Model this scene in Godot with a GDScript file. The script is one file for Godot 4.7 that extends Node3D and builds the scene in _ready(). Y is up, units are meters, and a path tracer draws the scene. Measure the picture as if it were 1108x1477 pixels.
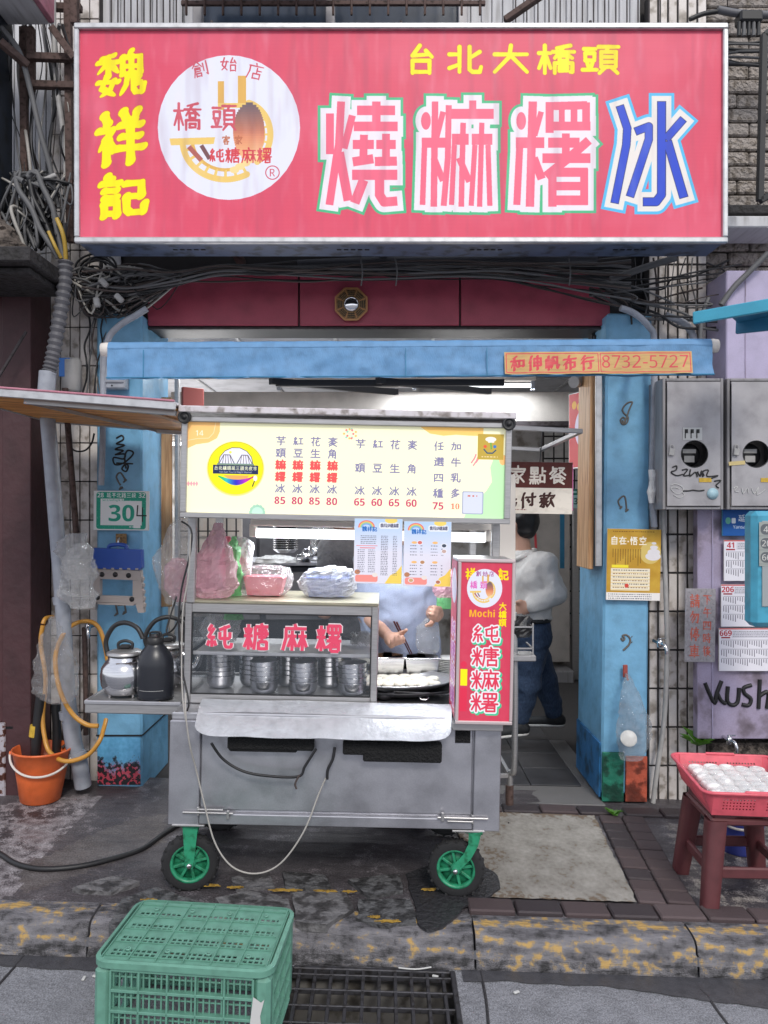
extends Node3D

# ------------------------------------------------------------------ measures
# The lens is 1110 picture units long; the eye stands 1.55 m above the pavement and looks straight along -z.
const LENS := 1110.0
const EYE := 1.55
const SLOPE := -0.033        # the street falls towards +x
const ROLL := -0.021         # the cart stands on that slope

var M := {}                  # materials
var T := {}                  # textures
var used_names := {}
var rng := RandomNumberGenerator.new()


# a point seen at column px, row py of the photograph, standing d metres away
func at(px: float, py: float, d: float) -> Vector3:
	return Vector3((px - 554.0) * d / LENS, EYE - (py - 738.5) * d / LENS, -d)


func ground_y(x: float) -> float:
	return SLOPE * x


func v3(x: float, y: float, z: float) -> Vector3:
	return Vector3(x, y, z)


# ------------------------------------------------------------------ nodes
func numbered(called: String) -> String:
	var n: int = used_names.get(called, 0)
	used_names[called] = n + 1
	return called if n == 0 else "%s_%03d" % [called, n]


func thing(called: String, label: String, category: String, where := Vector3.ZERO, group := "") -> Node3D:
	var o := Node3D.new()
	o.name = numbered(called)
	add_child(o)
	o.position = where
	tag(o, label, category, group)
	return o


func tag(o: Node, label: String, category: String, group := "") -> Node:
	o.set_meta("label", label)
	o.set_meta("category", category)
	if group:
		o.set_meta("group", group)
	return o


func put(called: String, mesh: Mesh, m: Material, parent: Node = null, where := Vector3.ZERO) -> MeshInstance3D:
	var o := MeshInstance3D.new()
	o.mesh = mesh
	o.material_override = m
	if parent == null:
		o.name = numbered(called)
		add_child(o)
	else:
		o.name = called
		parent.add_child(o, true)
	o.position = where
	return o


func setting(called: String, mesh: Mesh, m: Material) -> MeshInstance3D:
	var o := put(called, mesh, m)
	o.set_meta("kind", "structure")
	return o


func another(o: Node3D, where: Vector3, label: String) -> Node3D:
	var c: Node3D = o.duplicate()
	var stem: String = String(o.name).rstrip("0123456789")
	if stem.ends_with("_"):
		stem = stem.substr(0, stem.length() - 1)
	c.name = numbered(stem)
	add_child(c)
	c.position = where
	c.set_meta("label", label)
	return c


# ------------------------------------------------------------------ shapes
class Shape:
	var st := SurfaceTool.new()
	var facets := false

	func _init() -> void:
		st.begin(Mesh.PRIMITIVE_TRIANGLES)
		st.set_smooth_group(-1)

	func flat() -> Shape:
		st.set_smooth_group(-1)
		return self

	func soft(g := 0) -> Shape:
		st.set_smooth_group(-1 if facets else g)
		return self

	func tri(a: Vector3, b: Vector3, c: Vector3) -> void:
		st.add_vertex(a)
		st.add_vertex(c)
		st.add_vertex(b)

	# corners counter-clockwise as seen from outside
	func quad(a: Vector3, b: Vector3, c: Vector3, d: Vector3) -> void:
		tri(a, b, c)
		tri(a, c, d)

	func box(c: Vector3, size: Vector3, bevel := 0.003, turn := Basis()) -> Shape:
		flat()
		var h := size / 2.0
		var e := minf(bevel, minf(h.x, minf(h.y, h.z)) * 0.8)
		if e <= 0.0:
			var p := []
			for i in 8:
				p.append(c + turn * Vector3(h.x if i & 1 else -h.x, h.y if i & 2 else -h.y, h.z if i & 4 else -h.z))
			quad(p[4], p[5], p[7], p[6])
			quad(p[1], p[0], p[2], p[3])
			quad(p[5], p[1], p[3], p[7])
			quad(p[0], p[4], p[6], p[2])
			quad(p[6], p[7], p[3], p[2])
			quad(p[0], p[1], p[5], p[4])
			return self
		var v := {}
		for sx in [-1, 1]:
			for sy in [-1, 1]:
				for sz in [-1, 1]:
					var k := Vector3(sx, sy, sz)
					v[[sx, sy, sz, 0]] = c + turn * (k * Vector3(h.x, h.y - e, h.z - e))
					v[[sx, sy, sz, 1]] = c + turn * (k * Vector3(h.x - e, h.y, h.z - e))
					v[[sx, sy, sz, 2]] = c + turn * (k * Vector3(h.x - e, h.y - e, h.z))
		for s in [-1, 1]:
			face([v[[s, -1, -1, 0]], v[[s, 1, -1, 0]], v[[s, 1, 1, 0]], v[[s, -1, 1, 0]]], turn * Vector3(s, 0, 0))
			face([v[[-1, s, -1, 1]], v[[1, s, -1, 1]], v[[1, s, 1, 1]], v[[-1, s, 1, 1]]], turn * Vector3(0, s, 0))
			face([v[[-1, -1, s, 2]], v[[1, -1, s, 2]], v[[1, 1, s, 2]], v[[-1, 1, s, 2]]], turn * Vector3(0, 0, s))
			for r in [-1, 1]:
				face([v[[s, r, -1, 0]], v[[s, r, 1, 0]], v[[s, r, 1, 1]], v[[s, r, -1, 1]]], turn * Vector3(s, r, 0))
				face([v[[s, -1, r, 0]], v[[s, 1, r, 0]], v[[s, 1, r, 2]], v[[s, -1, r, 2]]], turn * Vector3(s, 0, r))
				face([v[[-1, s, r, 1]], v[[1, s, r, 1]], v[[1, s, r, 2]], v[[-1, s, r, 2]]], turn * Vector3(0, s, r))
				for q in [-1, 1]:
					face([v[[s, r, q, 0]], v[[s, r, q, 1]], v[[s, r, q, 2]]], turn * Vector3(s, r, q))
		return self

	# a flat face turned so that it looks along out
	func face(p: Array, out: Vector3) -> void:
		var n: Vector3 = (p[1] - p[0]).cross(p[2] - p[0])
		if n.dot(out) < 0:
			p.reverse()
		for i in range(1, p.size() - 1):
			tri(p[0], p[i], p[i + 1])

	# a bar between two points, w wide and t thick
	func bar(a: Vector3, b: Vector3, w: float, t: float, bevel := 0.001, up := Vector3.UP) -> Shape:
		var z := (b - a)
		var l := z.length()
		z /= l
		if absf(z.dot(up)) > 0.98:
			up = Vector3(0, 0, 1)
		var x := up.cross(z).normalized()
		return box((a + b) / 2.0, Vector3(w, t, l), bevel, Basis(x, z.cross(x), z))

	func tube(p: PackedVector3Array, r: float, sides := 8, r2 := -1.0, ring := false) -> Shape:
		soft()
		var n := p.size()
		var rings := []
		var x := Vector3.ZERO
		for i in n:
			var before: Vector3 = p[(i - 1 + n) % n] if ring else p[maxi(i - 1, 0)]
			var after: Vector3 = p[(i + 1) % n] if ring else p[mini(i + 1, n - 1)]
			var z := (after - before).normalized()
			if x == Vector3.ZERO:
				x = z.cross(Vector3.UP if absf(z.y) < 0.9 else Vector3.RIGHT).normalized()
			x = (x - z * x.dot(z)).normalized()
			var y := z.cross(x)
			var rr := r if r2 < 0 else lerpf(r, r2, float(i) / maxi(n - 1, 1))
			var c := PackedVector3Array()
			for k in sides:
				var a := TAU * k / sides
				c.append(p[i] + (x * cos(a) + y * sin(a)) * rr)
			rings.append(c)
		for i in (n if ring else n - 1):
			var j := (i + 1) % n
			for k in sides:
				var l := (k + 1) % sides
				quad(rings[i][k], rings[i][l], rings[j][l], rings[j][k])
		if not ring:
			soft(1)
			for k in range(1, sides - 1):
				tri(rings[0][0], rings[0][k + 1], rings[0][k])
				tri(rings[n - 1][0], rings[n - 1][k], rings[n - 1][k + 1])
		return self

	# profile of (radius, height) from bottom to top, turned about an axis
	func lathe(profile: Array, c := Vector3.ZERO, sides := 24, turn := Basis(), squash := 1.0) -> Shape:
		soft()
		for i in profile.size() - 1:
			var a: Vector2 = profile[i]
			var b: Vector2 = profile[i + 1]
			for k in sides:
				var u := TAU * k / sides
				var w := TAU * (k + 1) / sides
				var pu := Vector3(cos(u), 0, -sin(u) * squash)
				var pw := Vector3(cos(w), 0, -sin(w) * squash)
				var q0 := c + turn * (pu * a.x + Vector3(0, a.y, 0))
				var q1 := c + turn * (pw * a.x + Vector3(0, a.y, 0))
				var q2 := c + turn * (pw * b.x + Vector3(0, b.y, 0))
				var q3 := c + turn * (pu * b.x + Vector3(0, b.y, 0))
				if a.x > 1e-6:
					tri(q0, q1, q2 if b.x > 1e-6 else q3)
				if b.x > 1e-6:
					tri(q0, q2, q3)
		return self

	# a flat outline pushed out from z0 to z1
	func prism(outline: PackedVector2Array, z0: float, z1: float, c := Vector3.ZERO, turn := Basis()) -> Shape:
		flat()
		var o := outline
		if Geometry2D.is_polygon_clockwise(o):
			o = o.duplicate()
			o.reverse()
		var idx := Geometry2D.triangulate_polygon(o)
		for i in range(0, idx.size(), 3):
			var a := o[idx[i]]
			var b := o[idx[i + 1]]
			var d := o[idx[i + 2]]
			face([c + turn * Vector3(a.x, a.y, z1), c + turn * Vector3(b.x, b.y, z1), c + turn * Vector3(d.x, d.y, z1)], turn * Vector3(0, 0, z1 - z0))
			face([c + turn * Vector3(a.x, a.y, z0), c + turn * Vector3(b.x, b.y, z0), c + turn * Vector3(d.x, d.y, z0)], turn * Vector3(0, 0, z0 - z1))
		for i in o.size():
			var a := o[i]
			var b := o[(i + 1) % o.size()]
			var out := Vector3(b.y - a.y, a.x - b.x, 0)
			face([c + turn * Vector3(a.x, a.y, z0), c + turn * Vector3(b.x, b.y, z0), c + turn * Vector3(b.x, b.y, z1), c + turn * Vector3(a.x, a.y, z1)], turn * (out * signf(1.0)))
		return self

	# a grid of points (rows of equal length) as a smooth sheet, with thickness along -normal
	func sheet(rows: Array, thick := 0.0, wrap := false) -> Shape:
		soft()
		var nr := rows.size()
		var nc: int = rows[0].size()
		var last := nc if wrap else nc - 1
		for i in nr - 1:
			for j in last:
				var k := (j + 1) % nc
				quad(rows[i][j], rows[i][k], rows[i + 1][k], rows[i + 1][j])
		if thick != 0.0:
			var back := []
			for i in nr:
				var r := PackedVector3Array()
				for j in nc:
					var du: Vector3 = rows[i][(j + 1) % nc if wrap else mini(j + 1, nc - 1)] - rows[i][(j - 1 + nc) % nc if wrap else maxi(j - 1, 0)]
					var dv: Vector3 = rows[mini(i + 1, nr - 1)][j] - rows[maxi(i - 1, 0)][j]
					r.append(rows[i][j] - du.cross(dv).normalized() * thick)
				back.append(r)
			soft(1)
			for i in nr - 1:
				for j in last:
					var k := (j + 1) % nc
					quad(back[i][k], back[i][j], back[i + 1][j], back[i + 1][k])
			flat()
			for j in last:
				var k := (j + 1) % nc
				quad(back[0][j], back[0][k], rows[0][k], rows[0][j])
				quad(rows[nr - 1][j], rows[nr - 1][k], back[nr - 1][k], back[nr - 1][j])
			if not wrap:
				for i in nr - 1:
					quad(rows[i][0], rows[i + 1][0], back[i + 1][0], back[i][0])
					quad(rows[i + 1][nc - 1], rows[i][nc - 1], back[i][nc - 1], back[i + 1][nc - 1])
		return self

	# a plate with holes: rows of text, # is solid; origin at its corner, u along columns, v along rows, t the thickness
	func plate(mask: Array, o: Vector3, u: Vector3, v: Vector3, t: Vector3) -> Shape:
		flat()
		for r in mask.size():
			var row: String = mask[r]
			var c := 0
			while c < row.length():
				if row[c] != "#":
					c += 1
					continue
				var c1 := c
				while c1 < row.length() and row[c1] == "#":
					c1 += 1
				var a := o + u * c + v * r
				var b := o + u * c1 + v * r
				var n := u.cross(v)
				face([a, b, b + v, a + v], t)
				face([a - t, b - t, b + v - t, a + v - t], -t)
				face([a, a + v, a + v - t, a - t], -u)
				face([b, b + v, b + v - t, b - t], u)
				face([a, b, b - t, a - t], -v)
				face([a + v, b + v, b + v - t, a + v - t], v)
				c = c1
		return self

	func done() -> ArrayMesh:
		st.generate_normals()
		return st.commit()


func shape() -> Shape:
	return Shape.new()


# a smooth path through points
func curve(p: Array, steps := 6) -> PackedVector3Array:
	var out := PackedVector3Array()
	for i in p.size() - 1:
		var a: Vector3 = p[maxi(i - 1, 0)]
		var b: Vector3 = p[i]
		var c: Vector3 = p[i + 1]
		var d: Vector3 = p[mini(i + 2, p.size() - 1)]
		for k in steps:
			out.append(b.cubic_interpolate(c, a, d, float(k) / steps))
	out.append(p[-1])
	return out


# a rectangular print facing +z (or turned), with a picture over its whole face
func print_face(w: float, h: float) -> ArrayMesh:
	var st := SurfaceTool.new()
	st.begin(Mesh.PRIMITIVE_TRIANGLES)
	var p := [Vector3(-w / 2, h / 2, 0), Vector3(w / 2, h / 2, 0), Vector3(w / 2, -h / 2, 0), Vector3(-w / 2, -h / 2, 0)]
	var uv := [Vector2(0, 0), Vector2(1, 0), Vector2(1, 1), Vector2(0, 1)]
	for i in [0, 1, 2, 0, 2, 3]:
		st.set_normal(Vector3(0, 0, 1))
		st.set_uv(uv[i])
		st.add_vertex(p[i])
	return st.commit()


func box_mesh(size: Vector3, bevel := 0.003) -> ArrayMesh:
	return shape().box(Vector3.ZERO, size, bevel).done()


# ------------------------------------------------------------------ bodies: a field of tapered bones, meshed as surface nets
func body_mesh(bones: Array, cell: float, blend: float, cut_above := 1e9, cut_below := -1e9, wrinkle := 0.0) -> ArrayMesh:
	var lo := Vector3(1e9, 1e9, 1e9)
	var hi := -lo
	for b in bones:
		var r: float = maxf(b[2], b[3]) + cell * 3
		for e in [b[0], b[1]]:
			lo = lo.min(e - Vector3(r, r, r))
			hi = hi.max(e + Vector3(r, r, r))
	var n := Vector3i(((hi - lo) / cell).ceil()) + Vector3i.ONE
	var f := PackedFloat32Array()
	f.resize(n.x * n.y * n.z)
	f.fill(1.0)
	for b in bones:
		var a: Vector3 = b[0]
		var ab: Vector3 = b[1] - a
		var ra: float = b[2]
		var rb: float = b[3]
		var sq: Vector3 = b[4] if b.size() > 4 else Vector3.ONE
		var l2 := maxf(ab.length_squared(), 1e-9)
		var m := maxf(ra, rb) + blend + cell * 2
		var i0 := Vector3i((a.min(b[1]) - Vector3(m, m, m) - lo) / cell).max(Vector3i.ZERO)
		var i1 := Vector3i((a.max(b[1]) + Vector3(m, m, m) - lo) / cell).min(n - Vector3i.ONE)
		for z in range(i0.z, i1.z + 1):
			for y in range(i0.y, i1.y + 1):
				var k := (z * n.y + y) * n.x
				for x in range(i0.x, i1.x + 1):
					var p := lo + Vector3(x, y, z) * cell - a
					var t := clampf(p.dot(ab) / l2, 0, 1)
					var q := (p - ab * t) / sq
					var d := q.length() - lerpf(ra, rb, t)
					var e := f[k + x]
					var h := maxf(blend - absf(d - e), 0.0) / blend
					f[k + x] = minf(d, e) - h * h * blend * 0.25
	if wrinkle > 0:
		var nz := FastNoiseLite.new()
		nz.frequency = 5.5
		nz.fractal_type = FastNoiseLite.FRACTAL_RIDGED
		nz.fractal_octaves = 3
		nz.domain_warp_enabled = true
		nz.domain_warp_amplitude = 0.1
		for z in n.z:
			for y in n.y:
				var k := (z * n.y + y) * n.x
				for x in n.x:
					if absf(f[k + x]) < 0.05:
						var p := lo + Vector3(x, y, z) * cell
						f[k + x] -= nz.get_noise_3d(p.x + p.y * 0.5, p.y * 0.8 - p.x * 0.4, p.z) * wrinkle
	for y in n.y:
		var wy := lo.y + y * cell
		if wy > cut_above or wy < cut_below:
			for z in n.z:
				for x in n.x:
					f[(z * n.y + y) * n.x + x] = maxf(f[(z * n.y + y) * n.x + x], maxf(wy - cut_above, cut_below - wy))
	var id := PackedInt32Array()
	id.resize(f.size())
	id.fill(-1)
	var pts := PackedVector3Array()
	var sx := 1
	var sy := n.x
	var sz := n.x * n.y
	var corner := [0, sx, sy, sx + sy, sz, sx + sz, sy + sz, sx + sy + sz]
	var edges := [[0, 1], [2, 3], [4, 5], [6, 7], [0, 2], [1, 3], [4, 6], [5, 7], [0, 4], [1, 5], [2, 6], [3, 7]]
	for z in n.z - 1:
		for y in n.y - 1:
			var k := (z * n.y + y) * n.x
			for x in n.x - 1:
				var inside := 0
				for c in 8:
					if f[k + x + corner[c]] < 0:
						inside += 1
				if inside == 0 or inside == 8:
					continue
				var sum := Vector3.ZERO
				var cnt := 0
				for e in edges:
					var u := f[k + x + corner[e[0]]]
					var v := f[k + x + corner[e[1]]]
					if (u < 0) != (v < 0):
						var t := u / (u - v)
						var p0 := Vector3(e[0] & 1, (e[0] >> 1) & 1, e[0] >> 2)
						var p1 := Vector3(e[1] & 1, (e[1] >> 1) & 1, e[1] >> 2)
						sum += p0.lerp(p1, t)
						cnt += 1
				id[k + x] = pts.size()
				pts.append(lo + (Vector3(x, y, z) + sum / cnt) * cell)
	var index := PackedInt32Array()
	for z in range(1, n.z - 1):
		for y in range(1, n.y - 1):
			var k := (z * n.y + y) * n.x
			for x in range(1, n.x - 1):
				var i := k + x
				var here := f[i] < 0
				for ax in 3:
					var step: int = [sx, sy, sz][ax]
					if (f[i + step] < 0) == here:
						continue
					var p: int = [sy, sz, sx][ax]
					var q: int = [sz, sx, sy][ax]
					var a := id[i - p - q]
					var b := id[i - q]
					var c := id[i]
					var d := id[i - p]
					if here:
						index.append_array([a, c, b, a, d, c])
					else:
						index.append_array([a, b, c, a, c, d])
	var nor := PackedVector3Array()
	nor.resize(pts.size())
	for i in range(0, index.size(), 3):
		var w := (pts[index[i + 2]] - pts[index[i]]).cross(pts[index[i + 1]] - pts[index[i]])
		for j in 3:
			nor[index[i + j]] += w
	for i in nor.size():
		nor[i] = nor[i].normalized()
	var arr := []
	arr.resize(Mesh.ARRAY_MAX)
	arr[Mesh.ARRAY_VERTEX] = pts
	arr[Mesh.ARRAY_NORMAL] = nor
	arr[Mesh.ARRAY_INDEX] = index
	var out := ArrayMesh.new()
	out.add_surface_from_arrays(Mesh.PRIMITIVE_TRIANGLES, arr)
	return out


# ------------------------------------------------------------------ lettering: strokes on a grid of 24
var GLYPH := {
	"口": "4 5 4 20|4 5 20 5 20 20|4 19 20 19",
	"日": "5 2 5 22|5 2 19 2 19 22|5 12 19 12|5 21 19 21",
	"木": "2 7 22 7|12 1 12 23|11 8 2 19|13 8 22 19",
	"禾": "18 1 6 4|2 8 22 8|12 3 12 23|11 9 2 19|13 9 22 19",
	"女": "11 1 5 14 19 22|18 7 14 16 4 22|1 8 23 8",
	"米": "12 1 12 23|4 4 8 9|20 4 16 9|1 11 23 11|11 12 2 21|13 12 22 21",
	"礻": "10 1 14 5|3 8 19 8 4 17|12 12 12 23|14 13 20 17",
	"羊": "6 1 9 5|18 1 15 5|3 7 21 7|4 12 20 12|1 17 23 17|12 7 12 23",
	"言": "9 1 13 3|2 5 22 5|5 9 19 9|5 13 19 13|5 16 5 23|5 16 19 16 19 23|5 22 19 22",
	"己": "4 4 19 4 19 12|5 12 19 12|5 12 5 20 8 22 21 22 22 17",
	"鬼": "12 0 9 3|4 3 4 12|4 3 20 3 20 12|4 8 20 8|4 12 20 12|12 3 12 12|9 12 7 18 2 23|14 12 14 20 16 22 22 22 23 18|19 14 16 18 20 17",
	"台": "11 1 5 9 19 8|16 5 21 10|5 13 5 23|5 13 19 13 19 23|5 22 19 22",
	"北": "8 2 8 22|1 8 8 8|1 19 8 16|15 2 15 20 17 22 22 22 23 18|22 6 15 11",
	"大": "2 8 22 8|12 1 11 10 2 22|12 9 22 22",
	"喬": "19 1 5 3|1 6 23 6|12 2 3 11|12 6 21 11|8 9 8 13 16 13|8 9 16 9 16 13|3 15 3 23|3 15 21 15 21 22 19 22|8 18 8 21|8 18 16 18 16 21|8 21 16 21",
	"豆": "3 2 21 2|5 6 5 13|5 6 19 6 19 13|5 13 19 13|8 15 10 20|16 15 14 20|1 22 23 22",
	"頁": "1 2 23 2|12 2 9 6|4 6 4 18|4 6 20 6 20 18|4 10 20 10|4 14 20 14|4 18 20 18|9 18 2 23|15 18 22 23",
	"广": "12 0 13 3|3 4 23 4|4 4 4 12 1 23",
	"署": "3 1 3 7|3 1 21 1 21 7|9 1 9 7|15 1 15 7|3 7 21 7|4 11 16 11|10 8 10 14|1 14 23 14|20 9 12 15 1 20|7 16 7 23|7 16 19 16 19 23|7 19 19 19|7 23 19 23",
	"冰": "2 3 5 7|1 21 6 12|15 1 15 21 12 20|8 9 13 9 6 20|22 5 16 11 23 21",
	"倉": "12 0 1 9|12 0 23 9|8 7 16 7|6 10 6 14 2 23|6 10 18 10 18 15|6 12 18 12|6 15 18 15|8 18 8 23|8 18 19 18 19 23|8 22 19 22",
	"刂": "6 4 6 16|18 1 18 22 13 20",
	"占": "12 1 12 12|12 6 21 6|5 12 5 22|5 12 19 12 19 22|5 21 19 21",
	"宀": "12 0 12 3|2 7 2 4 22 4 20 8",
	"各": "10 1 3 10|9 4 19 4 2 15|7 6 22 14|6 15 6 23|6 15 18 15 18 23|6 22 18 22",
	"豕": "2 3 22 3|11 3 3 10|8 6 13 12 12 22 9 21|11 11 2 16|12 15 3 22|20 7 15 11|14 11 22 20",
	"糸": "12 1 5 6 13 7|17 4 4 13 19 13|12 13 12 22|6 16 2 21|17 16 21 21",
	"屯": "20 2 3 6|4 8 4 14 20 14|20 8 20 14|12 2 12 19 14 22 22 22 23 18",
	"唐": "12 0 13 2|3 3 22 3|3 3 3 13 1 23|7 6 19 6 19 12|5 9 23 9|7 12 19 12|13 3 13 15|8 16 8 23|8 16 20 16 20 23|8 22 20 22",
	"艹": "1 12 23 12|7 3 7 21|17 3 17 21",
	"于": "5 3 19 3|1 11 23 11|12 3 12 20 9 22",
	"工": "4 3 20 3|12 3 12 21|1 21 23 21",
	"化": "7 1 1 11|5 7 5 23|21 4 12 11|14 1 14 20 16 22 22 22 23 18",
	"生": "6 2 2 10|5 7 21 7|12 1 12 22|4 14 20 14|1 22 23 22",
	"麥": "2 4 22 4|12 1 12 12|6 5 9 8|18 5 15 8|11 9 2 13|13 9 22 13|10 13 3 19|8 15 18 15 3 23|9 17 21 23",
	"角": "9 1 3 7|8 3 16 3 13 7|5 7 5 15 2 23|5 7 19 7 19 23 16 22|5 12 19 12|5 16 19 16|12 7 12 21",
	"亻": "16 1 4 12|11 8 11 23",
	"壬": "20 2 4 5|12 4 12 21|1 12 23 12|4 21 20 21",
	"選": "4 2 6 5|2 9 6 9 3 14 5 18 1 22|2 21 8 20 23 22|9 2 14 2 14 5 9 5 9 8 15 7|17 2 22 2 22 5 17 5 17 8 23 7|9 11 23 11|12 8 12 15|19 8 19 15|8 15 23 15|13 16 9 19|18 16 22 19",
	"四": "2 4 2 22|2 4 22 4 22 22|2 20 22 20|9 4 8 12 5 15|15 4 15 13 20 13",
	"重": "19 1 5 3|1 6 23 6|5 9 5 16|5 9 19 9 19 16|5 12 19 12|5 16 19 16|12 3 12 22|4 19 20 19|1 22 23 22",
	"力": "2 7 20 7 18 21 14 20|11 1 10 10 2 22",
	"牛": "7 2 2 11|5 7 20 7|1 14 23 14|12 1 12 23",
	"孚": "20 1 4 3|4 5 6 8|11 5 12 8|20 4 17 8|4 11 19 11 12 15|12 14 12 21 9 22|1 17 23 17",
	"乚": "6 1 6 19 9 22 20 22 21 16",
	"多": "12 0 4 7|11 3 19 3 3 12|9 6 13 9|13 10 4 18|12 13 21 13 3 23|10 16 14 19",
	"黑": "4 2 4 10|4 2 20 2 20 10|8 4 9 7|16 4 15 7|4 10 20 10|12 2 12 18|3 14 21 14|1 18 23 18|4 20 2 23|9 20 9 23|14 20 15 23|19 20 22 23",
	"餐": "5 1 5 5|5 3 11 3|6 5 1 10|5 6 10 6 4 12|14 2 21 2 13 11|15 5 23 11|12 10 2 16|12 10 22 16|8 14 16 14|7 14 7 22|16 14 16 18 7 18|7 22 12 20|12 18 21 23|19 18 15 20",
	"先": "6 2 3 9|4 6 20 6|12 1 12 12|1 12 23 12|9 12 8 18 2 23|15 12 15 20 17 22 22 22 23 18",
	"寸": "1 7 23 7|16 1 16 21 11 20|5 11 9 15",
	"款": "1 4 13 4|7 1 7 8|2 8 12 8|3 11 11 11|1 14 13 14|7 14 7 22 5 21|4 17 2 20|10 17 12 20|16 1 13 9|15 5 23 5 20 10|18 9 17 15 12 23|18 14 23 23",
	"申": "4 5 4 17|4 5 20 5 20 17|4 11 20 11|4 17 20 17|12 1 12 23",
	"巾": "3 6 3 19|3 6 21 6 21 18 18 18|12 1 12 23",
	"凡": "5 2 5 14 1 22|5 2 18 2 18 20 20 22 23 17|8 8 13 13",
	"布": "2 6 22 6|11 1 9 8 1 16|6 12 6 21|6 12 20 12 20 20 17 20|13 8 13 23",
	"行": "8 1 2 7|8 6 1 14|6 11 6 23|12 4 22 4|10 10 23 10|18 10 18 22 14 21",
	"延": "2 3 7 3 3 9 7 9 5 16 1 20|1 15 6 20 23 22|20 1 11 4|16 3 16 17|16 10 22 10|11 8 11 17|9 17 23 17",
	"平": "4 3 20 3|7 6 9 10|17 6 15 10|1 13 23 13|12 3 12 23",
	"足": "5 2 5 9|5 2 19 2 19 9|5 9 19 9|12 9 12 20|12 14 20 14|5 13 5 21|1 22 22 19",
	"三": "3 4 21 4|5 12 19 12|1 21 23 21",
	"段": "9 2 4 4 4 22|4 9 10 9|4 14 10 14|1 19 11 17|15 2 14 8 12 10|15 2 20 2 20 8 23 9|13 12 21 12 12 22|14 14 23 22",
	"青": "3 3 21 3|4 7 20 7|1 11 23 11|12 1 12 11|5 14 5 23|5 14 19 14 19 23 17 22|5 17 19 17|5 20 19 20",
	"勿": "7 1 1 11|5 6 21 6 19 21 15 20|11 7 3 17|16 7 6 21",
	"亭": "12 0 12 3|2 3 22 3|7 6 7 10|7 6 17 6 17 10|7 10 17 10|2 16 2 13 22 13 21 16|6 17 18 17|12 17 12 23 9 22",
	"車": "2 4 22 4|4 8 4 17|4 8 20 8 20 17|4 12 20 12|4 17 20 17|1 20 23 20|12 1 12 23",
	"下": "1 3 23 3|11 3 11 23|12 8 19 14",
	"午": "7 1 2 9|6 5 21 5|1 13 23 13|12 5 12 23",
	"寺": "4 4 20 4|12 1 12 9|1 9 23 9|2 14 22 14|16 10 16 22 12 21|6 16 9 19",
	"後": "6 1 1 7|7 6 1 13|5 11 5 23|15 1 10 6 16 6|20 3 11 11 21 11|14 12 9 18|13 14 21 14 9 23|12 16 23 23",
	"自": "12 0 9 4|4 4 4 23|4 4 20 4 20 23|4 10 20 10|4 16 20 16|4 22 20 22",
	"在": "1 5 23 5|11 1 8 9 1 16|6 12 6 23|10 13 22 13|16 8 16 21|9 21 23 21",
	"忄": "12 1 12 23|5 7 4 13|18 6 20 11",
	"吾": "3 2 21 2|10 2 8 10|4 6 17 6 17 10|1 10 23 10|5 14 5 23|5 14 19 14 19 23|5 22 19 22",
	"空": "12 0 12 2|2 7 2 4 22 4 20 7|9 6 3 11|14 6 21 11|5 14 19 14|12 14 12 22|1 22 23 22",
	"光": "12 1 12 10|5 3 7 7|19 3 17 7|1 10 23 10|9 10 8 17 2 23|15 10 15 20 17 22 22 22 23 18",
	"夜": "12 0 12 3|1 4 23 4|7 6 2 14|5 11 5 23|14 6 9 13|14 8 20 8 9 23|12 13 22 23",
	"市": "12 0 12 4|1 5 23 5|5 10 5 20|5 10 19 10 19 20 16 20|12 5 12 23",
	"委": "=禾 0 0 24 13;女 1 11 22 13",
	"魏": "=委 0 1 12 23;鬼 11 0 13 24",
	"祥": "=礻 0 1 10 23;羊 10 0 14 24",
	"記": "=言 0 0 11 24;己 11 2 13 22",
	"橋": "=木 0 0 9 24;喬 9 0 15 24",
	"頭": "=豆 0 2 10 20;頁 10 0 14 24",
	"林": "=木 0 0 12 24;木 12 0 12 24",
	"麻": "=广 0 0 24 24;林 5 5 19 19",
	"嘛": "=米 0 0 9 24;麻 9 0 15 24",
	"糬": "=米 0 0 9 24;署 9 0 15 24",
	"創": "=倉 0 0 15 24;刂 14 1 10 22",
	"始": "=女 0 1 12 22;台 12 1 12 23",
	"店": "=广 0 0 24 24;占 6 6 17 18",
	"客": "=宀 0 0 24 24;各 3 5 18 19",
	"家": "=宀 0 0 24 24;豕 2 5 20 19",
	"純": "=糸 0 1 10 22;屯 10 1 14 22",
	"糖": "=米 0 0 9 24;唐 9 0 15 24",
	"芋": "=艹 0 0 24 8;于 2 7 20 17",
	"紅": "=糸 0 1 11 22;工 12 3 12 18",
	"花": "=艹 0 0 24 8;化 2 8 20 16",
	"任": "=亻 0 0 9 24;壬 8 1 15 22",
	"種": "=禾 0 0 10 24;重 10 0 14 24",
	"加": "=力 0 1 13 22;口 13 4 11 17",
	"乳": "=孚 0 0 15 24;乚 14 0 10 24",
	"點": "=黑 0 0 14 24;占 13 1 11 22",
	"付": "=亻 0 0 9 24;寸 8 1 16 22",
	"和": "=禾 0 0 13 24;口 13 5 11 15",
	"伸": "=亻 0 0 9 24;申 8 0 16 24",
	"帆": "=巾 0 0 11 24;凡 10 1 14 22",
	"路": "=足 0 0 11 24;各 11 0 13 24",
	"請": "=言 0 0 11 24;青 11 0 13 24",
	"停": "=亻 0 0 8 24;亭 7 0 17 24",
	"時": "=日 0 2 9 19;寺 9 0 15 24",
	"悟": "=忄 0 0 8 24;吾 8 0 16 24",
	"觀": "=言 0 0 12 24;頁 12 0 12 24",
}


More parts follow.
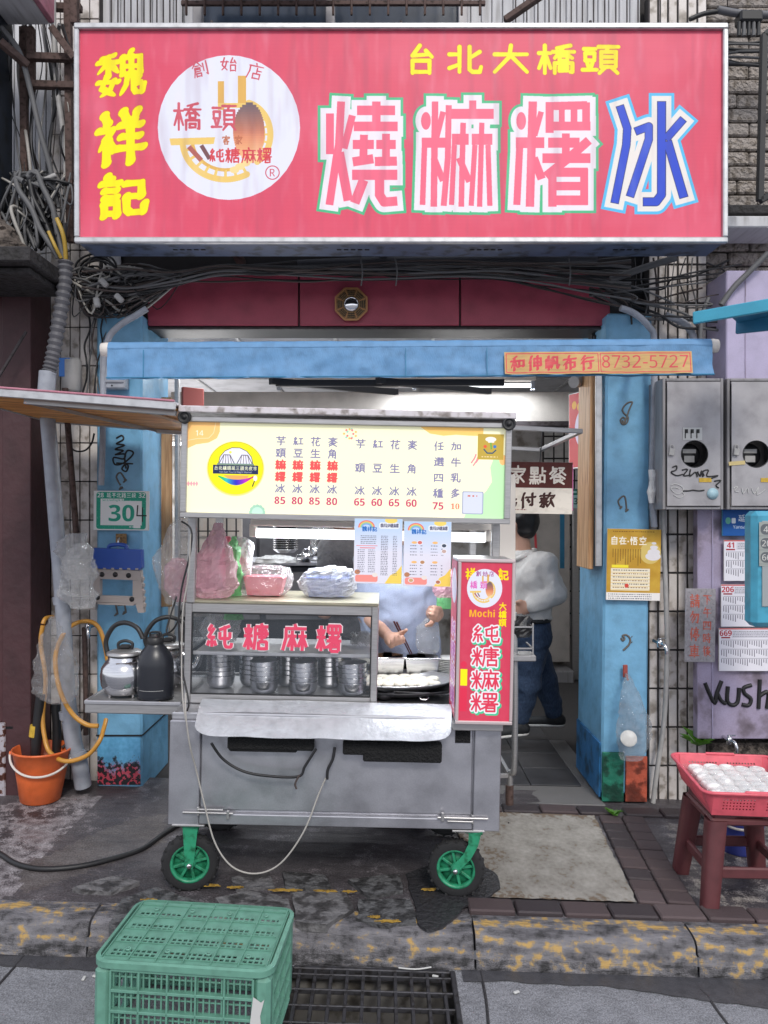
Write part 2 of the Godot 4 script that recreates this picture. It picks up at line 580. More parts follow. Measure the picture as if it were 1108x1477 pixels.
func strokes(ch: String) -> Array:
	var s: String = GLYPH[ch]
	var out := []
	if s.begins_with("="):
		for part in s.substr(1).split(";"):
			var w := part.split(" ")
			var o := Vector2(float(w[1]), float(w[2]))
			var k := Vector2(float(w[3]), float(w[4])) / 24.0
			for line in strokes(w[0]):
				var p := PackedVector2Array()
				for v in line:
					p.append(o + v * k)
				out.append(p)
	else:
		for line in s.split("|"):
			var w := line.split_floats(" ")
			var p := PackedVector2Array()
			for i in range(0, w.size(), 2):
				p.append(Vector2(w[i], w[i + 1]))
			out.append(p)
	return out


func rgb8(r: int, g: int, b: int) -> Color:
	return Color(r / 255.0, g / 255.0, b / 255.0)


class Canvas:
	var im: Image
	var s: float
	var wide: float
	var high: float

	func _init(w: float, h: float, scale: float, paper: Color) -> void:
		s = scale * 2.0
		wide = w
		high = h
		im = Image.create(int(round(w * s / 2.0)) * 2, int(round(h * s / 2.0)) * 2, false, Image.FORMAT_RGBA8)
		im.fill(paper)

	func poly(pts: PackedVector2Array, col: Color) -> void:
		var n := pts.size()
		var lo := 1e9
		var hi := -1e9
		for p in pts:
			lo = minf(lo, p.y * s)
			hi = maxf(hi, p.y * s)
		for y in range(maxi(0, int(lo)), mini(im.get_height(), int(hi) + 1)):
			var yy := (y + 0.5) / s
			var xs := PackedFloat32Array()
			for i in n:
				var a := pts[i]
				var b := pts[(i + 1) % n]
				if (a.y <= yy) != (b.y <= yy):
					xs.append(a.x + (b.x - a.x) * (yy - a.y) / (b.y - a.y))
			xs.sort()
			for i in range(0, xs.size() - 1, 2):
				var x0 := int(round(xs[i] * s))
				var x1 := int(round(xs[i + 1] * s))
				if x1 > x0:
					im.fill_rect(Rect2i(x0, y, x1 - x0, 1), col)

	func rect(x: float, y: float, w: float, h: float, col: Color) -> void:
		im.fill_rect(Rect2i(int(round(x * s)), int(round(y * s)), maxi(1, int(round(w * s))), maxi(1, int(round(h * s)))), col)

	func disc(c: Vector2, rx: float, ry: float, col: Color) -> void:
		var p := PackedVector2Array()
		for i in 40:
			p.append(c + Vector2(cos(TAU * i / 40) * rx, sin(TAU * i / 40) * ry))
		poly(p, col)

	func rounded(x: float, y: float, w: float, h: float, r: float, col: Color) -> void:
		rect(x + r, y, w - 2 * r, h, col)
		rect(x, y + r, w, h - 2 * r, col)
		for cx in [x + r, x + w - r]:
			for cy in [y + r, y + h - r]:
				disc(Vector2(cx, cy), r, r, col)

	# a stroke of width w; ends square (grown by half of extra) or round
	func line(p: PackedVector2Array, w: float, col: Color, round_ends := false, extra := 0.0, taper := 1.0) -> void:
		for i in p.size() - 1:
			var d := (p[i + 1] - p[i]).normalized()
			var a := p[i] - d * (extra if i == 0 else 0.0)
			var b := p[i + 1] + d * (extra if i == p.size() - 2 else 0.0)
			var n := d.orthogonal() * w / 2.0
			var t := taper if i == p.size() - 2 else 1.0
			poly(PackedVector2Array([a + n, b + n * t, b - n * t, a - n]), col)
			if i > 0 or round_ends:
				disc(p[i], w / 2.0, w / 2.0, col)
		if round_ends:
			disc(p[-1], w / 2.0 * taper, w / 2.0 * taper, col)

	# Latin words with a font, as filled triangles; x, y is the middle of the word, h the height of its capitals
	func latin(words: String, x: float, y: float, h: float, col: Color, bold := false, serif := false, stretch := 1.0) -> void:
		var t := TextMesh.new()
		var f := SystemFont.new()
		f.font_names = PackedStringArray(["Droid Serif" if serif else "Droid Sans"])
		f.font_weight = 700 if bold else 400
		t.font = f
		t.text = words
		t.font_size = 64
		t.pixel_size = 1.0
		t.depth = 0.0
		t.curve_step = 1.5
		var a := t.get_mesh_arrays()
		var v: PackedVector3Array = a[Mesh.ARRAY_VERTEX]
		var id: PackedInt32Array = a[Mesh.ARRAY_INDEX]
		var box := t.get_aabb()
		var k := h / 45.7
		var mid := box.get_center()
		for i in range(0, id.size(), 3):
			var p := PackedVector2Array()
			for j in 3:
				var q := v[id[i + j]] - mid
				p.append(Vector2(x + q.x * k * stretch, y - q.y * k))
			poly(p, col)

	# weather: a coarse noise laid over the print in one colour
	func weather(col: Color, share: float, freq: Vector2, seed_: int, cut := 0.5) -> void:
		var n := FastNoiseLite.new()
		n.seed = seed_
		n.frequency = 1.0
		n.fractal_octaves = 4
		var w := 256
		var h := 256
		var o := Image.create(w, h, false, Image.FORMAT_RGBA8)
		for y in h:
			for x in w:
				var v := n.get_noise_2d(x / 256.0 * freq.x, y / 256.0 * freq.y) * 0.5 + 0.5
				o.set_pixel(x, y, Color(col.r, col.g, col.b, clampf((v - cut) / (1.0 - cut), 0, 1) * share))
		o.resize(im.get_width(), im.get_height(), Image.INTERPOLATE_BILINEAR)
		im.blend_rect(o, Rect2i(Vector2i.ZERO, o.get_size()), Vector2i.ZERO)

	func texture() -> ImageTexture:
		im.resize(im.get_width() / 2, im.get_height() / 2, Image.INTERPOLATE_BILINEAR)
		return ImageTexture.create_from_image(im)


# one character in the box x, y, w, h; pen is the stroke's width
func glyph(c: Canvas, ch: String, x: float, y: float, w: float, h: float, pen: float, col: Color, round_ends := true, taper := 1.0, turn := 0.0) -> void:
	var mid := Vector2(x + w / 2, y + h / 2)
	for s in strokes(ch):
		var p := PackedVector2Array()
		for v in s:
			var q: Vector2 = Vector2(x, y) + v * Vector2(w, h) / 24.0
			p.append(mid + (q - mid).rotated(turn) if turn else q)
		c.line(p, pen, col, round_ends, 0.0, taper)


# the same with a slanted brush: strokes swell, rise to the right and end in points
func brush(c: Canvas, ch: String, x: float, y: float, w: float, h: float, pen: float, col: Color, more := 0.0) -> void:
	for s in strokes(ch):
		var total := 0.0
		for i in s.size() - 1:
			total += s[i].distance_to(s[i + 1])
		var run := 0.0
		for i in s.size() - 1:
			var l: float = s[i].distance_to(s[i + 1])
			var dir: Vector2 = (s[i + 1] - s[i]) / l
			var sharp: bool = absf(dir.x) > 0.3 and dir.y > 0.3 and i == s.size() - 2 and total > 6
			var n := maxi(2, int(l * w / 24.0 / (pen * 0.12)))
			for k in n + 1:
				var t := k / float(n)
				var q: Vector2 = s[i].lerp(s[i + 1], t)
				var g := (run + l * t) / total
				var size := 0.94 + 0.22 * pow(absf(g - 0.5) * 2.0, 3.0)
				if sharp:
					size *= 1.08 - 0.75 * pow(t, 3.0)
				if absf(dir.x) > 0.9:
					size *= 0.86
				var o := Vector2(x + q.x * w / 24.0, y + (q.y - (q.x - 12.0) * 0.09) * h / 24.0)
				var p := PackedVector2Array()
				for a in 12:
					p.append(o + Vector2(cos(TAU * a / 12) * (pen * 0.62 * size + more), sin(TAU * a / 12) * (pen * 0.36 * size + more)).rotated(-0.75))
				c.poly(p, col)
			run += l


func column(c: Canvas, word: String, x: float, y: float, w: float, h: float, step: float, pen: float, col: Color, taper := 1.0) -> void:
	for i in word.length():
		glyph(c, word[i], x, y + i * step, w, h, pen, col, true, taper)


func row(c: Canvas, word: String, x: float, y: float, w: float, h: float, step: float, pen: float, col: Color, taper := 1.0) -> void:
	for i in word.length():
		glyph(c, word[i], x + i * step, y, w, h, pen, col, true, taper)


# characters cut with an outline: each layer is [pen, colour], widest first
func outlined(c: Canvas, word: String, x: float, y: float, w: float, h: float, step: Vector2, layers: Array) -> void:
	for l in layers:
		for i in word.length():
			glyph(c, word[i], x + i * step.x, y + i * step.y, w, h, l[0], l[1])


# rows of small print: short dashes that stand for lines too small to read
func small_print(c: Canvas, x: float, y: float, w: float, rows_: int, step: float, thick: float, col: Color, seed_: int) -> void:
	var r := RandomNumberGenerator.new()
	r.seed = seed_
	for i in rows_:
		var u := x
		while u < x + w:
			var l := r.randf_range(thick * 0.7, thick * 2.4)
			c.rect(u, y + i * step, minf(l, x + w - u), thick, col)
			u += l + thick * r.randf_range(0.5, 1.3)


func print_material(t: Texture2D, rough := 0.5, glow := 0.0) -> StandardMaterial3D:
	var m := StandardMaterial3D.new()
	m.albedo_texture = t
	m.roughness = rough
	m.metallic_specular = 0.4
	m.texture_repeat = false
	if glow > 0:
		m.emission_enabled = true
		m.emission_texture = t
		m.emission = Color.BLACK
		m.emission_energy_multiplier = glow
	return m


# ------------------------------------------------------------------ textures and materials
func noise_image(seed_: int, freq: float, octaves: int, w: int, h: int, kind := FastNoiseLite.TYPE_SIMPLEX_SMOOTH) -> Image:
	var n := FastNoiseLite.new()
	n.seed = seed_
	n.noise_type = kind
	n.frequency = freq
	n.fractal_octaves = octaves
	return n.get_seamless_image(w, h, false, false, 0.12, true)


# colours along a noise: stops is [[value, colour], ...]; wide and high stretch the pattern
func ramp_texture(seed_: int, freq: float, octaves: int, size: Vector2i, stops: Array, stretch := Vector2i.ONE, speckle := 0.0, kind := FastNoiseLite.TYPE_SIMPLEX_SMOOTH) -> ImageTexture:
	var im := noise_image(seed_, freq, octaves, size.x / stretch.x, size.y / stretch.y, kind)
	im.resize(size.x, size.y, Image.INTERPOLATE_CUBIC)
	var fine := noise_image(seed_ + 77, 0.35, 2, size.x, size.y).get_data() if speckle > 0 else PackedByteArray()
	var lut := []
	for i in 256:
		var v := i / 255.0
		var c: Color = stops[0][1]
		for k in stops.size() - 1:
			if v >= stops[k][0]:
				c = stops[k][1].lerp(stops[k + 1][1], clampf((v - stops[k][0]) / maxf(stops[k + 1][0] - stops[k][0], 1e-4), 0, 1))
		lut.append(c)
	var data := im.get_data()
	var out := PackedByteArray()
	out.resize(data.size() * 3)
	for i in data.size():
		var c: Color = lut[data[i]]
		var k := 255.0
		if speckle > 0:
			k *= 1.0 + speckle * (fine[i] / 127.5 - 1.0)
		out[i * 3] = clampi(int(c.r * k), 0, 255)
		out[i * 3 + 1] = clampi(int(c.g * k), 0, 255)
		out[i * 3 + 2] = clampi(int(c.b * k), 0, 255)
	return ImageTexture.create_from_image(Image.create_from_data(size.x, size.y, false, Image.FORMAT_RGB8, out))


func grey(v: float) -> Color:
	return Color(v, v, v)


func make_textures() -> void:
	var s := Vector2i(512, 512)
	T.grain = ramp_texture(1, 0.12, 3, s, [[0.0, grey(0.78)], [0.5, grey(0.93)], [1.0, grey(1.0)]], Vector2i.ONE, 0.06)
	T.blotch = ramp_texture(2, 0.012, 5, s, [[0.0, grey(0.84)], [0.4, grey(0.94)], [0.6, grey(0.97)], [1.0, grey(1.0)]], Vector2i.ONE, 0.04)
	T.grime = ramp_texture(3, 0.014, 5, s, [[0.0, Color(0.5, 0.47, 0.44)], [0.3, Color(0.76, 0.74, 0.71)], [0.46, Color(0.93, 0.92, 0.91)], [1.0, grey(1.0)]], Vector2i.ONE, 0.05)
	T.streak = ramp_texture(4, 0.05, 4, s, [[0.0, Color(0.76, 0.75, 0.74)], [0.4, grey(0.93)], [0.6, grey(0.96)], [1.0, grey(1.0)]], Vector2i(1, 12), 0.03)
	T.brushed = ramp_texture(5, 0.12, 4, s, [[0.0, grey(0.88)], [0.5, grey(0.95)], [1.0, grey(1.0)]], Vector2i(16, 1), 0.02)
	T.wood = ramp_texture(6, 0.035, 5, s, [[0.0, Color(0.66, 0.48, 0.33)], [0.45, Color(0.82, 0.63, 0.45)], [0.6, Color(0.86, 0.68, 0.5)], [1.0, Color(0.94, 0.78, 0.6)]], Vector2i(1, 14), 0.03)
	T.plywood = ramp_texture(16, 0.03, 5, s, [[0.0, Color(0.55, 0.33, 0.16)], [0.45, Color(0.82, 0.56, 0.3)], [0.6, Color(0.92, 0.68, 0.4)], [1.0, Color(1.0, 0.8, 0.55)]], Vector2i(14, 1), 0.03)
	T.asphalt = ramp_texture(7, 0.02, 5, Vector2i(1024, 1024), [[0.0, grey(0.74)], [0.4, grey(0.84)], [0.6, grey(0.88)], [1.0, grey(0.95)]], Vector2i.ONE, 0.4)
	T.granite = ramp_texture(8, 0.3, 2, s, [[0.0, grey(0.3)], [0.42, grey(0.62)], [0.6, grey(0.8)], [1.0, grey(1.0)]], Vector2i.ONE, 0.2)
	T.rust = ramp_texture(9, 0.02, 6, s, [[0.0, Color(0.24, 0.12, 0.08)], [0.38, Color(0.42, 0.2, 0.12)], [0.5, Color(0.95, 0.95, 0.95)], [1.0, grey(1.0)]], Vector2i.ONE, 0.05)
	T.bump_fine = ramp_texture(10, 0.2, 3, s, [[0.0, grey(0.0)], [1.0, grey(1.0)]])
	T.bump_coarse = ramp_texture(11, 0.03, 5, s, [[0.0, grey(0.0)], [1.0, grey(1.0)]])
	T.bump_film = ramp_texture(12, 0.022, 4, s, [[0.0, grey(1.0)], [0.42, grey(0.1)], [0.5, grey(0.75)], [0.58, grey(0.1)], [1.0, grey(0.9)]])
	T.bump_weave = ramp_texture(13, 0.25, 2, s, [[0.0, grey(0.0)], [1.0, grey(1.0)]], Vector2i(1, 6))
	T.denim = ramp_texture(14, 0.09, 4, s, [[0.0, Color(0.5, 0.55, 0.65)], [0.5, Color(0.8, 0.84, 0.9)], [1.0, grey(1.0)]], Vector2i(1, 3), 0.12)
	T.rough_map = ramp_texture(15, 0.015, 5, s, [[0.0, grey(0.72)], [0.45, grey(0.84)], [0.55, grey(0.9)], [1.0, grey(1.0)]], Vector2i.ONE, 0.05)
	T.chips = ramp_texture(17, 0.03, 6, s, [[0.0, Color(0.16, 0.14, 0.14)], [0.36, Color(0.2, 0.17, 0.17)], [0.41, Color(0.95, 0.95, 0.95)], [1.0, grey(1.0)]], Vector2i.ONE, 0.05)
	T.moss = ramp_texture(18, 0.012, 6, s, [[0.0, Color(0.42, 0.42, 0.42)], [0.4, Color(0.58, 0.57, 0.57)], [0.55, Color(0.88, 0.88, 0.88)], [1.0, grey(1.0)]], Vector2i.ONE, 0.18)


# colour is linear (a real-world base colour)
func mat(called: String, r: float, g: float, b: float, rough := 0.7, metal := 0.0, tex: Texture2D = null, scale := 1.0, bump: Texture2D = null, bump_cm := 0.0) -> StandardMaterial3D:
	var m := StandardMaterial3D.new()
	m.resource_name = called
	m.albedo_color = Color(r, g, b).linear_to_srgb()
	m.roughness = rough
	m.metallic = metal
	if tex or bump:
		m.uv1_triplanar = true
		m.uv1_world_triplanar = true
		m.uv1_scale = v3(scale, scale, scale)
	if tex:
		m.albedo_texture = tex
	if bump:
		m.heightmap_enabled = true
		m.heightmap_texture = bump
		m.heightmap_scale = bump_cm
	M[called] = m
	return m


func clear_mat(called: String, r: float, g: float, b: float, alpha: float, rough: float, bump: Texture2D = null, bump_cm := 0.0, scale := 4.0) -> StandardMaterial3D:
	var m := mat(called, r, g, b, rough, 0.0, null, scale, bump, bump_cm)
	m.transparency = BaseMaterial3D.TRANSPARENCY_ALPHA
	m.albedo_color.a = alpha
	return m


func make_materials() -> void:
	# building
	mat("tile", 0.66, 0.62, 0.6, 0.35, 0, T.grime, 1.3)
	mat("tile_2", 0.6, 0.56, 0.54, 0.4, 0, T.grime, 1.7)
	mat("tile_3", 0.72, 0.68, 0.66, 0.32, 0, T.grime, 0.9)
	mat("tile_clean", 0.62, 0.6, 0.58, 0.3, 0, T.blotch, 1.5)
	mat("grout", 0.05, 0.045, 0.045, 0.9, 0, T.grain, 3, T.bump_fine, 0.2)
	mat("siding", 0.62, 0.62, 0.64, 0.6, 0, T.streak, 0.8)
	mat("split_stone", 0.38, 0.34, 0.31, 0.85, 0, T.grime, 2.2, T.bump_coarse, 1.6)
	mat("split_stone_2", 0.31, 0.28, 0.26, 0.85, 0, T.grime, 1.8, T.bump_coarse, 1.6)
	mat("mortar", 0.035, 0.032, 0.03, 0.95, 0, T.grain, 3)
	mat("blue_paint", 0.18, 0.42, 0.64, 0.42, 0, T.blotch, 1.1, T.bump_coarse, 0.15)
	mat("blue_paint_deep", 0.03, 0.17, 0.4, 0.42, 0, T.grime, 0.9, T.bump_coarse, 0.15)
	mat("green_paint", 0.02, 0.2, 0.13, 0.5, 0, T.moss, 1.4, T.bump_coarse, 0.3)
	mat("orange_paint", 0.55, 0.11, 0.06, 0.55, 0, T.moss, 1.3, T.bump_coarse, 0.3)
	mat("red_panel", 0.4, 0.06, 0.1, 0.45, 0, T.blotch, 0.8)
	mat("brown_metal", 0.075, 0.026, 0.03, 0.5, 0, T.blotch, 0.7, T.bump_coarse, 0.12)
	mat("brown_metal_worn", 0.06, 0.022, 0.026, 0.6, 0, T.blotch, 0.9, T.bump_coarse, 0.2)
	mat("black_metal", 0.012, 0.012, 0.014, 0.5, 0, T.grain, 3)
	mat("rust_metal", 0.11, 0.07, 0.062, 0.75, 0.2, T.grime, 4)
	mat("dark_steel", 0.06, 0.05, 0.055, 0.6, 0.3, T.grime, 2)
	mat("navy", 0.012, 0.02, 0.035, 0.6, 0, T.grime, 1)
	mat("sign_back", 0.11, 0.15, 0.25, 0.5, 0.1, T.grime, 1.2)
	mat("aluminium", 0.6, 0.6, 0.61, 0.42, 0.75, T.blotch, 2)
	mat("wood_strip", 0.8, 0.8, 0.8, 0.6, 0, T.wood, 2)
	mat("plywood", 1.0, 0.95, 0.88, 0.55, 0, T.plywood, 1.6)
	mat("wall_cream", 0.55, 0.5, 0.46, 0.6, 0, T.blotch, 0.6)
	mat("ceiling", 0.5, 0.5, 0.53, 0.7, 0, T.blotch, 0.7)
	mat("room_wall", 0.55, 0.53, 0.52, 0.6, 0, T.grime, 0.6)
	mat("room_floor", 0.055, 0.055, 0.06, 0.35, 0, T.blotch, 1.4)
	mat("room_floor_2", 0.045, 0.046, 0.052, 0.4, 0, T.blotch, 1.1)
	mat("granite", 0.3, 0.29, 0.29, 0.55, 0, T.granite, 5, T.bump_fine, 0.08)
	mat("purple", 0.38, 0.33, 0.47, 0.5, 0, T.grime, 0.55, T.bump_coarse, 0.15)
	mat("lilac", 0.46, 0.41, 0.58, 0.5, 0, T.blotch, 0.8)
	mat("box_grey", 0.4, 0.385, 0.4, 0.45, 0.1, T.blotch, 1.1)
	mat("box_grey_2", 0.3, 0.29, 0.3, 0.45, 0.1, T.streak, 0.9)
	mat("grey_plastic", 0.33, 0.35, 0.4, 0.45, 0, T.blotch, 2)
	mat("pale_plastic", 0.42, 0.41, 0.4, 0.5, 0, T.blotch, 2)
	mat("grey_conduit", 0.13, 0.13, 0.145, 0.5, 0, T.grain, 4)
	mat("cable_black", 0.014, 0.014, 0.016, 0.5, 0)
	mat("cable_grey", 0.13, 0.13, 0.135, 0.6, 0, T.grain, 5)
	mat("cable_brown", 0.075, 0.055, 0.05, 0.6, 0, T.grain, 5)
	mat("cable_white", 0.42, 0.4, 0.37, 0.55, 0, T.grain, 5)
	mat("cable_yellow", 0.55, 0.36, 0.06, 0.5, 0, T.grain, 5)
	mat("hose_orange", 0.62, 0.3, 0.05, 0.35, 0, T.grain, 6)
	mat("awning", 0.12, 0.28, 0.5, 0.62, 0, T.blotch, 2.2, T.bump_weave, 0.08)
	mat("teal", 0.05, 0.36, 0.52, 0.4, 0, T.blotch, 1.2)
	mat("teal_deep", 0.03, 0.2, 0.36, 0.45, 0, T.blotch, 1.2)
	mat("window_dark", 0.03, 0.045, 0.075, 0.15, 0, T.blotch, 1)
	# ground
	mat("road", 0.26, 0.265, 0.29, 0.85, 0, T.asphalt, 0.42, T.bump_fine, 0.5)
	mat("gutter", 0.08, 0.08, 0.09, 0.4, 0, T.asphalt, 1.1, T.bump_fine, 0.2)
	mat("kerb", 0.17, 0.165, 0.17, 0.8, 0, T.moss, 0.9, T.bump_fine, 0.3)
	mat("kerb_2", 0.14, 0.14, 0.15, 0.8, 0, T.moss, 1.2, T.bump_fine, 0.3)
	mat("paver", 0.14, 0.095, 0.1, 0.7, 0, T.granite, 3.5, T.bump_fine, 0.25)
	mat("paver_2", 0.085, 0.062, 0.07, 0.5, 0, T.granite, 4.1, T.bump_fine, 0.25)
	mat("paver_3", 0.19, 0.135, 0.14, 0.75, 0, T.granite, 3.1, T.bump_fine, 0.25)
	mat("broken_stone", 0.17, 0.165, 0.17, 0.65, 0, T.moss, 1.6, T.bump_coarse, 0.8)
	mat("broken_stone_2", 0.12, 0.12, 0.125, 0.6, 0, T.moss, 2.1, T.bump_coarse, 0.8)
	mat("yellow_paint", 0.42, 0.26, 0.04, 0.8, 0, T.grime, 3.0)
	mat("tar", 0.035, 0.034, 0.038, 0.45, 0, T.grain, 2, T.bump_coarse, 0.6)
	mat("iron", 0.07, 0.07, 0.08, 0.55, 0.6, T.grime, 3, T.bump_fine, 0.1)
	mat("pit", 0.16, 0.155, 0.15, 0.9, 0, T.grime, 1.5)
	mat("weed", 0.08, 0.2, 0.03, 0.6)
	mat("litter", 0.5, 0.5, 0.49, 0.8)
	# cart
	mat("steel", 0.6, 0.6, 0.625, 0.45, 0.85, T.brushed, 1.3).roughness_texture = T.rough_map
	mat("steel_dull", 0.52, 0.52, 0.56, 0.42, 0.82, T.blotch, 0.8, T.bump_coarse, 0.06).roughness_texture = T.rough_map
	mat("bowl_steel", 0.5, 0.51, 0.54, 0.24, 1.0, T.brushed, 2)
	mat("steel_frame", 0.5, 0.49, 0.49, 0.4, 0.8, T.brushed, 2.1)
	mat("steel_shiny", 0.72, 0.72, 0.74, 0.17, 1.0, T.brushed, 2.0)
	mat("apron", 0.6, 0.62, 0.66, 0.42, 0.35, T.blotch, 2.2, T.bump_coarse, 0.25)
	mat("brass_top", 0.5, 0.46, 0.34, 0.35, 0.7, T.blotch, 1.4)
	mat("soot_and_recess_black", 0.008, 0.008, 0.009, 0.9, 0, T.grain, 4, T.bump_coarse, 1.0)
	mat("wheel_green", 0.03, 0.3, 0.16, 0.4, 0, T.grime, 3, T.bump_coarse, 0.1)
	mat("tyre", 0.02, 0.02, 0.022, 0.8, 0, T.grain, 6, T.bump_fine, 0.15)
	mat("pan", 0.05, 0.05, 0.055, 0.4, 0.6, T.blotch, 2)
	mat("mochi", 0.82, 0.78, 0.68, 0.4, 0, T.blotch, 4)
	mat("plate", 0.78, 0.77, 0.74, 0.3)
	mat("black_rubber_and_hole", 0.018, 0.018, 0.02, 0.45)
	mat("bottle_black", 0.02, 0.022, 0.03, 0.34, 0, T.grain, 8)
	mat("pink_lid", 0.75, 0.16, 0.22, 0.4)
	mat("blue_lid", 0.12, 0.22, 0.62, 0.4)
	mat("sponge", 0.75, 0.62, 0.06, 0.9, 0, T.grain, 9)
	mat("food_orange", 0.55, 0.22, 0.04, 0.5, 0, T.blotch, 8)
	mat("food_dark", 0.06, 0.05, 0.05, 0.6, 0, T.blotch, 8)
	mat("lacquer", 0.09, 0.02, 0.02, 0.3)
	mat("fridge", 0.2, 0.2, 0.22, 0.35, 0.5, T.blotch, 0.8)
	mat("fridge_dark", 0.03, 0.035, 0.05, 0.3, 0.2, T.blotch, 0.8)
	clear_mat("glass", 0.5, 0.58, 0.64, 0.045, 0.02)
	clear_mat("film", 0.9, 0.91, 0.93, 0.22, 0.17, T.bump_film, 1.2, 5.0)
	clear_mat("film_thin", 0.92, 0.93, 0.96, 0.09, 0.13, T.bump_film, 1.0, 6.0)
	clear_mat("film_pink", 0.85, 0.42, 0.52, 0.42, 0.2, T.bump_film, 1.0, 5.0)
	clear_mat("film_green", 0.25, 0.8, 0.3, 0.75, 0.24, T.bump_film, 0.8, 6.0)
	clear_mat("film_white", 0.93, 0.93, 0.95, 0.5, 0.2, T.bump_film, 1.0, 6.0)
	mat("bag_white", 0.82, 0.83, 0.85, 0.45, 0, null, 6, T.bump_film, 0.8)
	# street things
	mat("crate_green", 0.13, 0.31, 0.235, 0.5, 0, T.blotch, 2.6)
	mat("bucket_orange", 0.75, 0.15, 0.04, 0.38, 0, T.blotch, 2)
	mat("bucket_blue", 0.05, 0.07, 0.35, 0.4, 0, T.blotch, 2)
	mat("handle_white", 0.62, 0.58, 0.54, 0.5)
	mat("stool_brown", 0.115, 0.032, 0.036, 0.42, 0, T.blotch, 1.8)
	mat("basket_pink", 0.72, 0.11, 0.15, 0.42, 0, T.blotch, 3)
	mat("step_blue", 0.02, 0.075, 0.36, 0.4)
	mat("step_taupe", 0.4, 0.35, 0.33, 0.5)
	mat("hook_red", 0.3, 0.06, 0.05, 0.5)
	mat("gold_frame", 0.3, 0.18, 0.07, 0.5, 0.2, T.grime, 8)
	mat("mirror", 0.8, 0.8, 0.82, 0.06, 1.0)
	mat("bus_teal", 0.07, 0.36, 0.52, 0.35, 0, T.blotch, 2)
	mat("bus_screen", 0.3, 0.33, 0.34, 0.3)
	mat("lilac_white", 0.68, 0.65, 0.69, 0.5, 0.1, T.grime, 2)
	mat("rose_edge", 0.5, 0.2, 0.26, 0.5, 0, T.blotch, 3)
	mat("red_cloth", 0.5, 0.05, 0.06, 0.7)
	mat("paint_flaking", 0.4, 0.38, 0.42, 0.7, 0, T.rust, 1.5)
	mat("charred", 0.03, 0.028, 0.03, 0.8, 0, T.grime, 2, T.bump_coarse, 0.6)
	mat("rubble", 0.16, 0.13, 0.11, 0.9, 0, T.moss, 2.5, T.bump_coarse, 1.2)
	mat("spray_black", 0.012, 0.012, 0.013, 0.5)
	mat("painted_brown", 0.12, 0.11, 0.1, 0.6)
	mat("label_yellow", 0.62, 0.4, 0.04, 0.6, 0, T.blotch, 6)
	mat("label_blue", 0.03, 0.16, 0.5, 0.5)
	mat("sticker_blue", 0.4, 0.6, 0.68, 0.4, 0, T.grain, 12)
	mat("hose_pale", 0.55, 0.44, 0.2, 0.7)
	mat("dough", 0.84, 0.83, 0.82, 0.6)
	var glow := mat("tube_glow", 0.9, 0.9, 0.9, 0.4)
	glow.emission_enabled = true
	glow.emission = Color(0.95, 0.98, 1.0)
	glow.emission_energy_multiplier = 1.6
	# people
	mat("skin", 0.52, 0.3, 0.22, 0.5)
	mat("hair", 0.012, 0.011, 0.012, 0.5)
	mat("shirt_white", 0.72, 0.7, 0.69, 0.8, 0, T.grain, 3)
	mat("shirt_blue", 0.38, 0.43, 0.58, 0.8, 0, T.grain, 3)
	mat("shirt_grey", 0.16, 0.155, 0.165, 0.8, 0, T.blotch, 3, T.bump_coarse, 0.3)
	mat("denim", 0.04, 0.07, 0.125, 0.85, 0, T.denim, 2.2, T.bump_coarse, 0.3)
	mat("shoe", 0.012, 0.014, 0.018, 0.7)
	mat("sole", 0.6, 0.6, 0.6, 0.7)
	mat("apron_dark", 0.03, 0.035, 0.05, 0.8)
	for k in ["film", "film_white", "film_thin", "film_pink", "film_green"]:
		M[k].cull_mode = BaseMaterial3D.CULL_DISABLED
	M["weed"].backlight_enabled = true
	M["weed"].backlight = Color(0.3, 0.5, 0.1)


# ------------------------------------------------------------------ the street
# where the line of sight through px, py meets the pavement (or the road, drop metres lower)
func on_ground(px: float, py: float, drop := 0.0) -> Vector3:
	var d := 3.0
	for i in 6:
		d = LENS * (EYE + drop - ground_y((px - 554.0) * d / LENS)) / (py - 738.5)
	return at(px, py, d)


func noise_bytes(seed_: int, freq: float, oct: int, w: int, h: int) -> PackedByteArray:
	var n := FastNoiseLite.new()
	n.seed = seed_
	n.frequency = freq
	n.fractal_octaves = oct
	return n.get_image(w, h).get_data()


func uv_sheet(x0: float, x1: float, z0: float, z1: float, nx: int, nz: int, lift: float, rough: float) -> ArrayMesh:
	var n := FastNoiseLite.new()
	n.seed = 5
	n.frequency = 2.5
	var st := SurfaceTool.new()
	st.begin(Mesh.PRIMITIVE_TRIANGLES)
	st.set_smooth_group(0)
	for i in nx:
		for j in nz:
			var p := []
			for k in [[0, 0], [1, 0], [1, 1], [0, 1]]:
				var u: float = (i + k[0]) / float(nx)
				var v: float = (j + k[1]) / float(nz)
				var x := lerpf(x0, x1, u)
				var z := lerpf(z0, z1, v)
				p.append([v3(x, ground_y(x) + lift + n.get_noise_2d(x, z) * rough, z), Vector2(u, v)])
			for k in [0, 2, 1, 0, 3, 2]:
				st.set_uv(p[k][1])
				st.add_vertex(p[k][0])
	st.generate_normals()
	return st.commit()


func in_poly(p: Vector2, poly: PackedVector2Array) -> bool:
	return Geometry2D.is_point_in_polygon(p, poly)


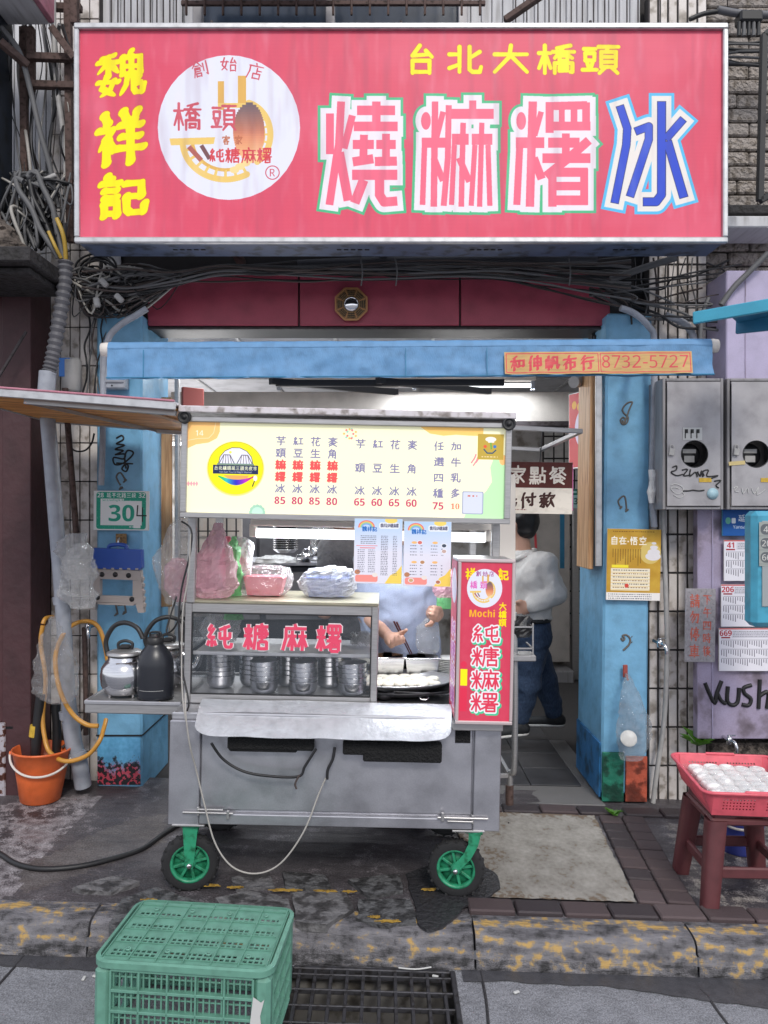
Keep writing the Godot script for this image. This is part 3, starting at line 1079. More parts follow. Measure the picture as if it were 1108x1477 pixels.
func pavement_texture(x0: float, x1: float, z0: float, z1: float) -> ImageTexture:
	var w := 1600
	var h := 420
	var a := noise_bytes(21, 0.012, 5, w, h)
	var b := noise_bytes(22, 0.05, 4, w, h)
	var c := noise_bytes(23, 0.4, 2, w, h)
	var e := noise_bytes(24, 0.006, 3, w, h)
	var areas := []
	for area in [[[-160, 1200], [10, 1160], [125, 1146], [150, 1150], [80, 1215], [20, 1290], [-160, 1330]], [[30, 1290], [30, 1250], [190, 1180], [238, 1175], [238, 1215], [120, 1260]], [[960, 1180], [1150, 1180], [1200, 1330], [1000, 1320]]]:
		var q := PackedVector2Array()
		for p in area:
			var g := on_ground(p[0], p[1])
			q.append(Vector2((g.x - x0) / (x1 - x0) * w, (g.z - z0) / (z1 - z0) * h))
		areas.append(q)
	var mask := Image.create(w, h, false, Image.FORMAT_L8)
	for k in 3:
		var cv := Canvas.new(w, h, 0.5, Color.BLACK)
		cv.im = mask
		cv.s = 1.0
		cv.poly(areas[k], grey((k + 1) * 0.25))
	mask.resize(w / 8, h / 8, Image.INTERPOLATE_NEAREST)
	mask.resize(w, h, Image.INTERPOLATE_NEAREST)
	var md := mask.get_data()
	var out := PackedByteArray()
	out.resize(w * h * 3)
	for i in w * h:
		var n := a[i] * 0.42 + b[i] * 0.33 + c[i] * 0.25
		var sp := (c[i] - 128) * 0.26
		var base := 76.0 + (n - 128) * 0.2 + (e[i] - 128) * 0.12
		var r := base + 2
		var g := base - 2
		var bl := base + 1
		var k := md[i]
		if k > 40 and k < 100 and n > 106:
			r = 122 + (b[i] - 128) * 0.3
			g = r - 5
			bl = r - 2
			sp *= 1.6
		elif k > 100 and k < 160:
			r = base + 14
			g = base + 9
			bl = base + 9
		elif k > 160 and n > 138:
			r = 120 + (b[i] - 128) * 0.3
			g = r - 6
			bl = r - 10
			sp *= 1.6
		elif n > 164:
			r += 26
			g += 25
			bl += 26
		out[i * 3] = clampi(int(r + sp), 8, 255)
		out[i * 3 + 1] = clampi(int(g + sp), 8, 255)
		out[i * 3 + 2] = clampi(int(bl + sp), 8, 255)
	return ImageTexture.create_from_image(Image.create_from_data(w, h, false, Image.FORMAT_RGB8, out))


func kerb_texture(seed_: int, much: float) -> ImageTexture:
	var w := 768
	var h := 192
	var wide := FastNoiseLite.new()
	wide.seed = seed_
	wide.frequency = 0.02
	wide.fractal_octaves = 5
	var wi := wide.get_image(w / 4, h)
	wi.resize(w, h, Image.INTERPOLATE_CUBIC)
	var a := wi.get_data()
	var b := noise_bytes(seed_ + 1, 0.022, 5, w, h)
	var c := noise_bytes(seed_ + 2, 0.4, 2, w, h)
	var out := PackedByteArray()
	out.resize(w * h * 3)
	for y in h:
		var v := y / float(h)
		for x in w:
			var i := y * w + x
			var n := a[i] * 0.5 + b[i] * 0.5
			var base := 100.0 + (a[i] - 128) * 0.2 + (c[i] - 128) * 0.22
			var col := v3(base, base - 2, base + 2)
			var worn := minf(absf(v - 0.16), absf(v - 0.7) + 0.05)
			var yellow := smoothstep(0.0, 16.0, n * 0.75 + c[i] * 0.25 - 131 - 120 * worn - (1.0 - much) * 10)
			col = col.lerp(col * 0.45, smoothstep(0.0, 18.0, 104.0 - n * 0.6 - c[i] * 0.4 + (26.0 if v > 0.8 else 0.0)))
			col = col.lerp(v3(180, 142, 72), yellow * 0.8)
			out[i * 3] = clampi(int(col.x), 0, 255)
			out[i * 3 + 1] = clampi(int(col.y), 0, 255)
			out[i * 3 + 2] = clampi(int(col.z), 0, 255)
	return ImageTexture.create_from_image(Image.create_from_data(w, h, false, Image.FORMAT_RGB8, out))


func concrete_texture() -> ImageTexture:
	var w := 640
	var a := noise_bytes(31, 0.008, 5, w, w)
	var b := noise_bytes(32, 0.04, 4, w, w)
	var c := noise_bytes(33, 0.4, 2, w, w)
	var out := PackedByteArray()
	out.resize(w * w * 3)
	for y in w:
		for x in w:
			var i := y * w + x
			var base := 130.0 + (a[i] - 128) * 0.12 + (b[i] - 128) * 0.08 + (c[i] - 128) * 0.2
			var col := v3(base + 2, base - 2, base - 8)
			var edge := minf(minf(x, w - x), minf(y, w - y)) / float(w)
			var n := a[i] * 0.35 + b[i] * 0.4 + c[i] * 0.25
			if n < 76 + 44.0 * clampf(1.0 - x / 220.0, 0, 1) + 70.0 * clampf(0.09 - edge, 0, 0.09) / 0.09:
				col = v3(104, 90, 76) + Vector3.ONE * (c[i] - 128) * 0.2
			out[i * 3] = clampi(int(col.x), 0, 255)
			out[i * 3 + 1] = clampi(int(col.y), 0, 255)
			out[i * 3 + 2] = clampi(int(col.z), 0, 255)
	return ImageTexture.create_from_image(Image.create_from_data(w, w, false, Image.FORMAT_RGB8, out))


# a kerb stone from x0 to x1: a rounded profile with its print wrapped over it
func kerb_stone(x0: float, x1: float, wob: float) -> ArrayMesh:
	var prof := [Vector2(-2.975, 0.0), Vector2(-2.93, 0.001), Vector2(-2.885, -0.002), Vector2(-2.858, -0.009), Vector2(-2.845, -0.024), Vector2(-2.842, -0.05), Vector2(-2.828, -0.052), Vector2(-2.824, -0.125)]
	var st := SurfaceTool.new()
	st.begin(Mesh.PRIMITIVE_TRIANGLES)
	st.set_smooth_group(0)
	var n := 14
	var arc := [0.0]
	for j in prof.size() - 1:
		arc.append(arc[j] + prof[j].distance_to(prof[j + 1]) / 0.262)
	var nz := FastNoiseLite.new()
	nz.seed = int(x0 * 100)
	nz.frequency = 6.0
	for i in n:
		for j in prof.size() - 1:
			var p := []
			for k in [[0, 0], [1, 0], [1, 1], [0, 1]]:
				var u: float = (i + k[0]) / float(n)
				var x := lerpf(x0, x1, u)
				var q: Vector2 = prof[j + k[1]]
				var bump := nz.get_noise_2d(x, q.x + q.y) * wob
				p.append([v3(x, ground_y(x) + q.y + bump + 0.004, q.x + bump), Vector2(u, arc[j + k[1]])])
			for k in [0, 2, 1, 0, 3, 2]:
				st.set_uv(p[k][1])
				st.add_vertex(p[k][0])
	st.set_smooth_group(-1)
	for e in [[x0, -1], [x1, 1]]:
		var x: float = e[0]
		for j in prof.size() - 2:
			var t := [v3(x, ground_y(x) - 0.14, prof[0].x), v3(x, ground_y(x) + prof[j].y + 0.004, prof[j].x), v3(x, ground_y(x) + prof[j + 1].y + 0.004, prof[j + 1].x)]
			if e[1] < 0:
				t.reverse()
			for v in t:
				st.set_uv(Vector2(0.02, 0.95))
				st.add_vertex(v)
	st.generate_normals()
	return st.commit()


func build_street() -> void:
	# road with an opening for the drain
	var hole := Rect2(-0.345, -2.81, 0.6, 0.62)
	var sh := shape()
	var xs := [-45.0, hole.position.x, hole.end.x, 45.0]
	var zs := [-2.9, hole.position.y, hole.end.y, 45.0]
	for i in 3:
		for j in 3:
			if i == 1 and j == 1:
				continue
			var y0 := ground_y(xs[i]) - 0.125
			var y1 := ground_y(xs[i + 1]) - 0.125
			sh.quad(v3(xs[i], y0, zs[j + 1]), v3(xs[i + 1], y1, zs[j + 1]), v3(xs[i + 1], y1, zs[j]), v3(xs[i], y0, zs[j]))
	setting("road", sh.done(), M.road)
	# wet strip along the kerb, with its own ragged outline
	var ns := FastNoiseLite.new()
	ns.frequency = 1.6
	ns.fractal_octaves = 5
	for part in [[-2.6, hole.position.x - 0.03], [hole.end.x + 0.03, 2.6]]:
		sh = shape()
		var x: float = part[0]
		while x < part[1] - 0.001:
			var x2: float = minf(x + 0.02, part[1])
			var e := []
			for q in [x, x2]:
				e.append(-2.75 + 0.05 * ns.get_noise_1d(q) + 0.08 * smoothstep(0.6, 1.4, q))
			sh.quad(v3(x, ground_y(x) - 0.121, e[0]), v3(x2, ground_y(x2) - 0.121, e[1]), v3(x2, ground_y(x2) - 0.121, -2.83), v3(x, ground_y(x) - 0.121, -2.83))
			x = x2
		setting("gutter", sh.done(), M.gutter)
	# joints between the road slabs
	for j in [[[692, 1396], [697, 1420], [702, 1450], [706, 1500]], [[1010, 1428], [1022, 1440], [1040, 1465], [1075, 1510]], [[60, 1352], [30, 1385], [-10, 1430]]]:
		var p := []
		for q in j:
			var g := on_ground(q[0], q[1], 0.125)
			p.append(g + v3(0, -0.001, 0))
		setting("road_joint", shape().tube(curve(p), 0.006, 6).done(), M.tar)
	# drain
	var drain := thing("drain_grate", "black iron drain grate in the road beside the green crate", "drain", v3(-0.045, -0.125, -2.5))
	sh = shape()
	var depth := 1.0
	sh.quad(v3(-0.3, -depth, 0.31), v3(0.3, -depth, 0.31), v3(0.3, -depth, -0.31), v3(-0.3, -depth, -0.31))
	sh.quad(v3(-0.3, -depth, -0.31), v3(0.3, -depth, -0.31), v3(0.3, 0, -0.31), v3(-0.3, 0, -0.31))
	sh.quad(v3(-0.3, -depth, 0.31), v3(-0.3, -depth, -0.31), v3(-0.3, 0.008, -0.31), v3(-0.3, 0.008, 0.31))
	sh.quad(v3(0.3, -depth, -0.31), v3(0.3, -depth, 0.31), v3(0.3, -0.01, 0.31), v3(0.3, -0.01, -0.31))
	sh.quad(v3(0.3, -depth, 0.31), v3(-0.3, -depth, 0.31), v3(-0.3, 0, 0.31), v3(0.3, 0, 0.31))
	put("pit", sh.done(), M.pit, drain)
	var tilt := Basis(v3(0, 0, 1), atan(SLOPE))
	sh = shape()
	for s in [-1, 1]:
		sh.box(tilt * v3(s * 0.295, 0, 0), v3(0.018, 0.022, 0.62), 0.003, tilt)
		sh.box(tilt * v3(0, 0, s * 0.305), v3(0.57, 0.022, 0.018), 0.003, tilt)
	put("frame", sh.done(), M.iron, drain)
	var long_bar := box_mesh(v3(0.012, 0.03, 0.59), 0.002)
	for i in 10:
		var b := put("bar", long_bar, M.iron, drain, tilt * v3(-0.26 + i * 0.0575, -0.004, 0))
		b.basis = tilt
	var cross_bar := box_mesh(v3(0.57, 0.018, 0.008), 0.002)
	for i in 7:
		var b := put("cross_bar", cross_bar, M.iron, drain, tilt * v3(0, 0.003, -0.262 + i * 0.087))
		b.basis = tilt
	for l in [[[575, 1396], [600, 1398], [622, 1395]]]:
		var p := []
		for q in l:
			p.append(on_ground(q[0], q[1], 0.1))
		tag(put("litter_strip", shape().tube(curve(p), 0.003, 5).done(), M.litter), "thin pale strip of litter lying across the iron drain grate", "litter", "litter on the drain grate")
	for q in [[121, 1411], [138, 1408], [745, 1431], [628, 1408]]:
		var g := on_ground(q[0], q[1], 0.12)
		tag(put("litter_scrap", shape().box(Vector3.ZERO, v3(0.022, 0.005, 0.01), 0.001, Basis(Vector3.UP, q[0])).done(), M.litter, null, g), "tiny white scrap of paper litter on the road", "litter", "paper scraps on the road")

	# pavement
	var px0 := -2.7
	var px1 := 2.7
	var pm := StandardMaterial3D.new()
	pm.albedo_texture = pavement_texture(px0, px1, -2.96, -4.36)
	pm.roughness = 0.6
	pm.roughness_texture = T.rough_map
	pm.metallic_specular = 0.45
	pm.heightmap_enabled = true
	pm.heightmap_texture = T.bump_coarse
	pm.heightmap_scale = 0.5
	var pavement := setting("pavement", uv_sheet(px0, px1, -2.96, -4.36, 90, 26, 0.0, 0.006), pm)
	# kerb
	var joints := [-2.6, -1.82, -1.09, -0.36, 0.335, 1.155, 1.95, 2.7]
	var kms := []
	for k in 2:
		var m := StandardMaterial3D.new()
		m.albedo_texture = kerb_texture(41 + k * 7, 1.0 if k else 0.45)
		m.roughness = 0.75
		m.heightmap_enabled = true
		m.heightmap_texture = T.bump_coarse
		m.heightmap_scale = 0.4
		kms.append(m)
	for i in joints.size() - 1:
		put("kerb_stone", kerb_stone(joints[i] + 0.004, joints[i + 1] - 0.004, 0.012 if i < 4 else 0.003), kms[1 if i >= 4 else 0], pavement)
	# pavers behind the kerb
	var pv := [M.paver, M.paver_2, M.paver_3]
	rng.seed = 4
	var lay := func(size: Vector3, where: Vector3, turn: float, m: Material) -> void:
		var b := put("paver", box_mesh(size, 0.006), m, pavement, v3(where.x, ground_y(where.x) + 0.004 + rng.randf_range(-0.003, 0.003), where.z))
		b.basis = Basis(v3(0, 0, 1), atan(SLOPE)) * Basis(Vector3.UP, turn) * Basis(Vector3.RIGHT, rng.randf_range(-0.012, 0.012))
	for i in 9:
		lay.call(v3(0.178, 0.03, 0.1), v3(0.42 + i * 0.186, 0, -3.03), 0.0, pv[[0, 1, 0, 1, 2, 0, 2, 0, 1][i]])
	for i in 9:
		for c in 2:
			var z := -3.14 - i * 0.1
			var x := 1.085 + c * 0.118 + i * 0.0098
			lay.call(v3(0.109, 0.03, 0.092), v3(x, 0, z), -0.1, pv[2 if (i + c) % 5 == 0 and i < 3 else (0 if rng.randf() > 0.4 else 1)])
	for i in 4:
		lay.call(v3(0.19, 0.03, 0.1), v3(0.52 + i * 0.2, 0, -4.06), 0.0, pv[i % 2])
	for i in 3:
		lay.call(v3(0.19, 0.03, 0.1), v3(1.36 + i * 0.2, 0, -4.06), 0.0, pv[1])
	# concrete slab beside the cart
	var cm := StandardMaterial3D.new()
	cm.albedo_texture = concrete_texture()
	cm.roughness = 0.85
	var st := SurfaceTool.new()
	st.begin(Mesh.PRIMITIVE_TRIANGLES)
	var cc := [Vector2(0.36, -3.99), Vector2(1.09, -3.99), Vector2(1.02, -3.1), Vector2(0.36, -3.1)]
	var cp := PackedVector2Array()
	for k in 4:
		for j in 24:
			cp.append(cc[k].lerp(cc[(k + 1) % 4], j / 24.0) + Vector2(rng.randf_range(-0.006, 0.003), rng.randf_range(-0.004, 0.004)))
	for k in Geometry2D.triangulate_polygon(cp):
		st.set_normal(v3(0, 1, 0))
		st.set_uv((cp[k] - Vector2(0.34, -4.0)) / Vector2(0.76, 0.92))
		st.add_vertex(v3(cp[k].x, ground_y(cp[k].x) + 0.013, cp[k].y))
	put("concrete_slab", st.commit(), cm, pavement)
	# broken stones set in the tar at the worn end of the kerb
	rng.seed = 9
	for s in [[[150, 1335], [172, 1297], [222, 1281], [292, 1302], [305, 1326], [268, 1349], [176, 1354]], [[308, 1300], [360, 1290], [420, 1302], [424, 1322], [330, 1334]], [[98, 1288], [160, 1268], [205, 1276], [160, 1294]], [[418, 1292], [500, 1288], [512, 1318], [470, 1342], [424, 1336]], [[516, 1302], [596, 1304], [602, 1336], [560, 1343], [512, 1330]], [[500, 1274], [578, 1266], [584, 1290], [530, 1299]], [[405, 1262], [470, 1268], [482, 1284], [410, 1287]], [[330, 1270], [390, 1262], [398, 1284], [340, 1289]]]:
		var o := PackedVector2Array()
		var mid := Vector2.ZERO
		for i in s.size():
			var a: Array = s[i]
			var b: Array = s[(i + 1) % s.size()]
			for k in 3:
				var g := on_ground(lerpf(a[0], b[0], k / 3.0), lerpf(a[1], b[1], k / 3.0))
				o.append(Vector2(g.x, -g.z) + Vector2(rng.randf_range(-0.007, 0.007), rng.randf_range(-0.007, 0.007)))
				mid += o[-1]
		mid /= o.size()
		for i in o.size():
			o[i] = mid + (o[i] - mid) * 0.93 - mid
		var lower := 0.0 if mid.y > 2.93 else -0.012
		var b := put("broken_stone", shape().prism(o, -0.02, 0.012).done(), [M.broken_stone, M.broken_stone_2][rng.randi() % 2], pavement, v3(mid.x, ground_y(mid.x) + 0.006 + lower, -mid.y))
		b.basis = Basis(Vector3.RIGHT, -PI / 2) * Basis(Vector3.UP, atan(SLOPE) * -1.0) * Basis(Vector3.RIGHT, rng.randf_range(0.0, 0.035))
	# flecks of the yellow line on the stones
	for q in [[300, 1284, 50], [340, 1287, 30], [410, 1291, 60], [470, 1292, 40], [505, 1293, 26], [215, 1305, 26], [240, 1310, 24], [560, 1336, 40], [540, 1330, 20], [620, 1290, 30]]:
		var o := PackedVector2Array()
		for k in 30:
			var r := rng.randf_range(0.25, 1.0)
			o.append(Vector2(cos(TAU * k / 30) * r * q[2] * 0.0014, sin(TAU * k / 30) * r * 0.013))
		var g := on_ground(q[0], q[1])
		var b := put("yellow_mark", shape().prism(o, 0.0, 0.003).done(), M.yellow_paint, pavement, g + v3(0, 0.0185, 0))
		b.basis = Basis(Vector3.RIGHT, -PI / 2)
	# tar running over the kerb by the wheel
	var tar_pts := PackedVector2Array()
	var tar_line := []
	for q in [[585, 1262], [640, 1250], [700, 1258], [722, 1280], [706, 1300], [672, 1312], [656, 1330], [628, 1345], [606, 1338], [598, 1310], [585, 1262]]:
		tar_line.append(on_ground(q[0], q[1]))
	for g in curve(tar_line, 6).slice(0, -1):
		tar_pts.append(Vector2(g.x + rng.randf_range(-0.004, 0.004), -g.z + rng.randf_range(-0.004, 0.004)))
	var tb := put("tar_patch", shape().prism(tar_pts, 0.0, 0.009).done(), M.tar, pavement, v3(0, 0.0, 0))
	tb.basis = Basis(Vector3.RIGHT, -PI / 2) * Basis(Vector3.UP, 0.0)
	tb.position = v3(0, ground_y(0.2) + 0.004, 0)
	tb.rotation.z = 0.0
	# weeds by the shop's pillar and the purple wall
	for q in [[885, 1176, 4.0, 0.035, "small green weed sprouting between the dark pavers by the pillar"], [1008, 1076, 4.16, 0.08, "green leafy weed growing at the foot of the purple wall"]]:
		var w := thing("weed", q[4], "weed", at(q[0], q[1], q[2]))
		rng.seed = int(q[0])
		for k in 16:
			var a := rng.randf() * TAU
			var l: float = q[3] * rng.randf_range(0.6, 1.5)
			var tip := v3(cos(a) * l, l * rng.randf_range(0.3, 1.0), sin(a) * l)
			var side := v3(-sin(a), 0, cos(a)) * l * 0.2
			var leaf := shape().soft()
			leaf.quad(Vector3.ZERO, tip * 0.5 - side + v3(0, l * 0.2, 0), tip, tip * 0.5 + side + v3(0, l * 0.2, 0))
			put("leaf", leaf.done(), M.weed, w)


# ------------------------------------------------------------------ the shop's building
func tile_wall(parent: Node3D, x0: float, cols: int, y0: float, rows_: int, d: float, tw: float, th: float, gap: float, kinds: Array, seed_: int) -> void:
	rng.seed = seed_
	var w := cols * tw
	var h := rows_ * th
	var wall := put("tile_wall", box_mesh(v3(w, h, 0.06), 0.0), M.grout, parent, v3(x0 + w / 2, y0 + h / 2, -d - 0.03))
	var mesh := box_mesh(v3(tw - gap, th - gap, 0.012), 0.002)
	for i in cols:
		for j in rows_:
			var t := put("tile", mesh, kinds[rng.randi() % kinds.size()], wall, v3(-w / 2 + (i + 0.5) * tw, -h / 2 + (j + 0.5) * th, 0.032 + rng.randf_range(0, 0.002)))
			t.rotation = v3(rng.randf_range(-0.006, 0.006), rng.randf_range(-0.01, 0.01), 0)


func worn_base_texture(kind: int) -> ImageTexture:
	# blue paint scuffed through to pink and black along the foot
	var w := 256
	var h := 256
	var a := noise_bytes(61 + kind, 0.009, 5, w, h)
	var b := noise_bytes(71 + kind, 0.03, 5, w, h)
	var e := noise_bytes(91 + kind, 0.3, 2, w, h)
	var out := PackedByteArray()
	out.resize(w * h * 3)
	for y in h:
		for x in w:
			var i := y * w + x
			var v := y / float(h)
			var n := (a[i] * 0.4 + b[i] * 0.3 + e[i] * 0.3) / 255.0
			var c := v3(96, 166, 210)
			if n + v * 0.95 > 1.02:
				c = v3(28, 26, 32) if b[i] + a[i] * 0.4 > 190 - v * 30 else v3(196, 74, 92)
			c += Vector3.ONE * ((b[i] - 128) * 0.1)
			out[i * 3] = clampi(int(c.x), 0, 255)
			out[i * 3 + 1] = clampi(int(c.y), 0, 255)
			out[i * 3 + 2] = clampi(int(c.z), 0, 255)
	return ImageTexture.create_from_image(Image.create_from_data(w, h, false, Image.FORMAT_RGB8, out))


func build_shop() -> void:
	var kinds := [M.tile, M.tile_2, M.tile_3]
	var shop := thing("shop_building", "tiled shop building with blue pillars behind the food cart", "building")
	tile_wall(shop, -1.86, 5, 0.0, 21, 4.3, 0.0545, 0.215, 0.006, kinds, 11)
	tile_wall(shop, 1.475, 6, -0.08, 21, 4.3, 0.0545, 0.215, 0.011, kinds, 12)
	# upper wall: upright boards and a barred window
	put("upper_wall", box_mesh(v3(5.4, 2.6, 0.1), 0.0), M.grout, shop, v3(0.0, 3.95, -4.45))
	for s in [-1, 1]:
		put("upper_wall", box_mesh(v3(0.9, 2.7, 0.1), 0.0), M.grout, shop, v3(s * 1.98 - 0.06, 1.3, -4.5))
	var plank := box_mesh(v3(0.056, 2.0, 0.02), 0.004)
	for i in 68:
		var x := -2.3 + i * 0.06
		if x > -1.0 and x < 0.42 or x > 1.45:
			continue
		put("wall_board", plank, M.siding, shop, v3(x, 4.12 if x > -1.5 else 3.9, -4.36))  # boards end high; the bare dark wall below stands in for shade under the sign
	var win := put("window", shape().box(v3(0, 0, 0), v3(1.5, 0.06, 0.08), 0.004).box(v3(0, 1.1, 0), v3(1.5, 0.06, 0.08), 0.004).box(v3(-0.74, 0.55, 0), v3(0.05, 1.04, 0.08), 0.004).box(v3(0.0, 0.55, 0), v3(0.05, 1.04, 0.06), 0.004).box(v3(0.74, 0.55, 0), v3(0.05, 1.04, 0.08), 0.004).done(), M.box_grey, shop, v3(-0.3, 4.0, -4.32))
	for s in [-1, 1]:
		put("pane", box_mesh(v3(0.7, 1.05, 0.01), 0.0), M.window_dark, win, v3(s * 0.37, 0.55, -0.02))
	var grille := put("window_grille", shape().box(v3(0, 0.02, 0), v3(1.62, 0.025, 0.02), 0.003).box(v3(0, 0.75, 0), v3(1.62, 0.02, 0.02), 0.003).done(), M.rust_metal, shop, v3(-0.27, 4.24, -4.1))
	var rod := shape().tube(PackedVector3Array([v3(0, -0.05, 0), v3(0, 0.8, 0)]), 0.007, 6).done()
	for i in 17:
		put("grille_bar", rod, M.rust_metal, grille, v3(-0.78 + i * 0.0975, 0, 0.012))
	var rod2 := shape().tube(PackedVector3Array([v3(0, -0.1, 0), v3(0, 0.8, 0)]), 0.004, 6).done()
	for i in 12:
		put("grille_bar", rod2, M.dark_steel, grille, v3(-1.2 + i * 0.035, 0, -0.05))
	for i in 14:
		put("grille_bar", rod2, M.dark_steel, grille, v3(0.98 + i * 0.06, 0, -0.05))
	put("awning_bracket", shape().box(v3(-0.62, 4.44, -3.95), v3(0.75, 0.14, 0.3), 0.01).bar(v3(-0.25, 4.5, -3.8), v3(-0.28, 4.2, -3.9), 0.04, 0.04).bar(v3(-1.0, 4.5, -3.8), v3(-1.12, 4.25, -3.9), 0.03, 0.03).done(), M.black_metal, shop)
	put("stay", shape().bar(at(800, -20, 3.9), at(728, 30, 3.95), 0.04, 0.03, 0.003).done(), M.rust_metal, shop)
	# pillars
	for s in [-1, 1]:
		var x := -1.452 if s < 0 else 1.327
		var p := put("pillar", shape().box(v3(0, 1.32, -0.26), v3(0.25, 2.64, 0.52), 0.012).done(), M.blue_paint, shop, v3(x, 0.0, -4.22))
		if s > 0:
			p.rotation.z = -0.012
			p.position.x -= 0.012
		# seams in the plating, then the painted foot
		var m := StandardMaterial3D.new()
		m.albedo_texture = worn_base_texture(0 if s < 0 else 5)
		m.roughness = 0.5
		m.uv1_offset = v3(0, 0, 0)
		if s < 0:
			put("worn_plate", print_face(0.236, 0.26), m, p, v3(0, 0.185, 0.004))
			put("seam", box_mesh(v3(0.252, 0.008, 0.01), 0.001), M.black_metal, p, v3(0, 0.325, 0.001))
			put("seam", box_mesh(v3(0.008, 0.008, 0.5), 0.001), M.black_metal, p, v3(0.125, 0.325, -0.26))
		else:
			put("foot_panel", box_mesh(v3(0.118, 0.27, 0.014), 0.003), M.green_paint, p, v3(-0.064, 0.1, 0.007))
			put("foot_panel", box_mesh(v3(0.118, 0.25, 0.014), 0.003), M.orange_paint, p, v3(0.064, 0.09, 0.007))
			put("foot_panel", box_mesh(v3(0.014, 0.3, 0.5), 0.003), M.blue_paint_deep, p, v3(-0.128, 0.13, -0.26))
	# red lintel in three panels
	var lint := put("lintel", box_mesh(v3(2.75, 0.3, 0.25), 0.0), M.black_metal, shop, v3(-0.06, 2.735, -4.46))
	for q in [[213, 431], [432, 663], [664, 880]]:
		var a := at(q[0], 470, 4.32)
		var b := at(q[1], 395, 4.32)
		put("panel", box_mesh(v3(b.x - a.x - 0.006, b.y - a.y, 0.02), 0.004), M.red_panel, lint, (a + b) / 2 - lint.position)
	put("trim", box_mesh(v3(2.6, 0.012, 0.03), 0.003), M.dark_steel, shop, v3(-0.05, 2.584, -4.34))
	# boards and metal strips beside the opening
	put("jamb", box_mesh(v3(0.1, 1.25, 0.03), 0.004), M.wood_strip, shop, at(236, 700, 4.6) + v3(0, -0.1, 0))
	put("jamb", box_mesh(v3(0.025, 1.9, 0.04), 0.004), M.steel_frame, shop, at(256, 760, 4.62))
	var j2 := put("jamb", box_mesh(v3(0.03, 1.12, 0.26), 0.004), M.wood_strip, shop, v3(1.16, 1.79, -4.42))
	j2.rotation.z = -0.012
	put("jamb", box_mesh(v3(0.035, 1.1, 0.02), 0.003), M.aluminium, shop, v3(1.185, 1.8, -4.25))

	# the room
	setting("room_ceiling", box_mesh(v3(4.6, 0.08, 3.2), 0.0), M.ceiling).position = v3(0.1, 2.66, -6.17)
	for i in 6:
		setting("ceiling_strip", box_mesh(v3(0.02, 0.012, 2.6), 0.002), M.aluminium).position = v3(-1.5 + i * 0.6, 2.613, -5.9)
	for i in 3:
		setting("ceiling_strip", box_mesh(v3(4.0, 0.012, 0.02), 0.002), M.aluminium).position = v3(0, 2.607, -4.9 - i * 0.6)
	setting("soffit", box_mesh(v3(3.4, 0.24, 0.06), 0.004), M.wall_cream).position = at(560, 588, 6.05)
	setting("soffit_base", box_mesh(v3(3.4, 0.04, 0.1), 0.004), M.dark_steel).position = at(560, 612, 6.05)
	setting("wall_back", box_mesh(v3(4.6, 2.7, 0.1), 0.0), M.room_wall).position = v3(0.1, 1.3, -7.6)
	for s in [-1, 1]:
		setting("wall_side", box_mesh(v3(0.1, 2.7, 3.4), 0.0), M.room_wall).position = v3(0.1 + s * 2.25, 1.3, -5.95)
	for s in [-1, 1]:
		setting("wall_front", box_mesh(v3(0.75, 2.7, 0.12), 0.0), M.room_wall).position = v3(0.1 + s * 1.9, 1.3, -4.72)
	var back := thing("back_wall_tiles", "white tiled wall with dark joints at the end of the aisle", "wall", v3(0, 0, 0))
	tile_wall(back, 1.55, 8, 0.35, 10, 7.48, 0.1, 0.215, 0.016, [M.tile_clean], 14)
	var dr := thing("back_door", "cream door panel with grey step at the end of the aisle", "door", at(775, 850, 7.45))
	put("door_leaf", box_mesh(v3(0.62, 1.5, 0.05), 0.004), M.wall_cream, dr, v3(0, 0.05, 0))
	put("step", box_mesh(v3(0.62, 0.22, 0.3), 0.01), M.box_grey_2, dr, v3(0, -0.86, 0.05))
	put("frame", box_mesh(v3(0.06, 1.9, 0.08), 0.004), M.steel_frame, dr, v3(0.36, 0.0, 0.02))
	# floor: granite sill, then dark tiles
	var fl := setting("room_floor", box_mesh(v3(4.6, 0.1, 3.2), 0.0), M.grout)
	fl.position = v3(0.1, -0.075, -5.9)
	fl.rotation.z = atan(SLOPE) * 0.6
	put("sill", box_mesh(v3(2.5, 0.06, 0.28), 0.006), M.granite, fl, v3(-0.15, 0.032, 1.6))
	put("sill", box_mesh(v3(0.12, 0.06, 0.9), 0.006), M.granite, fl, v3(1.1, 0.032, 1.0))
	var slab := box_mesh(v3(0.296, 0.02, 0.296), 0.003)
	for i in 8:
		for j in 9:
			put("floor_tile", slab, [M.room_floor, M.room_floor_2][(i * 5 + j * 3) % 2], fl, v3(-1.2 + i * 0.3, 0.05, 1.29 - j * 0.3))
	# fluorescent tubes under the ceiling; the last two added unseen to brighten the room
	for q in [[500, 556, 5.75, 1.05, "white fluorescent tube fitting hanging under the shop ceiling, the unlit one"], [668, 556, 5.85, 1.1, "lit white fluorescent tube under the shop ceiling nearer the aisle"], [430, 530, 5.0, 1.2, "added unseen fluorescent tube brightening the front of the shop from its ceiling"], [300, 640, 6.9, 1.2, "added unseen fluorescent tube brightening the back of the shop"]]:
		var c := at(q[0], q[1], q[2])
		var lamp := thing("tube_light", q[4], "lamp", c, "fluorescent tubes under the shop ceiling")
		put("housing", box_mesh(v3(q[3], 0.035, 0.1), 0.006), M.wall_cream, lamp, v3(0, 0.05, 0))
		put("cap", shape().box(v3(-q[3] / 2 + 0.02, 0, 0), v3(0.03, 0.07, 0.04), 0.004).box(v3(q[3] / 2 - 0.02, 0, 0), v3(0.03, 0.07, 0.04), 0.004).done(), M.grey_plastic, lamp)
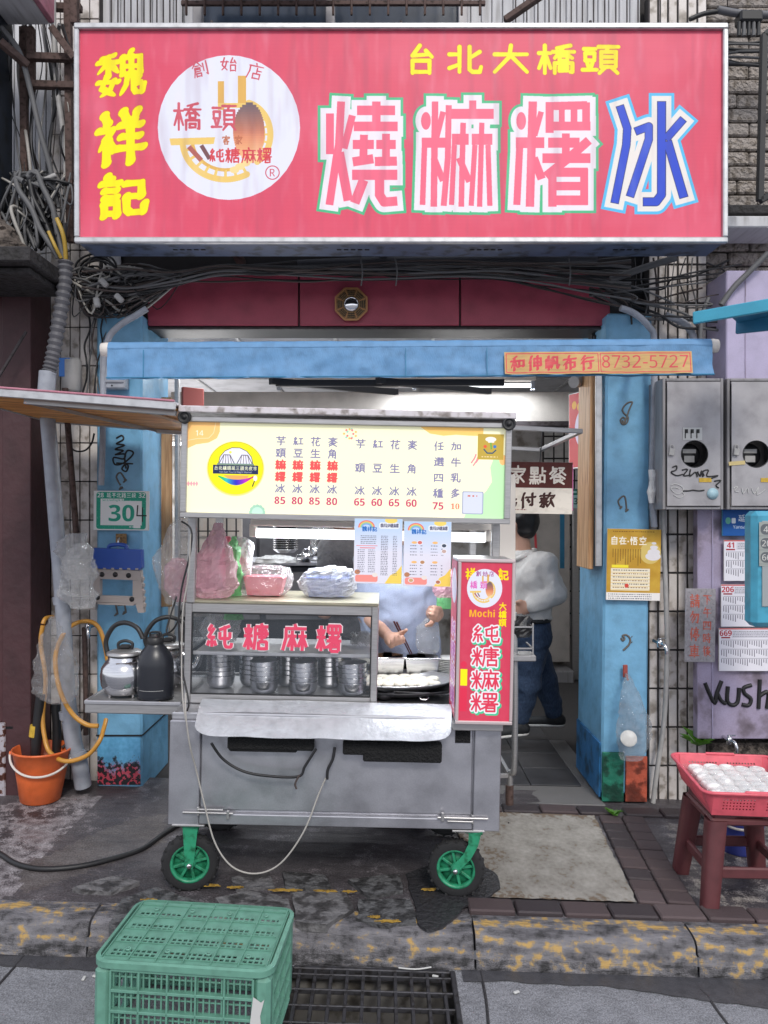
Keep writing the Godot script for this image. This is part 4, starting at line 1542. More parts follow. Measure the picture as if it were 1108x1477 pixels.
		put("tube_lamp", shape().tube(PackedVector3Array([v3(-q[3] / 2 + 0.03, 0, 0), v3(q[3] / 2 - 0.03, 0, 0)]), 0.016, 10).done(), M.tube_glow if q[3] > 1.06 else M.handle_white, lamp)
		if q[3] < 1.06:
			continue
		var al := AreaLight3D.new()
		al.name = "tube_shine"
		al.area_size = Vector2(q[3], 0.05)
		al.light_energy = 1.4
		al.light_color = Color(0.95, 0.98, 1.0)
		al.shadow_enabled = true
		lamp.add_child(al, true)
		al.position = v3(0, -0.03, 0)
		al.rotation.x = -PI / 2
		var om := OmniLight3D.new()
		om.name = "tube_spread"
		om.light_energy = 0.1 if q[2] < 5.5 else (0.12 if q[2] < 6.5 else 0.7)
		om.light_size = 0.3
		om.omni_range = 9.0
		om.omni_attenuation = 2.0
		om.shadow_enabled = true
		lamp.add_child(om, true)
		om.position = v3(0, -0.4, 0.4)


# ------------------------------------------------------------------ signs
# traced strokes of the four great characters: [pen, x, y, x, y, ...] in sign units
func big_char(c: Canvas, list: Array, o: Vector2, k: float, layers: Array) -> void:
	for l in layers:
		for s in list:
			var p := PackedVector2Array()
			for i in range(1, s.size(), 2):
				p.append(o + Vector2(s[i], s[i + 1]) / k)
			if s.size() == 3:
				c.disc(p[0], (26 + l[0]) / k, (48 + l[0]) / k, l[1])
			else:
				c.line(p, (s[0] + l[0] * 2.0) / k, l[1], false, l[0] / k)


func wheel_logo(c: Canvas, o: Vector2, r: float, with_words: bool) -> void:
	# the house emblem: a white disc with a yellow water wheel and a glowing opening
	var pale := rgb8(228, 229, 242)
	c.disc(o, r, r * 1.03, pale)
	var k := r / 103.0
	var gold := rgb8(236, 200, 112)
	var dark := rgb8(224, 176, 90)
	for a in range(-75, 60, 3):
		var u := deg_to_rad(a)
		c.disc(o + Vector2(18 + cos(u) * 42, 10 + sin(u) * 48) * k, 4.5 * k, 4.5 * k, gold)
		c.disc(o + Vector2(18 + cos(u) * 32, 10 + sin(u) * 38) * k, 2.6 * k, 2.6 * k, dark)
		if a % 15 == 0:
			c.line(PackedVector2Array([o + Vector2(18 + cos(u) * 32, 10 + sin(u) * 38) * k, o + Vector2(18 + cos(u) * 46, 10 + sin(u) * 52) * k]), 3 * k, gold)
	for a in range(60, 178, 3):
		var u := deg_to_rad(a)
		c.disc(o + Vector2(-5 + cos(u) * 62, 20 + sin(u) * 56) * k, 4.5 * k, 4.5 * k, gold)
		c.disc(o + Vector2(-5 + cos(u) * 48, 18 + sin(u) * 44) * k, 2.6 * k, 2.6 * k, dark)
		if a % 15 == 0:
			c.line(PackedVector2Array([o + Vector2(-5 + cos(u) * 48, 18 + sin(u) * 44) * k, o + Vector2(-5 + cos(u) * 62, 20 + sin(u) * 56) * k]), 4 * k, gold)
	c.poly(PackedVector2Array([o + Vector2(-86, 16) * k, o + Vector2(-20, 14) * k, o + Vector2(-22, 24) * k, o + Vector2(-84, 26) * k]), gold)
	c.rect(o.x - 16 * k, o.y - 68 * k, 9 * k, 42 * k, dark)
	c.rect(o.x + 13 * k, o.y - 76 * k, 12 * k, 44 * k, dark)
	c.rect(o.x - 16 * k, o.y - 36 * k, 40 * k, 7 * k, gold)
	# the opening, dark above and glowing below
	for i in 24:
		var t := i / 23.0
		var col := rgb8(110, 96, 104).lerp(rgb8(220, 128, 96), clampf(t * 1.6, 0, 1)).lerp(rgb8(246, 196, 140), clampf(t * 2.0 - 1.0, 0, 1))
		var y := lerpf(-37, 44, t)
		var hw := 24.0 * sqrt(maxf(0.02, 1.0 - pow((y - 4) / 42.0, 2)))
		c.rect(o.x + (30 - hw) * k, o.y + y * k, hw * 1.9 * k, 4 * k, col)
	c.line(PackedVector2Array([o + Vector2(-58, 28) * k, o + Vector2(-40, 48) * k]), 7 * k, rgb8(176, 96, 88))
	c.line(PackedVector2Array([o + Vector2(-40, 26) * k, o + Vector2(-28, 46) * k]), 6 * k, rgb8(120, 80, 84))
	for i in 5:
		c.disc(o + Vector2(8 + i * 8, 62 - i * 5) * k, 7 * k, 5 * k, rgb8(246, 216, 150))
	var red := rgb8(206, 84, 100)
	if with_words:
		glyph(c, "創", o.x - 53 * k, o.y - 98 * k, 24 * k, 24 * k, 2.2 * k, red, true, 0.7, -0.22)
		glyph(c, "始", o.x - 12 * k, o.y - 104 * k, 24 * k, 22 * k, 2.2 * k, red, true, 0.7, 0.0)
		glyph(c, "店", o.x + 26 * k, o.y - 94 * k, 24 * k, 24 * k, 2.2 * k, red, true, 0.7, 0.22)
		glyph(c, "橋", o.x - 80 * k, o.y - 37 * k, 40 * k, 42 * k, 4.2 * k, red, true, 0.7)
		glyph(c, "頭", o.x - 25 * k, o.y - 35 * k, 36 * k, 40 * k, 4.2 * k, red, true, 0.7)
		row(c, "客家", o.x - 10 * k, o.y + 12 * k, 12 * k, 13 * k, 18 * k, 1.6 * k, rgb8(190, 110, 80))
		row(c, "純糖麻糬", o.x - 28 * k, o.y + 30 * k, 21 * k, 22 * k, 23 * k, 2.6 * k, rgb8(212, 66, 76), 0.7)
		c.disc(o + Vector2(63, 66) * k, 10.5 * k, 10.5 * k, red)
		c.disc(o + Vector2(63, 66) * k, 9 * k, 9 * k, pale)
		c.latin("R", o.x + 63 * k, o.y + 66 * k, 11 * k, red)


func big_sign_texture() -> ImageTexture:
	# units are those of the photograph; the face spans 928 by 304 from (114, 42)
	var c := Canvas.new(928, 304, 2.0, rgb8(221, 80, 106))
	for i in 152:
		c.rect(0, i * 2.0, 928, 0.5, rgb8(213, 74, 100))
	c.weather(rgb8(236, 124, 148), 0.5, Vector2(3, 2), 3, 0.42)
	c.weather(rgb8(190, 70, 100), 0.4, Vector2(20, 1.2), 5, 0.5)
	var o := Vector2(114, 42)
	var sun := rgb8(250, 236, 12)
	var rim := rgb8(206, 110, 60)
	for l in [[1.8, rim], [0.0, sun]]:
		var e: float = l[0]
		brush(c, "魏", 137 - o.x, 73 - o.y, 70, 66, 9.0, l[1], e / 2)
		brush(c, "祥", 137 - o.x, 158 - o.y, 70, 80, 13.0, l[1], e / 2)
		brush(c, "記", 142 - o.x, 252 - o.y, 68, 62, 12.0, l[1], e / 2)
		for i in 5:
			glyph(c, "台北大橋頭"[i], [586, 646, 709, 776, 840][i] - o.x, 62 - o.y, [42, 50, 56, 54, 54][i], 44, 6.2 + e, l[1], true, 0.85)
	wheel_logo(c, Vector2(329, 184) - o, 103, true)
	var k := 3.693
	var burn := [[42, 130, 160, 130, 380], [42, 190, 95, 178, 330, 165, 400, 127, 655], [38, 250, 170, 205, 350], [50, 180, 370, 228, 632], [45, 378, 95, 378, 230], [52, 275, 143, 478, 143], [52, 258, 230, 492, 230], [42, 312, 275, 308, 420], [50, 252, 328, 365, 328], [50, 252, 422, 362, 405], [42, 430, 270, 430, 420], [50, 378, 328, 482, 328], [50, 370, 420, 488, 418], [55, 248, 492, 490, 492], [52, 310, 520, 262, 645], [50, 395, 500, 395, 600, 420, 640, 490, 634]]
	var hemp := [[0, 643, 200], [35, 692, 95, 685, 665], [30, 735, 150, 700, 290], [55, 620, 318, 755, 318], [30, 635, 345, 625, 655], [35, 685, 400, 735, 525], [38, 893, 90, 893, 160], [55, 755, 162, 1005, 162], [32, 765, 115, 760, 400, 738, 660], [30, 842, 210, 832, 665], [60, 782, 300, 872, 300], [28, 795, 330, 780, 655], [35, 820, 400, 876, 530], [28, 942, 210, 930, 665], [60, 888, 300, 998, 300], [28, 905, 330, 885, 660], [28, 975, 330, 985, 660]]
	var cake := [[0, 118, 200], [45, 180, 95, 165, 665], [30, 225, 150, 190, 280], [58, 90, 318, 242, 318], [38, 110, 345, 95, 655], [45, 185, 400, 228, 515], [44, 270, 98, 270, 265], [44, 270, 120, 470, 115], [42, 465, 100, 465, 250], [48, 270, 228, 488, 228], [32, 335, 120, 335, 228], [36, 400, 120, 400, 228], [42, 357, 268, 357, 400], [55, 262, 318, 430, 318], [48, 480, 305, 380, 395, 250, 500], [52, 232, 402, 488, 402], [44, 285, 460, 285, 665], [42, 455, 460, 455, 655], [50, 290, 478, 475, 478], [46, 290, 553, 475, 553], [52, 268, 630, 475, 630]]
	var ice := [[42, 645, 118, 685, 240, 680, 330, 618, 645], [42, 728, 258, 800, 230, 800, 300, 700, 610], [45, 868, 95, 868, 600, 840, 638, 770, 638], [42, 985, 190, 890, 300], [46, 900, 310, 988, 615]]
	var green := rgb8(76, 186, 132)
	var white := rgb8(236, 228, 236)
	var pink := rgb8(240, 104, 132)
	big_char(c, burn, Vector2(440, 120) - o, k, [[44.0, green], [30.0, white], [0.0, pink]])
	big_char(c, hemp, Vector2(440, 120) - o, k, [[44.0, green], [30.0, white], [0.0, pink]])
	big_char(c, cake, Vector2(720, 120) - o, k, [[44.0, green], [30.0, white], [0.0, pink]])
	big_char(c, ice, Vector2(720, 120) - o, k, [[46.0, rgb8(86, 186, 232)], [30.0, rgb8(232, 226, 220)], [2.0, rgb8(36, 44, 90)], [-1.0, rgb8(42, 74, 200)]])
	c.weather(rgb8(120, 80, 96), 0.3, Vector2(34, 1.0), 8, 0.56)
	c.weather(rgb8(255, 235, 240), 0.22, Vector2(40, 2.0), 9, 0.55)
	return c.texture()


func build_big_sign() -> void:
	var d := 3.66
	var a := at(108, 351, d)
	var b := at(1049, 35, d)
	var w := b.x - a.x
	var h := b.y - a.y
	var s := thing("shop_sign_board", "big pink shop sign board with white circle emblem and large characters", "sign", (a + b) / 2)
	s.rotation.x = 0.004
	put("casing", box_mesh(v3(w - 0.01, h - 0.01, 0.2), 0.01), M.sign_back, s, v3(0, 0, -0.112))
	var f := shape()
	for q in [-1, 1]:
		f.box(v3(0, q * (h / 2 - 0.014), 0), v3(w, 0.028, 0.03), 0.005)
		f.box(v3(q * (w / 2 - 0.012), 0, 0), v3(0.024, h - 0.056, 0.03), 0.005)
	put("frame", f.done(), M.aluminium, s)
	put("sign_face", print_face(w - 0.048, h - 0.056), print_material(big_sign_texture(), 0.42), s, v3(0, 0, -0.006))
	for x in [-1.1, -0.3, 0.35, 1.05]:
		for k in 5:
			put("vent_slot", box_mesh(v3(0.022, 0.004, 0.012), 0.0), M.black_metal, s, v3(x + k * 0.034, -h / 2 + 0.004, -0.1))
	for x in [-0.9, 0.0, 0.9]:
		put("bolt", shape().tube(PackedVector3Array([v3(0, 0, 0), v3(0, 0.016, 0)]), 0.007, 8).done(), M.dark_steel, s, v3(x, h / 2 - 0.002, 0.0))
	# angle iron frame that carries the sign
	var fr := thing("sign_bracket_frame", "rusty brown angle iron frame carrying the end of the pink sign", "bracket")
	for q in [[[108, -10, 3.9], [108, 35, 3.9]], [[98, -10, 4.0], [102, 350, 4.0]], [[45, 40, 4.0], [45, 130, 4.0]], [[40, 82, 3.95], [108, 84, 3.95]], [[40, 122, 3.98], [108, 124, 3.98]], [[75, 40, 3.9], [108, 85, 3.9]], [[0, 60, 3.8], [40, 95, 3.9]], [[34, 40, 4.05], [36, 260, 4.05]], [[70, 10, 4.05], [118, 12, 4.05]]]:
		put("angle_bar", shape().bar(at(q[0][0], q[0][1], q[0][2]), at(q[1][0], q[1][1], q[1][2]), 0.035, 0.035, 0.002).done(), M.rust_metal, fr)
	for x in [-0.8, 0.0, 0.8]:
		put("wall_arm", shape().bar(v3(x, 3.7, -3.85), v3(x, 3.7, -4.34), 0.04, 0.04).bar(v3(x, 2.95, -3.85), v3(x, 2.95, -4.34), 0.04, 0.04).done(), M.rust_metal, fr)


func build_awning() -> void:
	var d := 3.55
	var a := at(158, 545, d)
	var b := at(1024, 492, d)
	var mid := (a + b) / 2
	var w := b.x - a.x
	var aw := thing("awning", "rolled up blue fabric awning with a printed hem above the cart", "awning", v3(mid.x, b.y - 0.012, -d))
	aw.rotation.z = 0.006
	# hanging hem with soft folds
	var n := FastNoiseLite.new()
	n.seed = 3
	n.frequency = 2.2
	n.fractal_octaves = 3
	var rows_ := []
	for j in 9:
		var v := 1.0 - j / 8.0
		var r := PackedVector3Array()
		for i in 121:
			var u := i / 120.0
			var x := (u - 0.5) * w
			var fold := n.get_noise_2d(x * 2.0, v * 0.5) * 0.024 * v + sin(x * 34.0 + n.get_noise_1d(x) * 6.0) * 0.0025 * v
			r.append(v3(x, -0.02 - v * (0.142 + 0.004 * n.get_noise_1d(x * 3.0)), 0.028 + fold + 0.01 * v))
		rows_.append(r)
	put("hem", shape().sheet(rows_, 0.003).done(), M.awning, aw)
	var roll := []
	for k in 13:
		var ang := TAU * k / 12.0
		var r := PackedVector3Array()
		for i in 61:
			var x := (i / 60.0 - 0.5) * w
			var rr := 0.034 + 0.003 * n.get_noise_2d(x * 3.0, ang)
			r.append(v3(x, -0.018 + sin(ang) * rr, -0.005 + cos(ang) * rr))
		roll.append(r)
	put("roll", shape().sheet(roll).done(), M.awning, aw)
	put("stitch", shape().tube(PackedVector3Array([v3(-w / 2, -0.157, 0.047), v3(w / 2, -0.157, 0.047)]), 0.0035, 6).done(), M.teal_deep, aw)
	for x in [-w / 2 + 0.17, -0.02, 0.35]:
		put("stitch", shape().bar(v3(x, -0.03, 0.042), v3(x, -0.155, 0.05), 0.004, 0.003, 0.0).done(), M.teal_deep, aw)
	for q in [-1, 1]:
		put("end_cap", shape().lathe([Vector2(0, -0.02), Vector2(0.03, -0.02), Vector2(0.033, 0.0), Vector2(0.03, 0.025), Vector2(0, 0.028)], v3(q * (w / 2 + 0.012), -0.018, -0.005), 16, Basis(v3(0, 0, 1), -q * PI / 2)).done(), M.handle_white, aw)
	for x in [-0.35, 0.15]:
		put("arm", shape().bar(v3(x - 0.3, -0.16, -0.05), v3(x + 0.3, -0.13, -0.6), 0.03, 0.03).bar(v3(x - 0.28, -0.165, -0.08), v3(x + 0.3, -0.165, -0.1), 0.025, 0.03).done(), M.black_metal, aw)
	for q in [-1, 1]:
		put("arm", shape().bar(v3(q * (w / 2 - 0.15), -0.03, -0.02), v3(q * (w / 2 - 0.15), 0.05, -0.75), 0.03, 0.03).done(), M.awning, aw)
	# the printed patch
	var c := Canvas.new(267, 34, 3.0, rgb8(196, 160, 104))
	var red := rgb8(206, 72, 84)
	for r in [[2, 2, 132, 30], [136, 2, 129, 30]]:
		c.rect(r[0], r[1], r[2], 1.4, red)
		c.rect(r[0], r[1] + r[3] - 1.4, r[2], 1.4, red)
		c.rect(r[0], r[1], 1.4, r[3], red)
		c.rect(r[0] + r[2] - 1.4, r[1], 1.4, r[3], red)
	for i in 5:
		brush(c, "和伸帆布行"[i], 9 + i * 24.6, 6, 20, 22, 3.6, red)
	c.latin("8732-5727", 200, 15.5, 19, red, false, false, 1.0)
	c.weather(rgb8(220, 190, 140), 0.4, Vector2(12, 3), 5, 0.5)
	c.weather(rgb8(120, 100, 80), 0.4, Vector2(8, 6), 6, 0.55)
	var st := SurfaceTool.new()
	st.begin(Mesh.PRIMITIVE_TRIANGLES)
	st.set_smooth_group(0)
	var x0 := at(725, 0, d).x - mid.x
	var x1 := at(992, 0, d).x - mid.x
	for i in 40:
		var p := []
		for k in [[0, 0], [1, 0], [1, 1], [0, 1]]:
			var u: float = (i + k[0]) / 40.0
			var v: float = k[1]
			var x := lerpf(x0, x1, u)
			var vv := 0.22 + 0.72 * v
			var fold := n.get_noise_2d(x * 2.0, vv * 0.5) * 0.024 * vv + sin(x * 34.0 + n.get_noise_1d(x) * 6.0) * 0.0025 * vv
			p.append([v3(x, -0.02 - vv * 0.142, 0.045 + fold + 0.01 * vv), Vector2(u, v)])
		for k in [0, 1, 2, 0, 2, 3]:
			st.set_uv(p[k][1])
			st.add_vertex(p[k][0])
	st.generate_normals()
	put("printed_patch", st.commit(), print_material(c.texture(), 0.6), aw)


func emblem_mirror() -> void:
	var o := at(507, 440, 4.3)
	var t := thing("octagonal_mirror", "small octagonal wooden mirror charm fixed on the red lintel", "mirror", o + v3(0, 0, 0.006))
	var oct := PackedVector2Array()
	var inner := PackedVector2Array()
	for k in 8:
		var a := TAU * (k + 0.5) / 8
		oct.append(Vector2(cos(a), sin(a)) * 0.096)
		inner.append(Vector2(cos(a), sin(a)) * 0.05)
	put("plaque", shape().prism(oct, 0.0, 0.012).done(), M.gold_frame, t)
	var f := shape()
	for k in 8:
		var a := oct[k] * 0.98
		var b := oct[(k + 1) % 8] * 0.98
		f.bar(v3(a.x, a.y, 0.014), v3(b.x, b.y, 0.014), 0.009, 0.01, 0.001)
		f.bar(v3(a.x, a.y, 0.013) * 0.95, v3(inner[k].x, inner[k].y, 0.013), 0.005, 0.006, 0.0)
	put("rim", f.done(), mat("mirror_rim", 0.42, 0.2, 0.08, 0.4, 0.3), t)
	for k in 8:
		var m := (oct[k] + oct[(k + 1) % 8]) * 0.5
		for j in 3:
			var q := m * (0.6 + j * 0.11)
			var side := Vector2(-m.y, m.x).normalized() * 0.02
			put("bar_mark", shape().bar(v3(q.x - side.x, q.y - side.y, 0.0135), v3(q.x + side.x, q.y + side.y, 0.0135), 0.004, 0.003, 0.0).done(), M.black_metal, t)
	put("mirror_disc", shape().lathe([Vector2(0.043, 0.0), Vector2(0.042, 0.006), Vector2(0.03, 0.013), Vector2(0.014, 0.017), Vector2(0, 0.018)], v3(0, 0, 0.012), 24, Basis(Vector3.RIGHT, PI / 2)).done(), M.mirror, t)


func plate_sign(called: String, label: String, c: Canvas, x0: float, y0: float, x1: float, y1: float, d: float, thick: float, m: Material, category := "sign", rough := 0.5) -> Node3D:
	var a := at(x0, y1, d)
	var b := at(x1, y0, d)
	var t := thing(called, label, category, (a + b) / 2)
	var w := b.x - a.x
	var h := b.y - a.y
	put("backing", box_mesh(v3(w, h, thick), 0.002), m, t, v3(0, 0, -thick / 2 - 0.001))
	put("printed_face", print_face(w - 0.002, h - 0.002), print_material(c.texture(), rough), t, v3(0, 0, 0.0015))
	return t


func build_small_signs() -> void:
	# house number
	var teal := rgb8(28, 150, 124)
	var white := rgb8(222, 224, 224)
	var c := Canvas.new(80, 56, 4.0, white)
	c.rounded(4, 1.5, 72, 53, 4, teal)
	c.rect(10, 11, 60, 38, white)
	c.rect(44, 8, 26, 6, teal)
	c.rect(58, 49, 10, 4, white)
	c.latin("28", 10, 6, 6.5, white, true)
	c.latin("32", 70, 6, 6.5, white, true)
	row(c, "延平北路三段", 19, 2.4, 6.3, 7.4, 7.2, 0.8, white)
	c.latin("Sec.3,YanPing N. Rd.", 29, 13.4, 2.6, teal)
	c.latin("30", 40.5, 31.5, 23, teal, true, false, 1.12)
	c.line(PackedVector2Array([Vector2(64, 20), Vector2(63, 35), Vector2(77, 35)]), 1.8, rgb8(16, 20, 20))
	c.line(PackedVector2Array([Vector2(71, 23), Vector2(71, 44)]), 1.6, rgb8(16, 20, 20))
	small_print(c, 52, 50.5, 18, 1, 2, 1.4, white, 4)
	c.weather(white, 0.9, Vector2(16, 12), 12, 0.66)
	var t := plate_sign("house_number_plate", "green and white street number plate 30 on the blue pillar", c, 135, 708, 215, 765, 4.18, 0.01, M.handle_white)
	t.rotation.z = -0.01
	# ordering board
	c = Canvas.new(122, 72, 4.0, rgb8(226, 218, 206))
	c.rect(0, 0, 122, 36, rgb8(84, 32, 26))
	row(c, "客家點餐", 3, 6, 24, 25, 28.5, 2.8, rgb8(226, 218, 206))
	for i in 3:
		brush(c, "先付款"[i], 20 + i * 27.5, 43, 22, 21, 3.4, rgb8(58, 24, 20))
	small_print(c, 30, 66, 26, 1, 2, 1.2, rgb8(140, 90, 84), 3)
	c.weather(rgb8(120, 110, 96), 0.25, Vector2(6, 6), 3, 0.5)
	t = plate_sign("ordering_board", "hanging brown and cream ordering board beside the cart menu", c, 703, 666, 826, 741, 4.0, 0.02, M.wall_cream)
	t.rotation.z = -0.015
	put("cord", shape().tube(PackedVector3Array([v3(0.05, 0.135, 0), v3(0.06, 0.3, 0.0)]), 0.003, 5).done(), M.cable_black, t)
	# pink framed card behind it
	c = Canvas.new(22, 66, 4.0, rgb8(238, 130, 190))
	c.rect(3, 6, 16, 55, rgb8(226, 214, 200))
	c.disc(Vector2(10, 52), 4, 6, rgb8(196, 90, 70))
	plate_sign("pink_card", "pink framed card hanging behind the ordering board", c, 805, 670, 827, 737, 4.3, 0.01, M.pink_lid)
	c = Canvas.new(24, 28, 4.0, rgb8(176, 206, 190))
	c.rect(0, 0, 24, 9, rgb8(40, 110, 84))
	small_print(c, 3, 3, 18, 1, 3, 3, rgb8(190, 220, 200), 6)
	c.latin("30", 12, 18, 9, rgb8(50, 84, 70), true)
	plate_sign("inner_number_plate", "small pale green number plate 30 inside the aisle", c, 822, 705, 846, 733, 4.75, 0.008, M.handle_white)
	# gold poster on the pillar
	c = Canvas.new(77, 103, 6.0, rgb8(190, 146, 50))
	c.weather(rgb8(226, 190, 84), 0.7, Vector2(2, 3), 8, 0.35)
	c.disc(Vector2(62, 34), 15, 16, rgb8(216, 190, 110))
	for q in [[67, 20, 3.4], [67, 26, 5.5], [67, 33, 9], [66, 39, 11]]:
		c.disc(Vector2(q[0], q[1]), q[2], q[2] * 0.55, rgb8(226, 222, 226))
	row(c, "自在", 5, 11, 10.5, 12, 12, 1.6, rgb8(246, 240, 226), 0.7)
	row(c, "悟空", 33, 11, 10.5, 12, 13, 1.6, rgb8(246, 240, 226), 0.7)
	c.disc(Vector2(30, 18), 1.2, 1.2, rgb8(246, 240, 226))
	small_print(c, 8, 3, 60, 1, 2, 1.2, rgb8(120, 80, 24), 8)
	for i in 12:
		for j in int(8 + (i * 7) % 9):
			c.rect(8 + i * 3.6, 29 + j * 1.6, 1.2, 1.0, rgb8(92, 66, 20))
	c.rect(7, 52, 24, 4, rgb8(244, 226, 60))
	c.rect(6, 57, 56, 32, rgb8(238, 228, 206))
	for i in 6:
		small_print(c, 9, 59 + i * 5, 50, 1, 2, 1.3, rgb8(150, 110, 60) if i % 2 else rgb8(110, 100, 90), 20 + i)
		c.rect(6, 62.5 + i * 5, 56, 0.6, rgb8(226, 190, 90))
	c.disc(Vector2(29, 82), 3, 3, rgb8(214, 74, 60))
	c.rect(0, 92, 77, 11, rgb8(236, 232, 228))
	small_print(c, 3, 94, 62, 3, 3, 1.2, rgb8(110, 110, 120), 31)
	t = plate_sign("gold_poster", "gold printed event poster pasted on the blue pillar", c, 875, 763, 953, 866, 4.19, 0.003, M.handle_white, "poster")
	t.rotation.z = -0.02
	# no parking plate
	c = Canvas.new(44, 105, 5.0, rgb8(150, 146, 150))
	column(c, "請勿停車", 7, 8, 14, 19, 24, 2.2, rgb8(196, 92, 74), 0.6)
	column(c, "下午四時後", 26, 8, 12, 15, 18.5, 1.8, rgb8(190, 88, 72), 0.6)
	c.weather(rgb8(190, 188, 196), 0.6, Vector2(7, 14), 4, 0.45)
	c.weather(rgb8(84, 80, 84), 0.6, Vector2(9, 16), 5, 0.58)
	t = plate_sign("no_parking_plate", "worn grey metal plate with red handwritten parking notice", c, 988, 849, 1032, 955, 4.13, 0.004, M.box_grey)
	t.rotation.z = -0.012
	# bus notices on the purple wall
	c = Canvas.new(90, 38, 5.0, rgb8(24, 84, 156))
	row(c, "延三", 23, 7, 10, 11, 12, 1.2, rgb8(226, 230, 236))
	c.latin("Yansan Tourist", 38, 25, 5, rgb8(226, 230, 236))
	c.disc(Vector2(8, 16), 4, 5, rgb8(96, 170, 150))
	c.rounded(13, 12, 6, 8, 1.5, rgb8(226, 230, 236))
	plate_sign("bus_stop_header", "blue bus stop name panel on the purple wall", c, 1042, 735, 1132, 773, 4.12, 0.01, M.bus_teal)
	var n := 0
	for q in [["41", 1044, 779, 1128, 838], ["206", 1040, 843, 1128, 904], ["669", 1037, 906, 1128, 968]]:
		var w: float = q[3] - q[1]
		var h: float = q[4] - q[2]
		c = Canvas.new(w, h, 5.0, rgb8(226, 224, 232))
		c.rect(0, 0, w, 1.6, rgb8(196, 60, 70))
		c.rect(18, 3, w - 20, 11, rgb8(208, 206, 216))
		c.latin(q[0], 9.5, 7, 8, rgb8(180, 40, 56), true)
		c.rect(3, 12.5, 13, 2, rgb8(150, 36, 50))
		small_print(c, 20, 4, w - 26, 4, 2.4, 0.9, rgb8(120, 120, 130), 60 + n)
		for k in 3:
			for i in int(w / 3.4):
				c.rect(3 + i * 3.4, 18 + k * (h - 22) / 3.0, 1.1, 5 + (i * 7 + k * 3) % 6, rgb8(110, 106, 120))
			c.rect(3, 16.6 + k * (h - 22) / 3.0, w - 6, 0.7, rgb8(150, 148, 160))
		plate_sign("bus_timetable", "white bus timetable sheet headed %s, %s of the three on the purple wall" % [q[0], ["uppermost", "middle", "lowest"][n]], c, q[1], q[2], q[3], q[4], 4.125, 0.004, M.handle_white, "timetable")
		n += 1
	# lit poster box on the inner side of the shop's pillar
	c = Canvas.new(40, 90, 4.0, rgb8(206, 60, 66))
	c.disc(Vector2(20, 44), 11, 22, rgb8(226, 214, 236))
	c.disc(Vector2(20, 46), 5, 14, rgb8(206, 60, 66))
	for i in 4:
		c.disc(Vector2(8 + i * 8, 14 + (i % 2) * 3), 3.5, 5, rgb8(236, 176, 50))
	column(c, "大橋頭", 30, 60, 8, 8, 9, 1.2, rgb8(240, 220, 60))
	var lb := thing("inner_poster_box", "red printed poster box inside the shop beside the pillar", "sign", v3(1.3, 2.08, -4.95))
	lb.rotation.y = -1.2
	put("casing", box_mesh(v3(0.3, 0.5, 0.06), 0.005), M.aluminium, lb)
	put("printed_face", print_face(0.28, 0.48), print_material(c.texture(), 0.4), lb, v3(0, 0, 0.032))
	lb = thing("red_wall_charm", "dark red printed panel in the shop behind the awning end", "panel", at(278, 580, 4.9))
	lb.rotation.y = 0.6
	put("panel", box_mesh(v3(0.14, 0.3, 0.03), 0.004), M.hook_red, lb, v3(0, -0.06, 0))


# ------------------------------------------------------------------ the food cart
var cart: Node3D


# a crumpled skin through rings [y, rx, rz, dx, dz]
func crumple(rings: Array, sides: int, steps: int, amp: float, freq: float, seed_: int, facets := true) -> ArrayMesh:
	var n := FastNoiseLite.new()
	n.seed = seed_
	n.frequency = freq
	n.fractal_octaves = 3
	n.fractal_type = FastNoiseLite.FRACTAL_RIDGED
	var rows_ := []
	var k := rings.size()
	for i in (k - 1) * steps + 1:
		var f := float(i) / steps
		var a: Array = rings[mini(int(f), k - 1)]
		var b: Array = rings[mini(int(f) + 1, k - 1)]
		var t := f - int(f)
		t = t * t * (3 - 2 * t) if steps > 2 else t
		var r := PackedVector3Array()
		for s in sides:
			var u := TAU * s / sides
			var c := v3(cos(u), 0, -sin(u))
			var rx := lerpf(a[1], b[1], t)
			var rz := lerpf(a[2], b[2], t)
			var p := v3(lerpf(a[3], b[3], t) + c.x * rx, lerpf(a[0], b[0], t), lerpf(a[4], b[4], t) + c.z * rz)
			var dd := (n.get_noise_3d(p.x, p.y * 0.8, p.z) + 0.4 * n.get_noise_3d(p.x * 3.1, p.y * 2.6, p.z * 3.1)) * amp * clampf(minf(rx, rz) / 0.03, 0.15, 1.0)
			r.append(p + c * dd + v3(0, dd * 0.3, 0))
		rows_.append(r)
	var sh := shape()
	sh.facets = facets
	sh.sheet(rows_, 0.0, true)
	for e in [0, rows_.size() - 1]:
		var mid := Vector3.ZERO
		for p in rows_[e]:
			mid += p
		mid /= sides
		for s in sides:
			if e == 0:
				sh.tri(mid, rows_[e][(s + 1) % sides], rows_[e][s])
			else:
				sh.tri(mid, rows_[e][s], rows_[e][(s + 1) % sides])
	return sh.done()


# thin letters standing on a surface: strokes as low prisms, each a hair above the last
func letter_mesh(ch: String, w: float, h: float, pen: float, z: float) -> ArrayMesh:
	var sh := shape()
	var i := 0
	for s in strokes(ch):
		var p := PackedVector2Array()
		for v in s:
			p.append(Vector2((v.x / 24.0 - 0.5) * w, (0.5 - v.y / 24.0) * h))
		for o in Geometry2D.offset_polyline(p, pen / 2, Geometry2D.JOIN_ROUND, Geometry2D.END_ROUND):
			if not Geometry2D.is_polygon_clockwise(o):
				var q := PackedVector2Array()
				for v in o:
					if q.is_empty() or q[-1].distance_to(v) > pen * 0.12:
						q.append(v)
				sh.prism(q, z, z + 0.0006 + i * 0.00003)
		i += 1
	return sh.done()


